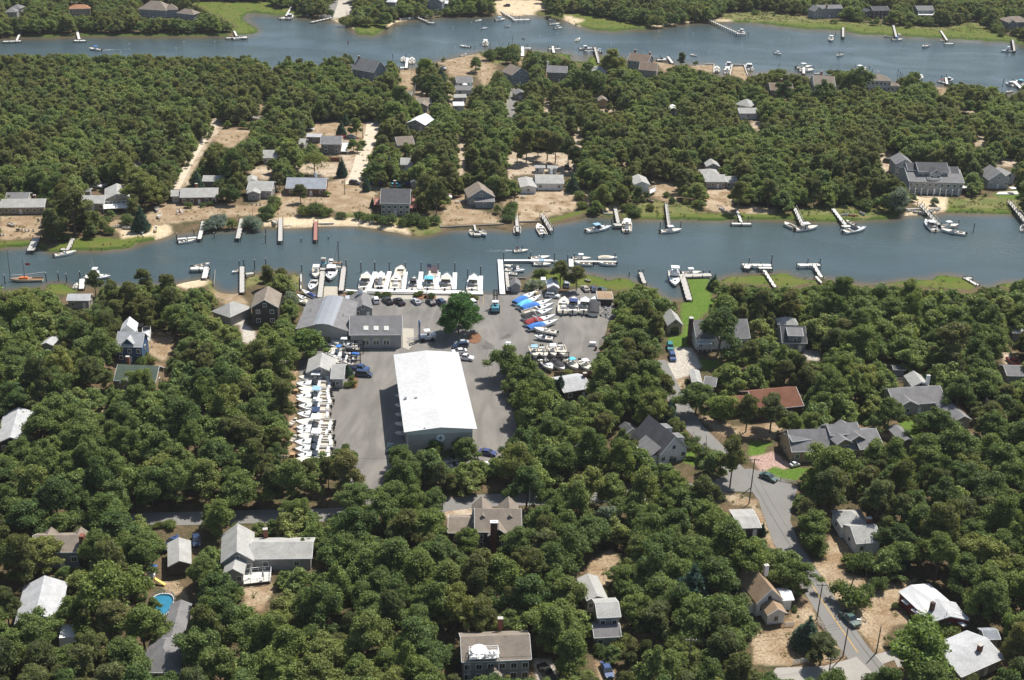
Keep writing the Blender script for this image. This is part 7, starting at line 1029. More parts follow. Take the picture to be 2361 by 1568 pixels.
forklift(6, 2105, 1370, 2, -70, 'forkcyan', 'teal forklift with tall black mast on the launching pad', 6.2); forklift(10, 1522, 225, -70, 6, 'silver', 'big forklift with tall blue mast before the workshop door', 6.6)
# machinery left of the mast, racks, pallets
def simple(name, label, cat, t, x, y, parts, z=0, rz=0, cl=True):
    p = TW(t, x, y, 0); r = empty(name, (p.x, p.y, z), rz, label, cat)
    for nm, mb, m_ in parts: mb.build(nm, m_, r)
    if cl: clearbox(p.x, p.y, 0, 2, 1.2)
    return r
b = MB(); [b.box(x_, y_, 2.2, .25, .25, 4.4) for x_ in (-2.6, 0, 2.6) for y_ in (-3.5, 3.5)]; [b.box(0, y_, z_, 5.6, .2, .22) for y_ in (-3.5, 3.5) for z_ in (1.2, 3.0, 4.3)]
simple('boat_rack', 'dark steel boat rack beside the workshop', 'rack', 10, 885, 395, [('frame', b, M_black)])
b = MB(); [b.box(x_, y_, 1.6, .25, .25, 3.2) for x_ in (-5.5, -2, 2, 5.5) for y_ in (-1.5, 1.5)]; [b.box(0, y_, z_, 11.5, .2, .22) for y_ in (-1.5, 1.5) for z_ in (1.5, 3.2)]
simple('boat_rack', 'dark steel rack carrying the upper row of boats', 'rack', 11, 430, 440, [('frame', b, M_dkwood)])
for (x, y, l) in ((365, 1240, 'stack of pale pallets at the near end of the stored boats'), (395, 690, 'pale timber blocks beside the far dinghies')): b = MB(); [b.box(0, 0, .15+.2*k, 1.2, 1.2, .13) for k in range(5)]; simple('pallet_stack', l, 'pallets', 10, x, y, [('pallets', b, mat('raw pine', (.45, .3, .16), .9, .2))])
simple('storage_box', 'white box standing alone on the asphalt right of the racks', 'box', 11, 795, 285, [('box', MB().box(0, 0, .55, 1.8, 1.1, 1.0), M_white), ('lid', MB().box(0, 0, 1.1, 1.9, 1.2, .12), M_gel)]); simple('rubbish_bin', 'dark red bin right of the white box', 'bin', 11, 822, 322, [('bin', MB().box(0, 0, .5, .6, .6, 1.0, 0, 1.2), cm('canvas red')), ('lid', MB().box(0, 0, 1.05, .8, .8, .1), M_black)])
simple('storage_trailer', 'small white box trailer left of the pale roofed shed', 'trailer', 7, 370, 1148, [('box', MB().box(0, 0, 1.1, 1.7, 2.6, 1.7), M_white), ('chassis', MB().box(0, 0, .2, 1.6, 3.2, .15), M_black), ('wheels', MB().tube((-1, 0, .3), (1, 0, .3), .3, n=10), M_tyre)])
b = MB().tube((-.9, 0, .2), (-.9, 0, .5), .01)
b = MB(); n = 14
for k in range(n): a0_, a1_ = 2*math.pi*k/n, 2*math.pi*(k+1)/n; b.tube((.7*math.cos(a0_), .7*math.sin(a0_), .25), (.7*math.cos(a1_), .7*math.sin(a1_), .25), .26, n=6)
simple('float_ring', 'round yellow tow tube on the asphalt by the hut', 'tow tube', 7, 265, 1197, [('ring', b, cm('yellow')), ('floor', MB().box(0, 0, .12, 1, 1, .06), cm('cream'))])
for k, (x, y) in enumerate(((880, 1370), (905, 1385), (930, 1375), (900, 1430), (940, 1430), (925, 1410))):
    b = MB().beam((-2.4, 0, .55), (.2, -.8, .55), .12, .12).beam((-2.4, 0, .55), (.2, .8, .55), .12, .12).beam((.2, .8, .5), (2, .8, .5), .12, .12).beam((.2, -.8, .5), (2, -.8, .5), .12, .12).beam((.9, -.8, .44), (.9, .8, .44), .1, .1)
    simple('boat_trailer', 'empty galvanised boat trailer beside the brown shed, %s from the left' % ORD[[0, 2, 4, 1, 5, 3][k]], 'boat trailer', 7, x, y, [('frame', b, M_steel), ('wheels', MB().tube((.9, -1.1, .33), (.9, -.9, .33), .33, n=10).tube((.9, .9, .33), (.9, 1.1, .33), .33, n=10), M_tyre)], rz=.6*k+.4)
simple('lift_box', 'grey blue box with turquoise canvas on the end of the ramp pier', 'winch house', 6, 633, 1000, [('box', MB().box(0, 0, 2.2, 1.6, 1.6, 2.0), wallm('gr')), ('canopy', MB().box(0, -.6, 1.5, 1.9, 1.6, .12), cm('cyan')), ('legs', MB().box(-.7, 0, .5, .15, 1.5, 2.6).box(.7, 0, .5, .15, 1.5, 2.6), M_dkwood)])
b = MB(); t0, t1 = Vector((-1.4, 0, 1)), Vector((0, 0, 9))
for s_ in (-.22, .22):
    b.tube((s_, -.2, 1), (s_*.5, -.1, 9), .05, n=4); b.tube((s_, .2, 1), (s_*.5, .1, 9), .05, n=4)
for k in range(12): z_ = 1+k*.66; b.tube((-.22, -.2, z_), (.2, .2, z_+.6), .03, n=4); b.tube((.22, .2, z_), (-.2, -.2, z_+.6), .03, n=4)
b.tube((0, 0, 8.8), (-1.6, 0, 1.2), .06, n=4); simple('lattice_crane', 'dark lattice mast crane at the end of the ramp piers', 'crane', 6, 762, 990, [('lattice', b, M_dkwood), ('base', MB().box(-.5, 0, .9, 3, 1.6, .3), cm('wood'))])
b = MB(); [b.tube((x_, y_, 0), (x_*.7, y_*.7, 2.4), .07) for x_ in (-.9, .9) for y_ in (-.9, .9)]
simple('play_tower', 'wooden play tower with blue awning and yellow slide in the lower left garden', 'play tower', 13, 1240, 735, [('frame', b, M_white), ('awning', MB().box(0, .4, 2.6, 2.1, 1.8, .25, 0, .8), cm('canvas blue')), ('platform', MB().box(0, 0, 1.3, 1.6, 1.6, .15), M_woodl), ('tent_roof', MB().box(.1, -1.7, 2.2, 1.7, 1.7, .9, 0, .1), M_white), ('slide', MB().hexa([(.8, -2.2, 1.1), (3.2, -3.4, .15), (3.4, -2.8, .15), (1.0, -1.6, 1.1)], [(.8, -2.2, 1.3), (3.2, -3.4, .35), (3.4, -2.8, .35), (1.0, -1.6, 1.3)]), cm('yellow'))], rz=.1); clear(poly(13, 1165, 660, 1345, 660, 1345, 830, 1200, 830))
# swimming pool
p = TW(13, 1305, 965, .9); r = empty('swimming_pool', (p.x, p.y, 0), 0, 'oval above ground swimming pool with blue water, leaves and white ladder', 'pool'); n = 40; rx, ry = 2.5, 4.0
def oval(k, s=1): a = 2*math.pi*k/n; return (math.copysign(abs(math.cos(a))**.8, math.cos(a))*rx*s, math.copysign(abs(math.sin(a))**.8, math.sin(a))*ry*s)
MB().hexa([(*oval(k), 0) for k in range(n)], [(*oval(k), .8) for k in range(n)]).build('water', mat('pool water', (.03, .19, .30), .05, .25, 1.2, 3, spec=.6), r)
b = MB(); [b.hexa([(*oval(k, .99), 0), (*oval(k, 1.04), 0), (*oval(k+1, 1.04), 0), (*oval(k+1, .99), 0)], [(*oval(k, .99), 1.15), (*oval(k, 1.04), 1.15), (*oval(k+1, 1.04), 1.15), (*oval(k+1, .99), 1.15)]) for k in range(n)]; b.build('pool_wall', M_white, r); b = MB(); [b.box(*oval(k, 1.08), .95, .1, .1, 1.9) for k in range(0, n)]; b.build('pool_fence', M_steel, r)
MB().tube((rx+.4, -1, 0), (rx-.1, -1, 1.7), .05).tube((rx+.4, -1.5, 0), (rx-.1, -1.5, 1.7), .05).build('ladder', M_white, r); clear(poly(13, 1200, 870, 1400, 850, 1405, 1030, 1210, 1050))
# parasols, garden furniture
def parasol(t, x, y, R, col, label, closed=False, z=0, rz=0):
    h_ = 2.4; p = TW(t, x, y, z+h_); r = empty('parasol', (p.x, p.y, z), 0, label, 'parasol'); MB().tube((0, 0, 0), (0, 0, h_+.3), .04).build('pole', M_steel, r); b = MB(); n = 8
    if closed: b.tube((0, 0, 1.0), (0, 0, 2.9), .35, .04, n=8)
    else:
        for k in range(n): a0_, a1_ = 2*math.pi*k/n, 2*math.pi*(k+1)/n; b.quad((0, 0, h_+.55), (R*math.cos(a0_), R*math.sin(a0_), h_), (R*math.cos(a1_), R*math.sin(a1_), h_))
        b.hexa([(R*math.cos(2*math.pi*k/n), R*math.sin(2*math.pi*k/n), h_-.15) for k in range(n)], [(R*math.cos(2*math.pi*k/n), R*math.sin(2*math.pi*k/n), h_) for k in range(n)])
    b.build('canopy', cm(col) if col != 'white' else M_white, r); return r
parasol(14, 1865, 1318, 1.65, 'white', 'large open white octagonal parasol on the roof terrace', z=6.6); parasol(14, 2110, 1165, 1.6, 'white', 'white parasol behind the roof ridge of the taupe house'); parasol(13, 2040, 660, 1, 'white', 'left closed white parasol on the deck of the L shaped house', True, .7); parasol(13, 2140, 680, 1, 'white', 'right closed white parasol on the deck of the L shaped house', True, .7); parasol(5, 992, 465, 1, 'white', 'closed white parasol on the raised white deck of the far bank', True, 2.0)
parasol(8, 2265, 325, 1.5, 'white', 'white parasol on the terrace at the right edge'); parasol(2, 1845, 723, 1.6, 'white', 'open white parasol between the first two cottages'); parasol(2, 1886, 721, 1.6, 'green', 'open green parasol between the first two cottages'); parasol(5, 1543, 510, .8, 'red', 'closed red parasol on the brick ranch lawn', True)
def chair(t, x, y, col, label, rz, z=0, group=None):
    p = TW(t, x, y, z+.4); r = empty('garden_chair', (p.x, p.y, z), rz, label, 'chair', group); m_ = cm(col) if col != 'white' else M_white; MB().box(0, 0, .38, .65, .65, .09).build('seat', m_, r); MB().hexa([(-.33, .3, .4), (.33, .3, .4), (.33, .36, .4), (-.33, .36, .4)], [(-.33, .55, 1.1), (.33, .55, 1.1), (.33, .61, 1.1), (-.33, .61, 1.1)]).build('backrest', m_, r)
    for sx in (-.28, .28):
        for sy in (-.28, .28): MB().box(sx, sy, .18, .07, .07, .36).build('leg', m_, r)
for i, (x, y, c) in enumerate(((148, 685, 'green'), (165, 685, 'green'), (195, 685, 'white'), (222, 690, 'white'), (252, 685, 'white'), (290, 690, 'silver'), (10, 725, 'white'), (35, 725, 'white'), (333, 605, 'green'))): chair(5, x, y, c, '%s garden chair on the left dry lawn, %s of those there' % ({'silver': 'grey'}.get(c, c), ORD[i]), 3.1, group='garden chairs on the left dry lawn')
for i, (x, y) in enumerate(((1525, 525), (1562, 525), (1520, 542), (1565, 540))): chair(5, x, y, 'white', 'white garden chair round the red parasol, %s corner' % ['far left', 'far right', 'near left', 'near right'][i], i*1.5, group='white chairs round the red parasol')
for i, x in enumerate((1972, 1992, 2013)): chair(5, x, 600, 'green', 'dark chair between the two reed clumps, %s from the left' % ORD[i], 3.1, group='dark chairs between the reeds')
for i, (x, y) in enumerate(((1962, 1345), (1998, 1345), (1925, 1360), (1810, 1340))): chair(14, x, y, 'white', 'white chair on the roof terrace, %s from the right' % ORD[[1, 0, 2, 3][i]], 2.6, z=6.6, group='white chairs on the roof terrace')
for i, (x, y) in enumerate(((2170, 462), (2205, 468), (2238, 465))): chair(5, x, y, 'silver', 'grey chair below the bungalow with the porch gable, %s from the left' % ORD[i], 3, group='grey chairs below the porch bungalow')
for (t, x, y, lab, g) in ((7, 200, 410, 'weathered picnic table on the sandy lawn', 0), (6, 1780, 452, 'dark picnic table beside the tiny white shed', 0), (6, 1828, 448, 'grey picnic table right of the dark one', 0)): simple('picnic_table', lab, 'picnic table', t, x, y, [('top', MB().box(0, 0, .74, 1.8, .8, .06), M_wood), ('bench', MB().box(0, .75, .42, 1.8, .28, .05).box(0, -.75, .42, 1.8, .28, .05), M_wood), ('legs', MB().box(-.7, 0, .37, .08, 1.4, .72).box(.7, 0, .37, .08, 1.4, .72), M_wood)])
# flags
def flagpole(t, x, y, h_, fl, label, fz=.7):
    p = TW(t, x, y, 0); r = empty('flagpole', (p.x, p.y, 0), 0, label, 'flagpole'); MB().tube((0, 0, 0), (0, 0, h_), .09, .05).build('pole', M_white, r); fw, fh = fl; b = MB(); c = MB(); s = MB(); sr = MB(); nx = 12
    def pt(a, k): x_ = fw*a; return (x_*.93, .22*math.sin(a*7)*a*fh*.5, h_-.25-fh*k-.30*x_*a)
    for j in range(13):
        for i in range(nx):
            if j < 7 and i < nx*.42: continue
            (sr if j % 2 == 0 else s).quad(pt(i/nx, j/13), pt((i+1)/nx, j/13), pt((i+1)/nx, (j+1)/13), pt(i/nx, (j+1)/13))
    for i in range(int(nx*.42)): c.quad(pt(i/nx, 0), pt((i+1)/nx, 0), pt((i+1)/nx, 7/13), pt(i/nx, 7/13))
    f = s.build('flag', M_white, r); sr.build('red_stripes', cm('red'), f); c.build('blue_canton', cm('navy'), f); st = MB()
    for rr in range(5):
        for q in range(6): a = .04+q*.06; k = .06+rr*.095; x0_, y0_, z0_ = pt(a, k); st.box(x0_, y0_-.03, z0_, fw*.022, .03, fw*.022)
    st.build('stars', M_white, f); clearbox(p.x, p.y, h_-2, h_, .5)
flagpole(6, 1517, 1262, 12.2, (3.9, 2.4), 'tall white flagpole flying a large American flag in the marina'); flagpole(15, 236, 218, 8.5, (1.3, .8), 'flagpole with small American flag by the lower road'); flagpole(6, 515, 452, 4.2, (1.3, .8), 'short flagpole with American flag before the low brick house'); flagpole(12, 2008, 895, 6, (.9, .6), 'flagpole beside the trees at the slate grey house'); flagpole(11, 1732, 1285, 6, (.9, .6), 'small flagpole on the lawn of the steep dark roofed house')
# utility poles and wires
PL = []
def upole(t, x, y, h_, label, arm=True, rz=0, m_=None, name='utility_pole'):
    p = TW(t, x, y, 0); r = empty(name, (p.x, p.y, 0), rz, label, name.replace('_', ' ')); MB().tube((0, 0, 0), (0, 0, h_), .16, .11, n=8).build('pole', m_ or M_pole, r)
    if arm:
        a = MB().box(0, 0, h_-.35, 2.4, .14, .16).build('crossarm', m_ or M_pole, r); b = MB(); [b.tube((k, 0, h_-.28), (k, 0, h_-.05), .06) for k in (-1.05, -.4, .4, 1.05)]; b.build('insulators', M_white, a)
    PL.append((p.x, p.y, h_)); clearbox(p.x, p.y, h_-1.5, h_, .8); return r
upole(9, 1352, 1530, 9.5, 'pale utility pole rising from the lower left wood'); upole(10, 306, 640, 8.5, 'utility pole with wide crossarm left of the stored boats, far one'); upole(10, 300, 1480, 8.5, 'utility pole with crossarm left of the stored boats, near one'); upole(11, 648, 1425, 10, 'pole with slanting crossarm in the wood below the yard', rz=.9); upole(12, 18, 1505, 8.5, 'dark pole with crossarm at the road bend'); upole(15, 2028, 132, 8.5, 'dark pole beside the porch cottage', False)
upole(16, 552, 1072, 9.2, 'tall dark pole with crossarm left of the yellow lined road'); r = upole(16, 765, 1378, 9.0, 'street lamp pole at the corner of the side road', False, name='street_lamp'); b = MB().tube((0, 0, 8.3), (1.9, .7, 8.9), .06).build('lamp_arm', M_steel, r); MB().box(2.2, .8, 8.9, .9, .35, .18).build('lamp_head', M_steel, b); upole(16, 1035, 1350, 6.9, 'short bare pole on the dry verge', False); upole(15, 1520, 1568, 10.2, 'pale thick pole with many wires at the bottom edge'); upole(6, 813, 380, 7, 'slim pole on the sandy lawn above the beach', False); upole(2, 968, 1190, 6.5, 'slim pole by the sandy track', False); upole(2, 922, 1330, 6.2, 'slim pole in front of the taupe house deck', False); upole(16, 640, 1568, 5.5, 'dark pole with dead branches at the bottom road', True)
def wire(a, b_, n=10, dz=(0,), lab='thin overhead wires'):
    m_ = MB()
    for (off, z) in dz:
        pr = None
        for k in range(n+1):
            t = k/n; sag = 1.1*4*t*(1-t); q = (a[0]+(b_[0]-a[0])*t+off, a[1]+(b_[1]-a[1])*t, a[2]+(b_[2]-a[2])*t-z-sag)
            if pr: m_.tube(pr, q, .022, n=3)
            pr = q
    tag(m_.build('power_line', mat('dull black wire', (.02, .02, .02), 1.0, .1, spec=0)), lab, 'wires')
ww_ = ((-1, .3), (1, .3), (0, 1.4)); P_ = {k: PL[k] for k in range(len(PL))}
wire(PL[5], PL[6], dz=ww_, lab='overhead wires along the yellow lined road'); wire(PL[6], PL[7], dz=ww_, lab='overhead wires over the green pickup truck'); wire(PL[4], PL[5], dz=ww_, lab='overhead wires across the road bend'); wire(PL[9], PL[7], dz=ww_, lab='overhead wires over the bottom right yard'); wire(PL[9], (PL[9][0]-45, PL[9][1]-6, 9), dz=ww_, lab='overhead wires crossing the bottom edge'); wire(PL[3], PL[4], dz=ww_, lab='overhead wires above the wood below the yard'); wire(PL[1], PL[2], dz=ww_, lab='overhead wires left of the stored boats'); wire(PL[2], PL[0], dz=ww_, lab='overhead wires above the lower left wood'); wire(PL[2], PL[3], n=14, dz=((0, 1),), lab='single overhead wire below the boatyard'); wire(PL[7], (PL[7][0]+10, PL[7][1]-30, 8.5), dz=ww_, lab='overhead wires running out at the bottom right')
# stone revetment, buoys, people, wakes
def rocks(label, pts, n, s):
    b = MB(); p = [TW(t, x, y, 0) for t, x, y in pts]
    for k in range(n):
        i = random.randrange(len(p)-1); c = p[i].lerp(p[i+1], random.random()); q = s*(.5+random.random()); b.box(c.x+random.uniform(-1.2, 1.2), c.y+random.uniform(-1.6, 1.6), .1+.3*random.random(), q, q*.8, q*.7, random.random()*3, .6)
    tag(b.build('rocks', mat('granite rocks', (.44, .42, .38), .9, .3, 2)), label, 'rocks', kind='stuff')
rocks('pale granite revetment on the far shore', [(2, 1290, 170), (2, 1430, 150), (2, 1600, 125), (2, 1800, 112), (2, 1960, 105)], 260, 1.2); rocks('low stones along the sandy beach edge', [(6, 930, 610), (6, 1000, 612), (6, 1060, 620)], 40, .6); rocks('dark stones at the foot of the long dark pier', [(8, 1350, 520), (8, 1500, 540), (8, 1640, 510)], 70, .9)
BU = []
for i, (t, x, y, c) in enumerate([(1, 1578, 357, 0), (1, 1842, 355, 0), (1, 1107, 375, 0), (1, 1510, 411, 0), (1, 1035, 446, 0), (2, 1607, 435, 0), (2, 1742, 227, 0), (2, 1762, 401, 0), (2, 1902, 188, 0), (3, 262, 337, 0), (3, 345, 308, 0), (3, 493, 288, 0), (3, 955, 374, 0), (3, 1660, 285, 0), (3, 1230, 434, 0), (3, 1610, 409, 0), (3, 1794, 439, 0), (3, 2078, 370, 0), (4, 340, 332, 0), (4, 862, 362, 0), (4, 845, 422, 0), (4, 1178, 397, 0), (4, 1367, 372, 0), (4, 1926, 456, 0), (4, 1746, 486, 0), (4, 720, 490, 0), (4, 1832, 427, 0)]):
    p = TW(t, x, y, -.4); r = put('mooring_buoy', MB().tube((0, 0, -.1), (0, 0, .3), .32, .12, n=8).mesh('mooring_buoy'), M_white, None, (p.x, p.y, -.45)); tag(r, None, 'buoy', 'white mooring buoys'); BU.append((r, 'white mooring buoy', p.x, p.y))
autolabel(BU); p = TW(2, 843, 370, -.5); tag(put('channel_buoy', MB().tube((0, 0, 0), (0, 0, 1.6), .5, .1, n=8).mesh('channel_buoy'), cm('red'), None, (p.x, p.y, -.5)), 'red conical channel buoy in the upper river', 'buoy')
def person(t, x, y, z, col, label, rz=0):
    p = TW(t, x, y, z+.9); b = MB(); b.tube((-.1, 0, 0), (-.1, 0, .85), .07, .1).tube((.1, 0, 0), (.1, 0, .85), .07, .1).tube((0, 0, .8), (0, 0, 1.45), .17, .22, n=8).tube((.22, 0, 1.4), (.3, .15, .9), .06, .04).tube((-.22, 0, 1.4), (-.3, .15, .9), .06, .04).tube((0, 0, 1.45), (0, 0, 1.55), .06).tube((0, 0, 1.52), (0, 0, 1.78), .1, .11, n=8)
    me = b.mesh('person'); o = put('person', me, cm(col), None, (p.x, p.y, z), rz); return tag(o, label, 'person')
person(7, 193, 838, 0, 'blue', 'person in blue standing at the bow of the boat in mid channel'); person(7, 148, 845, 0, 'canvas red', 'person in red sitting aft in the boat under way in the channel')
def wake(label, t, pts, wd):
    b = MB(); p = [TW(t, x, y, -.46) for x, y in pts]
    for s_ in (-1, 0, 1):
        for k in range(44):
            a = random.random()**1.5; i = min(int(a*(len(p)-1)), len(p)-2); c = p[i].lerp(p[i+1], a*(len(p)-1)-i); q = wd*(.3+.7*random.random())*(1-.6*a)
            b.box(c.x, c.y+s_*wd*(.4+a*2.2)+random.uniform(-.2, .2), -.47, q*2.6, q*.35, .04, random.uniform(-.2, .2))
    o = b.build('wake_foam', mat('foam', (.72, .76, .78), .6, .2)); tag(o, label, 'wake', kind='stuff')
wake('white wake trailing the boat in mid channel', 7, [(118, 862), (40, 864), (-120, 868)], .35); wake('white wake trailing the boat on the upper river', 1, [(878, 430), (950, 428), (1120, 420)], .45)
# ---------------------------------------------------------------- vegetation
def leafcloud(lobes, n, size, asp=1.0, up=.35, seed=0, core=True, inner=.74):
    r = np.random.RandomState(seed); lobes = np.array(lobes); wgt = lobes[:, 3]**2; idx = r.choice(len(lobes), n, p=wgt/wgt.sum()); c = lobes[idx]
    d = r.normal(size=(n, 3)); d /= np.linalg.norm(d, axis=1)[:, None]; d[:, 2] = np.where(d[:, 2] < -.35, -d[:, 2], d[:, 2])
    pos = c[:, :3]+d*c[:, 3:4]*(inner+(1.30-inner)*r.rand(n, 1)**1.7)*np.array([1, 1, .78])
    nrm = d*.6+r.normal(size=(n, 3))*.6; nrm[:, 2] += up*1.4; nrm /= np.linalg.norm(nrm, axis=1)[:, None]
    a = np.cross(nrm, r.normal(size=(n, 3))); a /= np.linalg.norm(a, axis=1)[:, None]; b_ = np.cross(nrm, a)
    s = size*(.6+.8*r.rand(n, 1)); a = a*s*asp; b_ = b_*s/asp
    q = np.stack([pos-a*.5-b_*.18, pos+b_*-.5, pos+a*.5-b_*.1, pos+b_*.5], 1).reshape(-1, 3); f = np.arange(4*n).reshape(-1, 4)
    return q, f
def mkcrown(name, q, f, matn, cores=None):
    vs = [q]; fs = [f]; n0 = len(q)
    if cores is not None:
        for (x, y, z, rr) in cores:
            la = np.radians([-60, -20, 20, 60, 85]); aa = np.arange(7)*2*math.pi/7; cl = np.cos(la)[:, None]
            vs.append(np.stack([x+rr*.62*cl*np.cos(aa), y+rr*.62*cl*np.sin(aa), z+rr*.50*np.sin(la)[:, None]+0*aa], -1).reshape(-1, 3))
            fs.append(np.array([(n0+i*7+j, n0+i*7+(j+1) % 7, n0+i*7+7+(j+1) % 7, n0+i*7+7+j) for i in range(4) for j in range(7)])); n0 += 35
    me = gridmesh(name, np.concatenate(vs), np.concatenate(fs)); me.materials.append(MATS[matn]); return me
def lob_oak(seed, H_=9.0, R=4.2, zb=2.4, nl=24):
    r = np.random.RandomState(seed); L_ = []; ex = 1+.16*r.randn(); ph = r.rand()*6; k1, k2 = r.rand()*6, r.rand()*6
    for k in range(int(nl*1.7)):
        a = r.rand()*6.283; e = r.rand()**.58; rad = R*.86*(1+.20*math.sin(2*a+ph)+.13*math.sin(3*a+k1)); top = (1-e**2.2)*.86+.12+.10*math.sin(5*e+2*a+k2)
        t = .35+.65*r.rand()**.5; s = .55+.75*r.rand(); z = zb+(H_-zb)*top*t
        L_.append((rad*e*math.cos(a)*ex, rad*e*math.sin(a)/ex, min(max(z, zb+.3), H_-s*.7), s))
    for k in range(5):
        a = k*1.26+r.rand()*.5; L_.append((R*.35*math.cos(a), R*.35*math.sin(a), zb+(H_-zb)*.45, R*.30))
    return L_
def lob_pine(seed, H_=10.0, R=3.2):
    r = np.random.RandomState(seed); L_ = []
    for k in range(20):
        t = r.rand(); z = 3.6+(H_-4.2)*t; rad = R*(1-.62*t)*(.35+.65*r.rand()); a = r.rand()*6.283; L_.append((rad*math.cos(a), rad*math.sin(a), z, .62+.55*r.rand()*(1-.3*t)))
    L_.append((0, 0, H_-1, .9)); L_.append((.3, -.2, H_-2, 1.1)); return L_
def lob_spruce(H_=8.0, R=2.3):
    L_ = []
    for k in range(11):
        t = k/10; z = .8+(H_-1.1)*t; rr = R*(1-t)**.9+.15; n = max(1, int(7*(1-t)))
        for j in range(n): a = j*6.283/n+k*.8; L_.append((rr*.62*math.cos(a), rr*.62*math.sin(a), z, .25+rr*.42))
    return L_
CR = {}
def variants(key, fn, k, n, size, asp, matn, seed, up=.35, core=True, **kw):
    out = []
    for i in range(k):
        L_ = fn(seed+i, **kw) if fn is not lob_spruce else lob_spruce(**kw); q, f = leafcloud(L_, n, size, asp, up, seed+i); out.append(mkcrown('crown', q, f, matn, L_ if core else None))
    CR[key] = out
variants('oak', lob_oak, 6, 11500, .27, 1.1, 'oak leaves', 10); variants('oakb', lob_oak, 3, 13000, .27, 1.1, 'oak leaves', 30, R=4.8, nl=30); variants('oakt', lob_oak, 2, 9500, .27, 1.1, 'oak leaves', 36, R=3.4, H_=10)
CR['oak'] += CR['oakb']+CR['oakt']
variants('pine', lob_pine, 6, 7500, .33, 2.0, 'pine needles', 50, up=.2)
variants('maple', lambda s: lob_oak(s, H_=8.6, R=5.0, zb=1.4, nl=60), 1, 24000, .27, 1.0, 'maple leaves', 70, up=.5); variants('spruce', lob_spruce, 1, 6500, .34, 1.7, 'spruce needles', 80, up=.1)
variants('willow', lambda s: lob_oak(s, H_=6, R=3.2, zb=1.2, nl=26), 2, 7000, .28, 1.3, 'pale willow leaves', 90); variants('bright', lambda s: lob_oak(s, H_=7.5, R=3.8, zb=1.6, nl=26), 2, 8000, .30, 1.1, 'bright green leaves', 95); variants('purple', lambda s: lob_oak(s, H_=5, R=2.3, zb=1.2, nl=18), 1, 4500, .26, 1.1, 'purple leaves', 98)
variants('bush', lambda s: lob_oak(s, H_=2.6, R=1.9, zb=.5, nl=12), 3, 2400, .26, 1.1, 'oak leaves', 101); variants('reed', lambda s: lob_oak(s, H_=2.4, R=2.6, zb=.4, nl=16), 1, 3500, .30, 2.4, 'pale willow leaves', 110, up=.8)
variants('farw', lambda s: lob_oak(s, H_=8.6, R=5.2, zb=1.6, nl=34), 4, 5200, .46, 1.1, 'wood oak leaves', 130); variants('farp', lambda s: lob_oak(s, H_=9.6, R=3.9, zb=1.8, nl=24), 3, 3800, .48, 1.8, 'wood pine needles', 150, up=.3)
variants('bareoak', lambda s: lob_oak(s, H_=9, R=5, zb=2.5, nl=34), 1, 2600, .34, 1.1, 'oak leaves', 170, core=False)
def trunkmesh(H_, zb, seed, R=3.0, thin=1.0):
    r = random.Random(seed); b = MB(); lean = (r.uniform(-.3, .3), r.uniform(-.3, .3)); b.tube((0, 0, -.2), (lean[0], lean[1], zb+.8), .22*thin, .16*thin, n=7); b.tube((lean[0], lean[1], zb+.8), (lean[0]*1.6, lean[1]*1.6, H_*.8), .16*thin, .05, n=6)
    for k in range(6): a = k*1.05+r.random(); z0_ = zb+r.random()*2; b.tube((lean[0], lean[1], z0_), (R*.62*math.cos(a), R*.62*math.sin(a), z0_+1.4+r.random()*1.5), .10*thin, .04, n=5)
    me = b.mesh('trunk'); me.materials.append(M_bark); return me
TK = {'oak': [trunkmesh(8.5, 2.2, k) for k in range(3)], 'pine': [trunkmesh(10, 3.4, k+9, 2.2, .8) for k in range(3)], 'small': [trunkmesh(5, 1, 20, 1.8, .7)], 'bush': [trunkmesh(1.8, .3, 21, 1.0, .4)]}
HEI = {'oak': 9, 'pine': 10, 'maple': 8, 'spruce': 8, 'willow': 6, 'bright': 7.5, 'purple': 5, 'bush': 2.6, 'reed': 2.4, 'bareoak': 9}; RAD = {'oak': 4.2, 'pine': 3.2, 'maple': 4.3, 'spruce': 2.3, 'willow': 3.2, 'bright': 3.8, 'purple': 2.3, 'bush': 1.9, 'reed': 2.6, 'bareoak': 5}
NAME = {'oak': 'oak_tree', 'pine': 'pine_tree', 'maple': 'maple_tree', 'spruce': 'spruce_tree', 'willow': 'willow_tree', 'bright': 'locust_tree', 'purple': 'plum_tree', 'bush': 'bush', 'reed': 'reed_clump', 'bareoak': 'oak_tree'}
def tree(kind, x, y, s, sz=None, rz=None, label=None, group=None, var=None):
    sz = sz or s; rz = random.random()*6.28 if rz is None else rz; v = CR[kind]; var = random.randrange(len(v)) if var is None else var
    r = empty(NAME[kind], (x, y, 0), rz, label, 'bush' if kind == 'bush' else ('reeds' if kind == 'reed' else 'tree'), group, (s*random.uniform(.88, 1.15), s*random.uniform(.88, 1.12), sz)); put('crown', v[var], None, r)
    tk = TK['pine' if kind == 'pine' else ('bush' if kind in ('bush', 'reed') else ('small' if kind in ('purple', 'willow', 'spruce') else 'oak'))]; put('trunk' if kind not in ('bush', 'reed') else 'stem', tk[random.randrange(len(tk))], None, r); return r
PLACED = []
def spec(kind, t, x, y, wd, label, hs=1.0, group=None):   # crown centre and width as seen in the photo
    h0 = HEI[kind]*.55*hs; u_, v_ = T(t, x, y); p = W(u_, v_, h0); k = 2.0364 if t > 12 else 2.1464; _, _, px = P1(p.x, p.y, h0); R = wd/k/1.7348/px/2; s = R/RAD[kind]
    p = W(u_, v_, HEI[kind]*.55*s*hs); PLACED.append((p.x, p.y, R)); return tree(kind, p.x, p.y, s, s*hs, label=label, group=group)
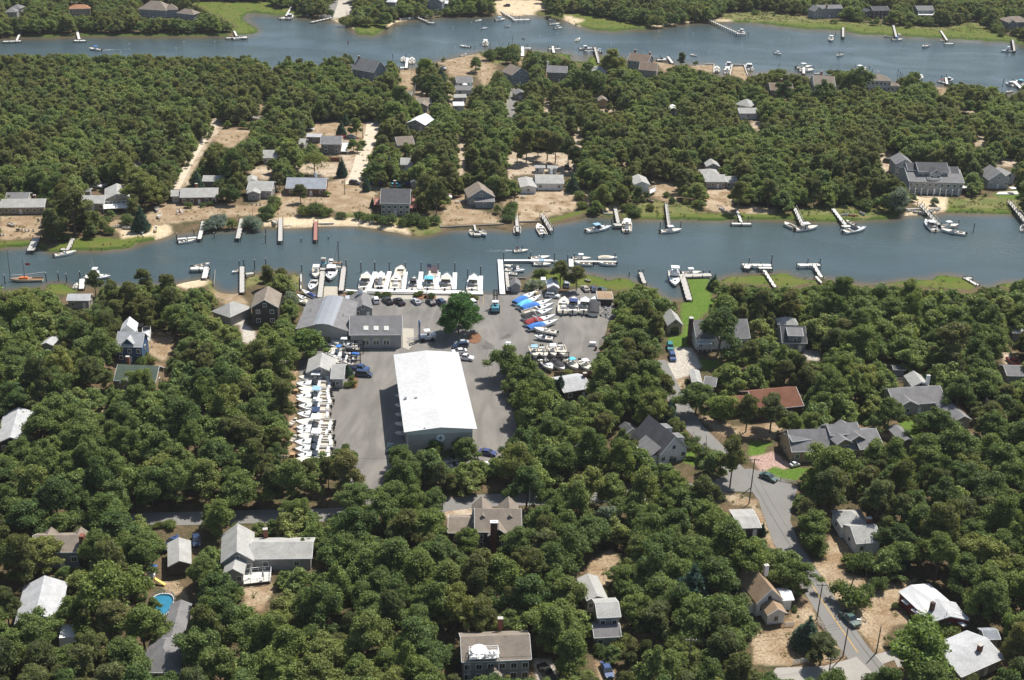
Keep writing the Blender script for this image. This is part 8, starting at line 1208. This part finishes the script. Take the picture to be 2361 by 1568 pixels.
spec('maple', 6, 1790, 1408, 318, 'large round bright green maple in the middle of the boatyard', 1.15); spec('spruce', 2, 818, 1012, 62, 'blue green spruce at the far corner of the sandy lot', 1.1); spec('spruce', 2, 782, 1092, 80, 'dark cone shaped conifer on the sandy lot', 1.0); spec('spruce', 2, 787, 1425, 80, 'tall blue spruce in front of the brick retaining wall', 1.25)
spec('oak', 2, 908, 1095, 140, 'round leafy tree shading cars behind the taupe house'); spec('bright', 2, 888, 1245, 115, 'small light green tree by the white deck'); spec('bareoak', 2, 550, 1385, 235, 'wide spreading thin leaved oak left of the tall spruce'); spec('spruce', 6, 1000, 275, 70, 'conifer left of the blue tarpaulin fence', 1.2); spec('bright', 6, 655, 372, 75, 'yellow green shrub at the right corner of the low brick house', .6); spec('pine', 6, 430, 370, 130, 'wind shaped pine in front of the low brick house', .8)
spec('spruce', 6, 1050, 445, 42, 'narrow dark cypress at the left deck of the dark shingled house', 1.3); spec('oak', 6, 2125, 505, 82, 'small round tree before the grey gabled cottage', .9); spec('spruce', 7, 628, 270, 92, 'dark conifer right of the white ranch house', 1.1); spec('pine', 7, 700, 290, 65, 'thin young pine right of the dark conifer'); spec('bright', 7, 1570, 290, 105, 'bright green shrub tree above the right sandy lot'); spec('willow', 7, 1655, 345, 95, 'pale silvery shrub among green ones above the right sandy lot')
spec('bright', 7, 1700, 260, 120, 'leafy light green tree left of the grey bungalow'); spec('pine', 7, 2055, 385, 190, 'leaning pine over the sandy shore', .9); spec('willow', 8, 1280, 420, 215, 'pale grey green willow below the very large house'); spec('willow', 8, 1595, 440, 75, 'narrow pale shrub at the stone bank'); spec('willow', 8, 1408, 405, 70, 'young thin tree before the columns')
spec('spruce', 5, 1690, 255, 115, 'wide dark cedar behind the brick ranch house', .9); spec('spruce', 5, 1200, 575, 140, 'dark cedar at the raised deck garden', .95); spec('oak', 5, 1970, 375, 165, 'round tree between the brick ranch and the porch bungalow'); spec('pine', 5, 620, 520, 330, 'broad spreading pine in front of the white ranch house', .8); spec('pine', 5, 430, 620, 180, 'pine on the left dry lawn edge', .9); spec('pine', 5, 430, 710, 120, 'low dark pine at the marsh pier', .8)
spec('pine', 5, 1240, 1150, 190, 'left of two lone pines on the near left bank'); spec('pine', 5, 1440, 1180, 180, 'right of two lone pines on the near left bank'); spec('pine', 5, 810, 1140, 165, 'pine in front of the large motor yacht'); spec('pine', 6, 150, 1080, 160, 'left pine on the small headland', .9); spec('pine', 6, 270, 1100, 150, 'right pine on the small headland', .9); spec('willow', 6, 340, 1290, 170, 'silvery willow behind the brown shingled house'); spec('willow', 6, 350, 1180, 130, 'pale green shrub on the headland', .7)
spec('bright', 10, 480, 270, 350, 'big light green tree left of the workshop boats', .8); spec('spruce', 10, 840, 490, 90, 'dark evergreen before the blue minivan', .7); spec('bush', 10, 865, 610, 80, 'shrub at the yard cottage corner', 1.0); spec('oak', 10, 2200, 420, 300, 'wide tree over the boats by the yard edge'); spec('oak', 10, 800, 1240, 250, 'tree over the nearest stored boats', .95); spec('oak', 10, 1300, 1260, 290, 'left tree before the compass gable', .9); spec('oak', 10, 1590, 1200, 210, 'pale tree just left under the compass emblem', .9); spec('oak', 10, 1850, 1190, 270, 'right tree before the compass gable', .9)
spec('oak', 9, 865, 320, 310, 'dark full tree left of the blue and white house', 1.1); spec('oak', 9, 1200, 590, 240, 'tree over the dark green roof'); spec('pine', 7, 660, 1090, 170, 'right pine of the dark clump behind the pale roofed shed', .9); spec('pine', 7, 520, 1060, 190, 'left pine of the dark clump behind the pale roofed shed', .9); spec('spruce', 7, 1840, 1120, 95, 'dark cedar at the corner of the bright lawn', .8)
spec('oak', 11, 1890, 150, 420, 'large tree in front of the grey roofed house with the end chimney', .95); spec('spruce', 11, 515, 610, 110, 'tall narrow spruce left of the plain pale roof', 1.3); spec('pine', 11, 1420, 660, 190, 'umbrella shaped pine by the road above the court', 1.1); spec('bright', 11, 1900, 820, 280, 'yellow green locust on the bare ground', .9); spec('pine', 11, 2130, 860, 230, 'pine right of the yellow green locust', .95); spec('spruce', 11, 1460, 1190, 115, 'small blue spruce before the steep dark roofed house', .8)
spec('pine', 11, 2000, 1270, 260, 'tall tufted pine at the road junction', 1.25); spec('bush', 11, 1640, 1110, 120, 'flowering shrub right of the steep dark roofed house'); spec('bush', 11, 1760, 1210, 180, 'large shrub bed at the road side', 1.0); spec('purple', 12, 610, 540, 150, 'dark purple leaved plum tree'); spec('bright', 12, 470, 600, 145, 'fresh green small tree left of the purple one', .8)
spec('oak', 12, 780, 700, 280, 'left of two big trees on the shaded lawn'); spec('oak', 12, 930, 640, 300, 'right of two big trees on the shaded lawn', 1.1); spec('pine', 12, 200, 860, 260, 'pine in front of the rust red roof', .9); spec('oak', 12, 1210, 860, 280, 'tree before the slate grey house', 1.0); spec('oak', 12, 1590, 960, 330, 'tree over the lawn of the slate grey house'); spec('pine', 12, 1740, 300, 330, 'feathery tall tree on the right')
spec('spruce', 16, 1255, 545, 125, 'blue spruce at the edge of the dry yard', 1.15); spec('bush', 16, 820, 890, 235, 'left and largest of three round bushes in the dry yard', 1.1); spec('bush', 16, 945, 850, 150, 'middle of three round bushes in the dry yard', 1.2); spec('bush', 16, 1065, 790, 130, 'right of three round bushes in the dry yard', 1.3); spec('spruce', 16, 480, 1160, 235, 'broad spruce beside the yellow lined road', .75); spec('pine', 16, 600, 1320, 300, 'flat topped pine over the picket fence', .6)
spec('bright', 16, 1400, 1340, 520, 'big feathery tree left of the bright white roof', 1.0); spec('bright', 16, 2160, 1150, 230, 'light green tree at the lower right edge'); spec('bush', 16, 1585, 1130, 160, 'bush in front of the dark red bungalow'); spec('oak', 16, 520, 320, 340, 'large tree between the road and the white cottage', .9); spec('spruce', 15, 2140, 330, 60, 'narrow cypress at the screened porch', 1.2); spec('oak', 16, 370, 720, 290, 'tree leaning over the yellow lined road', 1.0); spec('bush', 16, 560, 480, 150, 'reddish green bush by the dry yard')
spec('spruce', 15, 1560, 800, 330, 'large blue green fir in the lower wood', .8); spec('pine', 15, 1270, 1100, 330, 'spreading pine right of the tall narrow grey house', .8); spec('oak', 15, 570, 1340, 400, 'large tree between the taupe house and the blue saloon', .9); spec('willow', 15, 895, 240, 220, 'silvery round tree above the bare glade', .9); spec('bright', 14, 1600, 400, 130, 'small yellow green tree left of the brown roofs', .8); spec('oak', 13, 330, 540, 330, 'tree before the wide tan roof', .85); spec('oak', 13, 880, 860, 560, 'very broad oak left of the oval pool', .9)
spec('reed', 5, 1850, 615, 190, 'left clump of tall reeds'); spec('reed', 5, 2165, 620, 190, 'right clump of tall reeds'); spec('reed', 7, 285, 1155, 150, 'dry yellow reeds behind the yellow tow tube')
for k_, (y_, w_) in enumerate(((640, 190), (790, 210), (930, 200), (1070, 210), (1210, 200), (1340, 210))): spec('oak', 10, 225+12*(k_ % 2), y_, w_, 'oak in the line of trees left of the stored boats, %s from the far end' % ORD[k_])
EX = [('oak', 13, 120, 600, 330), ('oak', 13, 800, 520, 380), ('oak', 13, 1030, 560, 330), ('oak', 13, 1650, 700, 330), ('oak', 13, 1760, 860, 380), ('oak', 13, 280, 1200, 420), ('oak', 13, 120, 1350, 400), ('oak', 13, 580, 1020, 300), ('oak', 13, 1160, 1130, 380), ('oak', 13, 1050, 1430, 440), ('oak', 13, 1620, 1330, 420), ('oak', 13, 1740, 235, 210), ('oak', 13, 1250, 960, 150),
 ('oak', 14, 450, 480, 170), ('oak', 14, 380, 200, 260), ('oak', 14, 850, 110, 300), ('oak', 14, 1080, 190, 320), ('oak', 14, 1330, 150, 300), ('oak', 14, 1280, 340, 240), ('oak', 14, 1500, 300, 240), ('oak', 14, 1770, 440, 260), ('oak', 15, 160, 440, 300), ('oak', 15, 330, 280, 300), ('oak', 9, 370, 960, 360), ('oak', 9, 160, 1180, 250), ('oak', 9, 480, 620, 300), ('oak', 9, 1160, 760, 300), ('oak', 11, 330, 640, 280), ('oak', 11, 200, 500, 300), ('oak', 11, 900, 560, 330), ('oak', 11, 1260, 560, 330), ('oak', 11, 1150, 300, 330),
 ('oak', 12, 700, 1330, 440), ('oak', 12, 1080, 1230, 300), ('oak', 12, 380, 960, 230), ('oak', 12, 540, 960, 230), ('oak', 12, 1780, 1180, 400), ('oak', 15, 1100, 1010, 300), ('oak', 15, 1850, 480, 420), ('oak', 15, 1690, 280, 360), ('oak', 15, 240, 900, 400), ('oak', 15, 560, 880, 380), ('pine', 15, 1780, 1190, 280), ('pine', 3, 230, 1240, 190), ('pine', 3, 330, 1215, 150), ('pine', 3, 410, 1235, 170), ('pine', 3, 480, 1260, 170), ('pine', 3, 590, 1290, 170), ('pine', 3, 150, 1290, 150), ('pine', 3, 640, 1350, 150),
 ('oak', 16, 1120, 330, 230), ('pine', 16, 1560, 350, 330), ('oak', 16, 1950, 800, 420), ('oak', 5, 1230, 330, 280), ('oak', 5, 1150, 250, 240), ('oak', 2, 1700, 780, 150), ('oak', 2, 1590, 740, 190), ('oak', 2, 1940, 550, 120), ('bright', 2, 1500, 580, 170), ('spruce', 2, 1640, 640, 100), ('oak', 2, 1280, 850, 230), ('bright', 2, 1240, 970, 220), ('bright', 2, 1420, 950, 170), ('oak', 2, 1610, 820, 160), ('pine', 3, 1560, 510, 90), ('pine', 2, 330, 540, 90), ('pine', 2, 430, 560, 90), ('spruce', 2, 250, 570, 60), ('oak', 3, 730, 690, 300), ('oak', 3, 970, 540, 230), ('oak', 5, 2010, 130, 260), ('oak', 2, 200, 1420, 120), ('pine', 2, 340, 1340, 110), ('oak', 2, 220, 1480, 100), ('oak', 6, 340, 190, 110), ('pine', 6, 250, 260, 100), ('spruce', 6, 1200, 130, 110), ('pine', 6, 1600, 400, 200), ('pine', 6, 1500, 330, 180), ('pine', 6, 1700, 240, 190), ('bright', 2, 960, 1240, 80), ('oak', 2, 1560, 1260, 180), ('oak', 2, 1350, 1290, 130), ('oak', 7, 760, 180, 190), ('pine', 7, 1090, 330, 150), ('pine', 7, 1180, 390, 120), ('oak', 7, 880, 400, 190), ('oak', 5, 330, 260, 240), ('oak', 5, 1060, 160, 280), ('oak', 5, 490, 320, 240), ('oak', 4, 950, 690, 240), ('oak', 4, 300, 790, 200), ('oak', 4, 660, 800, 240), ('oak', 4, 1400, 720, 200), ('oak', 11, 1690, 730, 280), ('spruce', 11, 1450, 850, 150), ('oak', 11, 1250, 760, 260), ('oak', 11, 1560, 1000, 120), ('pine', 15, 1640, 80, 260)]
EL = []
for (kd_, t, x, y, w_) in EX:
    r = spec(kd_, t, x, y, w_, None, 1.0, 'garden trees beside houses'); EL.append((r, {'oak': 'full garden oak', 'pine': 'open garden pine', 'bright': 'light green garden tree', 'spruce': 'dark garden conifer'}[kd_], r.location.x, r.location.y))
autolabel(EL)
# bushes on banks and yards
BL = []
for (t, x, y, wd) in [(5, 500, 740, 90), (5, 560, 745, 80), (5, 940, 690, 80), (5, 1900, 300, 120), (5, 1810, 455, 50), (5, 1620, 470, 60), (5, 1740, 470, 50), (5, 900, 600, 90), (5, 1090, 600, 110), (5, 2300, 520, 110), (5, 2340, 460, 100), (6, 170, 520, 110), (6, 140, 570, 90), (6, 220, 440, 110), (6, 200, 490, 90), (6, 560, 500, 130), (6, 640, 530, 100), (6, 460, 520, 110), (6, 780, 560, 80), (6, 1010, 580, 90), (6, 1100, 590, 90), (6, 1200, 600, 110), (6, 1390, 590, 130), (6, 1500, 620, 110), (6, 1320, 620, 90), (6, 1580, 600, 90), (6, 940, 560, 90),
  (6, 2240, 500, 120), (6, 2230, 560, 110), (6, 2265, 480, 60), (6, 1450, 1230, 60), (6, 1555, 1250, 56), (6, 870, 1240, 70), (6, 940, 1242, 70), (6, 1100, 1240, 60), (6, 1170, 1240, 60), (6, 1880, 1255, 60), (6, 1930, 1262, 50), (7, 90, 480, 90), (7, 680, 390, 100), (7, 700, 470, 80), (7, 850, 400, 150), (7, 930, 380, 110), (7, 1150, 510, 100), (7, 1290, 490, 70), (7, 1090, 490, 90), (7, 1430, 380, 60), (7, 1480, 430, 60), (7, 1600, 440, 60), (7, 1720, 460, 110), (7, 1730, 390, 90), (7, 360, 1050, 90), (8, 240, 400, 180), (8, 420, 400, 130), (8, 1060, 440, 110), (8, 1000, 460, 130), (8, 1120, 420, 90), (8, 2030, 385, 30), (8, 890, 430, 90),
  (2, 1660, 512, 40), (2, 1430, 690, 70), (2, 1740, 685, 50), (2, 2060, 470, 110), (2, 2150, 450, 120), (2, 2250, 440, 130), (2, 830, 180, 110), (2, 920, 170, 110), (2, 1000, 180, 100), (2, 1090, 185, 90), (2, 1720, 85, 90), (2, 560, 90, 70), (2, 480, 90, 60), (2, 620, 90, 70), (2, 685, 110, 70), (3, 70, 460, 120), (3, 110, 500, 110), (3, 1480, 600, 70), (3, 1680, 540, 40), (3, 1350, 180, 120), (3, 1470, 160, 120), (3, 1560, 150, 100), (3, 2190, 110, 40), (4, 50, 100, 50), (4, 215, 130, 25), (4, 1370, 215, 60), (4, 1540, 200, 60), (4, 1650, 200, 50), (4, 1080, 190, 60), (4, 950, 170, 50), (4, 730, 185, 50), (4, 250, 622, 100), (4, 2070, 200, 40), (4, 2110, 250, 50), (4, 2160, 290, 50), (4, 700, 620, 60), (4, 760, 630, 70),
  (16, 1190, 960, 60), (16, 370, 985, 45), (16, 920, 600, 190), (16, 1010, 640, 150), (16, 840, 590, 120), (15, 820, 1320, 110), (15, 990, 1260, 160), (15, 1780, 1020, 120), (13, 1300, 300, 70), (13, 1390, 300, 90), (13, 1210, 320, 60), (11, 1620, 1250, 50), (11, 595, 525, 100), (11, 1605, 590, 50), (12, 1410, 890, 50), (12, 1305, 915, 45), (12, 1320, 0, 20), (9, 1230, 350, 90), (9, 1290, 400, 90), (9, 1215, 415, 100), (9, 325, 730, 50), (12, 1000, 890, 70), (10, 870, 560, 50), (12, 1720, 720, 60)]:
    r = spec('bush', t, x, y, wd, None, .9 + .3*random.random(), 'bushes on the banks and yards'); BL.append((r, 'rounded green bush', r.location.x, r.location.y))
autolabel(BL)
# ---- keep-clear raster (what the photograph shows between the crowns)
q4 = 3.0; GW, GH = int(2361/q4), int(1568/q4); xs = (np.arange(GW)+.5)*q4; ys = (np.arange(GH)+.5)*q4; MX, MY = np.meshgrid(xs, ys); mx_, my_ = MX.ravel(), MY.ravel()
msk = np.zeros(GW*GH, bool)
for pg in CLEAR:
    if len(pg) > 2: msk |= pip(mx_, my_, pg)
msk |= pip(mx_, my_, MAIN)
hid = poly(1, 0, 470, 300, 455, 2000, 455, 2250, 490, 2361, 600, 2361, 700, 0, 700)
up_ = pip(mx_, my_, UPPER); up_ &= ~pip(mx_, my_, hid); up_ &= ~pip(mx_, my_, poly(2, 0, 470, 130, 520, 230, 590, 200, 700, 0, 700)); up_ &= ~pip(mx_, my_, poly(2, 230, 490, 530, 490, 545, 570, 650, 480, 860, 460, 1000, 480, 1270, 530, 1280, 700, 230, 700)); up_ &= ~pip(mx_, my_, poly(4, 620, 620, 800, 600, 1200, 640, 1500, 690, 1760, 700, 2100, 740, 2230, 830, 620, 760)); msk |= up_
msk = msk.reshape(GH, GW)
# ---- scatter
sp = 3.9; X0, X1, Y0, Y1 = -620, 640, 150, 1150; nx, ny = int((X1-X0)/sp), int((Y1-Y0)/sp)
gx_, gy_ = np.meshgrid(X0+(np.arange(nx)+.5)*sp, Y0+(np.arange(ny)+.5)*sp); gx_ = (gx_+rng.uniform(-.42, .42, gx_.shape)*sp).ravel(); gy_ = (gy_+rng.uniform(-.42, .42, gy_.shape)*sp).ravel()
pu_, pv_, px_ = Pn(gx_, gy_, np.zeros(len(gx_))); ok = (pu_ > -330) & (pu_ < 2700) & (pv_ > -110) & (pv_ < 1760)
ok &= ~pip(pu_, pv_, UPPER) & ~pip(pu_, pv_, MAIN)
for k, pg in OPEN: ok &= ~pip(pu_, pv_, pg)
ok &= ~pip(pu_, pv_, LOT) & ~pip(pu_, pv_, [(1650, 1105), (1700, 1088), (1727, 1080), (1760, 1088), (1840, 1123), (1826, 1165), (1822, 1200), (1770, 1185), (1735, 1135), (1655, 1132)])
def nearline(pts, d):
    r = np.zeros(len(gx_), bool); p = [W(*q) for q in pts]
    for a, b_ in zip(p, p[1:]):
        L2 = (b_-a).length_squared; t = np.clip(((gx_-a.x)*(b_.x-a.x)+(gy_-a.y)*(b_.y-a.y))/L2, 0, 1); r |= np.hypot(gx_-a.x-t*(b_.x-a.x), gy_-a.y-t*(b_.y-a.y)) < d
    return r
ok &= ~nearline(R2, 3.6) & ~nearline(R2b, 4) & ~nearline([(300, 1200), (335, 1198), (560, 1192), (760, 1187), (1000, 1168), (1100, 1155), (1240, 1150), (1450, 1142), (1660, 1122)], 3.8)
for (fx, fy, ax_, ay_, hw, hd) in FOOT: dx, dy = gx_-fx, gy_-fy; ok &= ~((np.abs(dx*ax_+dy*ay_) < hw+1.2) & (np.abs(-dx*ay_+dy*ax_) < hd+1.2))
for (x, y, R) in PLACED:
    if R > 2: ok &= np.hypot(gx_-x, gy_-y) > R*.75
sel = np.nonzero(ok)[0]; gx_, gy_ = gx_[sel], gy_[sel]; n = len(gx_); fld = fnoise(gx_, gy_, 90, 21)+fnoise(gx_, gy_, 25, 22)*.5
pu_, pv_, px_ = Pn(gx_, gy_, np.zeros(n))
thr = np.where(pv_ < 640, .12, -.22); kindp = (fld+rng.normal(size=n)*.28) > 0; kindp = (fld+rng.normal(size=n)*.28) > np.where(pv_ < 640, -.02, .34)
scl = rng.uniform(.70, 1.28, n)*np.where(pv_ < 500, .88, 1.0); alive = np.ones(n, bool); 
def hidden(x, y, s, pine, tol):
    Hh, R = (10, 3.0) if pine else (9, 4.3); pts = []; c = 0; tot = 0
    for (a, z) in ((0, .97), (-.55, .8), (.55, .8), (-.9, .55), (0, .6), (.9, .55), (-.6, .4), (.6, .4), (0, .8)):
        u_, v_, _ = P1(x+a*R*s, y, z*Hh*s); i, j = int(v_/q4), int(u_/q4)
        if 0 <= i < GH and 0 <= j < GW: tot += 1; c += msk[i, j]
    return c > tol
for i in range(n):
    if hidden(gx_[i], gy_[i], scl[i], kindp[i], 0):
        done = False
        for s2 in (.62, .42):
            if not hidden(gx_[i], gy_[i], s2, kindp[i], 0): scl[i] = s2; done = True; break
        if not done: alive[i] = False
gx_, gy_, scl, kindp = gx_[alive], gy_[alive], scl[alive], kindp[alive]; n = len(gx_)
# thin overlapping broad crowns: keep a minimum spacing tied to crown size
order = np.argsort(-scl); cell = {}; keepi = []
for i in order:
    r_ = (3.1 if not kindp[i] else 2.5)*scl[i]; ci, cj = int(gx_[i]//6), int(gy_[i]//6); bad = False
    for a in (-1, 0, 1):
        for b_ in (-1, 0, 1):
            for (x2, y2, r2) in cell.get((ci+a, cj+b_), ()):
                if (gx_[i]-x2)**2+(gy_[i]-y2)**2 < (r_+r2)**2*(.50 if gy_[i] < 420 else .46): bad = True; break
            if bad: break
        if bad: break
    if not bad: cell.setdefault((ci, cj), []).append((gx_[i], gy_[i], r_)); keepi.append(i)
gx_, gy_, scl, kindp = gx_[keepi], gy_[keepi], scl[keepi], kindp[keepi]; n = len(gx_)
pu_, pv_, px_ = Pn(gx_, gy_, np.full(n, 5.0)); vis = (pu_ > -60) & (pu_ < 2420) & (pv_ > -60) & (pv_ < 1640)
size = px_*scl*vis; TL = []; done = np.zeros(n, bool)
for pine, cap in ((False, 290), (True, 290)):
    idx = np.nonzero((kindp == pine))[0]; idx = idx[np.argsort(-size[idx])][:cap]
    for i in idx:
        if size[i] <= 0: continue
        done[i] = True; s = float(scl[i]); ss = 'tall ' if s > 1.05 else ('small ' if s < .7 else '')
        o = tree('pine' if pine else 'oak', float(gx_[i]), float(gy_[i]), s, s*random.uniform(.84, 1.2), group='pine trees of the wood' if pine else 'broadleaf trees of the wood'); TL.append((o, ss+('olive green pine' if pine else 'green oak'), float(gx_[i]), float(gy_[i])))
autolabel(TL)
# low scrub and tufts on open ground
tv = []; tn = 0
for k_, pg in OPEN:
    dn = {'B': .30, 'D': .05, 'E': .05, 'M': .06, 'F': .02, 'S': .006, 'X': .03}.get(k_, 0)
    if not dn: continue
    p3 = [W(*q) for q in pg]; x_0, x_1 = min(p.x for p in p3), max(p.x for p in p3); y_0, y_1 = min(p.y for p in p3), max(p.y for p in p3); cnt = int((x_1-x_0)*(y_1-y_0)*dn)
    qx, qy = rng.uniform(x_0, x_1, cnt), rng.uniform(y_0, y_1, cnt); w_ = pip(qx, qy, [(p.x, p.y) for p in p3]) & (fnoise(qx, qy, 12, 31) > -.05); qx, qy = qx[w_], qy[w_]; a_, b_, _ = Pn(qx, qy, np.zeros(len(qx))); w_ = ~(pip(a_, b_, UPPER) | pip(a_, b_, MAIN))
    for x, y in zip(qx[w_], qy[w_]):
        q, _f = leafcloud([(x, y, .12, rng.uniform(.25, .7))], 14, .34, 1.5, .3, tn); tv.append(q); tn += 1
tq = np.concatenate(tv); tme = gridmesh('scrub', tq, np.arange(len(tq)).reshape(-1, 4)); tme.materials.append(MATS['pine needles']); to = bpy.data.objects.new('scrub', tme); sc.collection.objects.link(to); tag(to, 'low scrub and grass tufts on the dry yards and banks', 'scrub', kind='stuff'); print('tufts', tn)
rest = np.nonzero(~done)[0]; print('trees', n, 'individual', int(done.sum()), 'wood', len(rest), 'pine share', kindp.mean())
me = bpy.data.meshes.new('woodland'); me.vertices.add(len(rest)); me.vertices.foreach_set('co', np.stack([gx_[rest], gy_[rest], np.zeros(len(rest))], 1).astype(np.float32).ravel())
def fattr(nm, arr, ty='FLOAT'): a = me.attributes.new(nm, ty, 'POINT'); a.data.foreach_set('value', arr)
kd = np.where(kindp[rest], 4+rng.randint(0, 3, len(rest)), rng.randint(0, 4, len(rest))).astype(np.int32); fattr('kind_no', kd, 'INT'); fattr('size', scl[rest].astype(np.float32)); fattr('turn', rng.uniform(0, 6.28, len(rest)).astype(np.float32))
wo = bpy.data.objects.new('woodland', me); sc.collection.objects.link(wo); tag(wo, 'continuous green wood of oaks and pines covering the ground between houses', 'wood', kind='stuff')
ng = bpy.data.node_groups.new('woodland', 'GeometryNodeTree'); ng.interface.new_socket('Geometry', in_out='INPUT', socket_type='NodeSocketGeometry'); ng.interface.new_socket('Geometry', in_out='OUTPUT', socket_type='NodeSocketGeometry')
N = ng.nodes.new; L = ng.links.new; gi, go, jn = N('NodeGroupInput'), N('NodeGroupOutput'), N('GeometryNodeJoinGeometry')
def na(nm, ty): a = N('GeometryNodeInputNamedAttribute'); a.data_type = ty; a.inputs[0].default_value = nm; return a
aS, aT, aK = na('size', 'FLOAT'), na('turn', 'FLOAT'), na('kind_no', 'INT'); cx = N('ShaderNodeCombineXYZ'); L(aT.outputs[0], cx.inputs[2]); hold = []
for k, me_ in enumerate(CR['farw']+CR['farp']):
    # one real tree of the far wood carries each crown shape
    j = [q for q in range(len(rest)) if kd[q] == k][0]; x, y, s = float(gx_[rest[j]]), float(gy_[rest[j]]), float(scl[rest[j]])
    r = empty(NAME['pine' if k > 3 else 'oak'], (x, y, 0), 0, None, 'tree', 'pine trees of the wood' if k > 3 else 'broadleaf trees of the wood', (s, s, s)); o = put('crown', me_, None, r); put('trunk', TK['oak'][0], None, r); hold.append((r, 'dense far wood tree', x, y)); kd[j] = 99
    oi = N('GeometryNodeObjectInfo'); oi.transform_space = 'ORIGINAL'; oi.inputs['Object'].default_value = o
    iop = N('GeometryNodeInstanceOnPoints'); cmp_ = N('FunctionNodeCompare'); cmp_.data_type = 'INT'; cmp_.operation = 'EQUAL'; L(aK.outputs[0], cmp_.inputs[2]); cmp_.inputs[3].default_value = k
    L(gi.outputs[0], iop.inputs['Points']); L(cmp_.outputs[0], iop.inputs['Selection']); L(oi.outputs['Geometry'], iop.inputs['Instance']); L(cx.outputs[0], iop.inputs['Rotation']); L(aS.outputs[0], iop.inputs['Scale']); L(iop.outputs[0], jn.inputs[0])
me.attributes['kind_no'].data.foreach_set('value', kd); autolabel(hold)
L(jn.outputs[0], go.inputs[0]); md = wo.modifiers.new('trees', 'NODES'); md.node_group = ng


# ---------------------------------------------------------------- air: thin haze volume added to lighten the far wood
hz = MB().box(0, 600, 100, 1500, 1700, 206); hm = bpy.data.materials.new('air'); hm.use_nodes = True; nt = hm.node_tree; nt.nodes.remove(nt.nodes['Principled BSDF'])
pv = nt.nodes.new('ShaderNodeVolumePrincipled'); pv.inputs['Density'].default_value = .00005; pv.inputs['Color'].default_value = (.94, .96, 1, 1); nt.links.new(pv.outputs[0], nt.nodes['Material Output'].inputs['Volume'])
tag(hz.build('haze', hm), 'thin summer haze over the whole place', None, None, 'stuff')
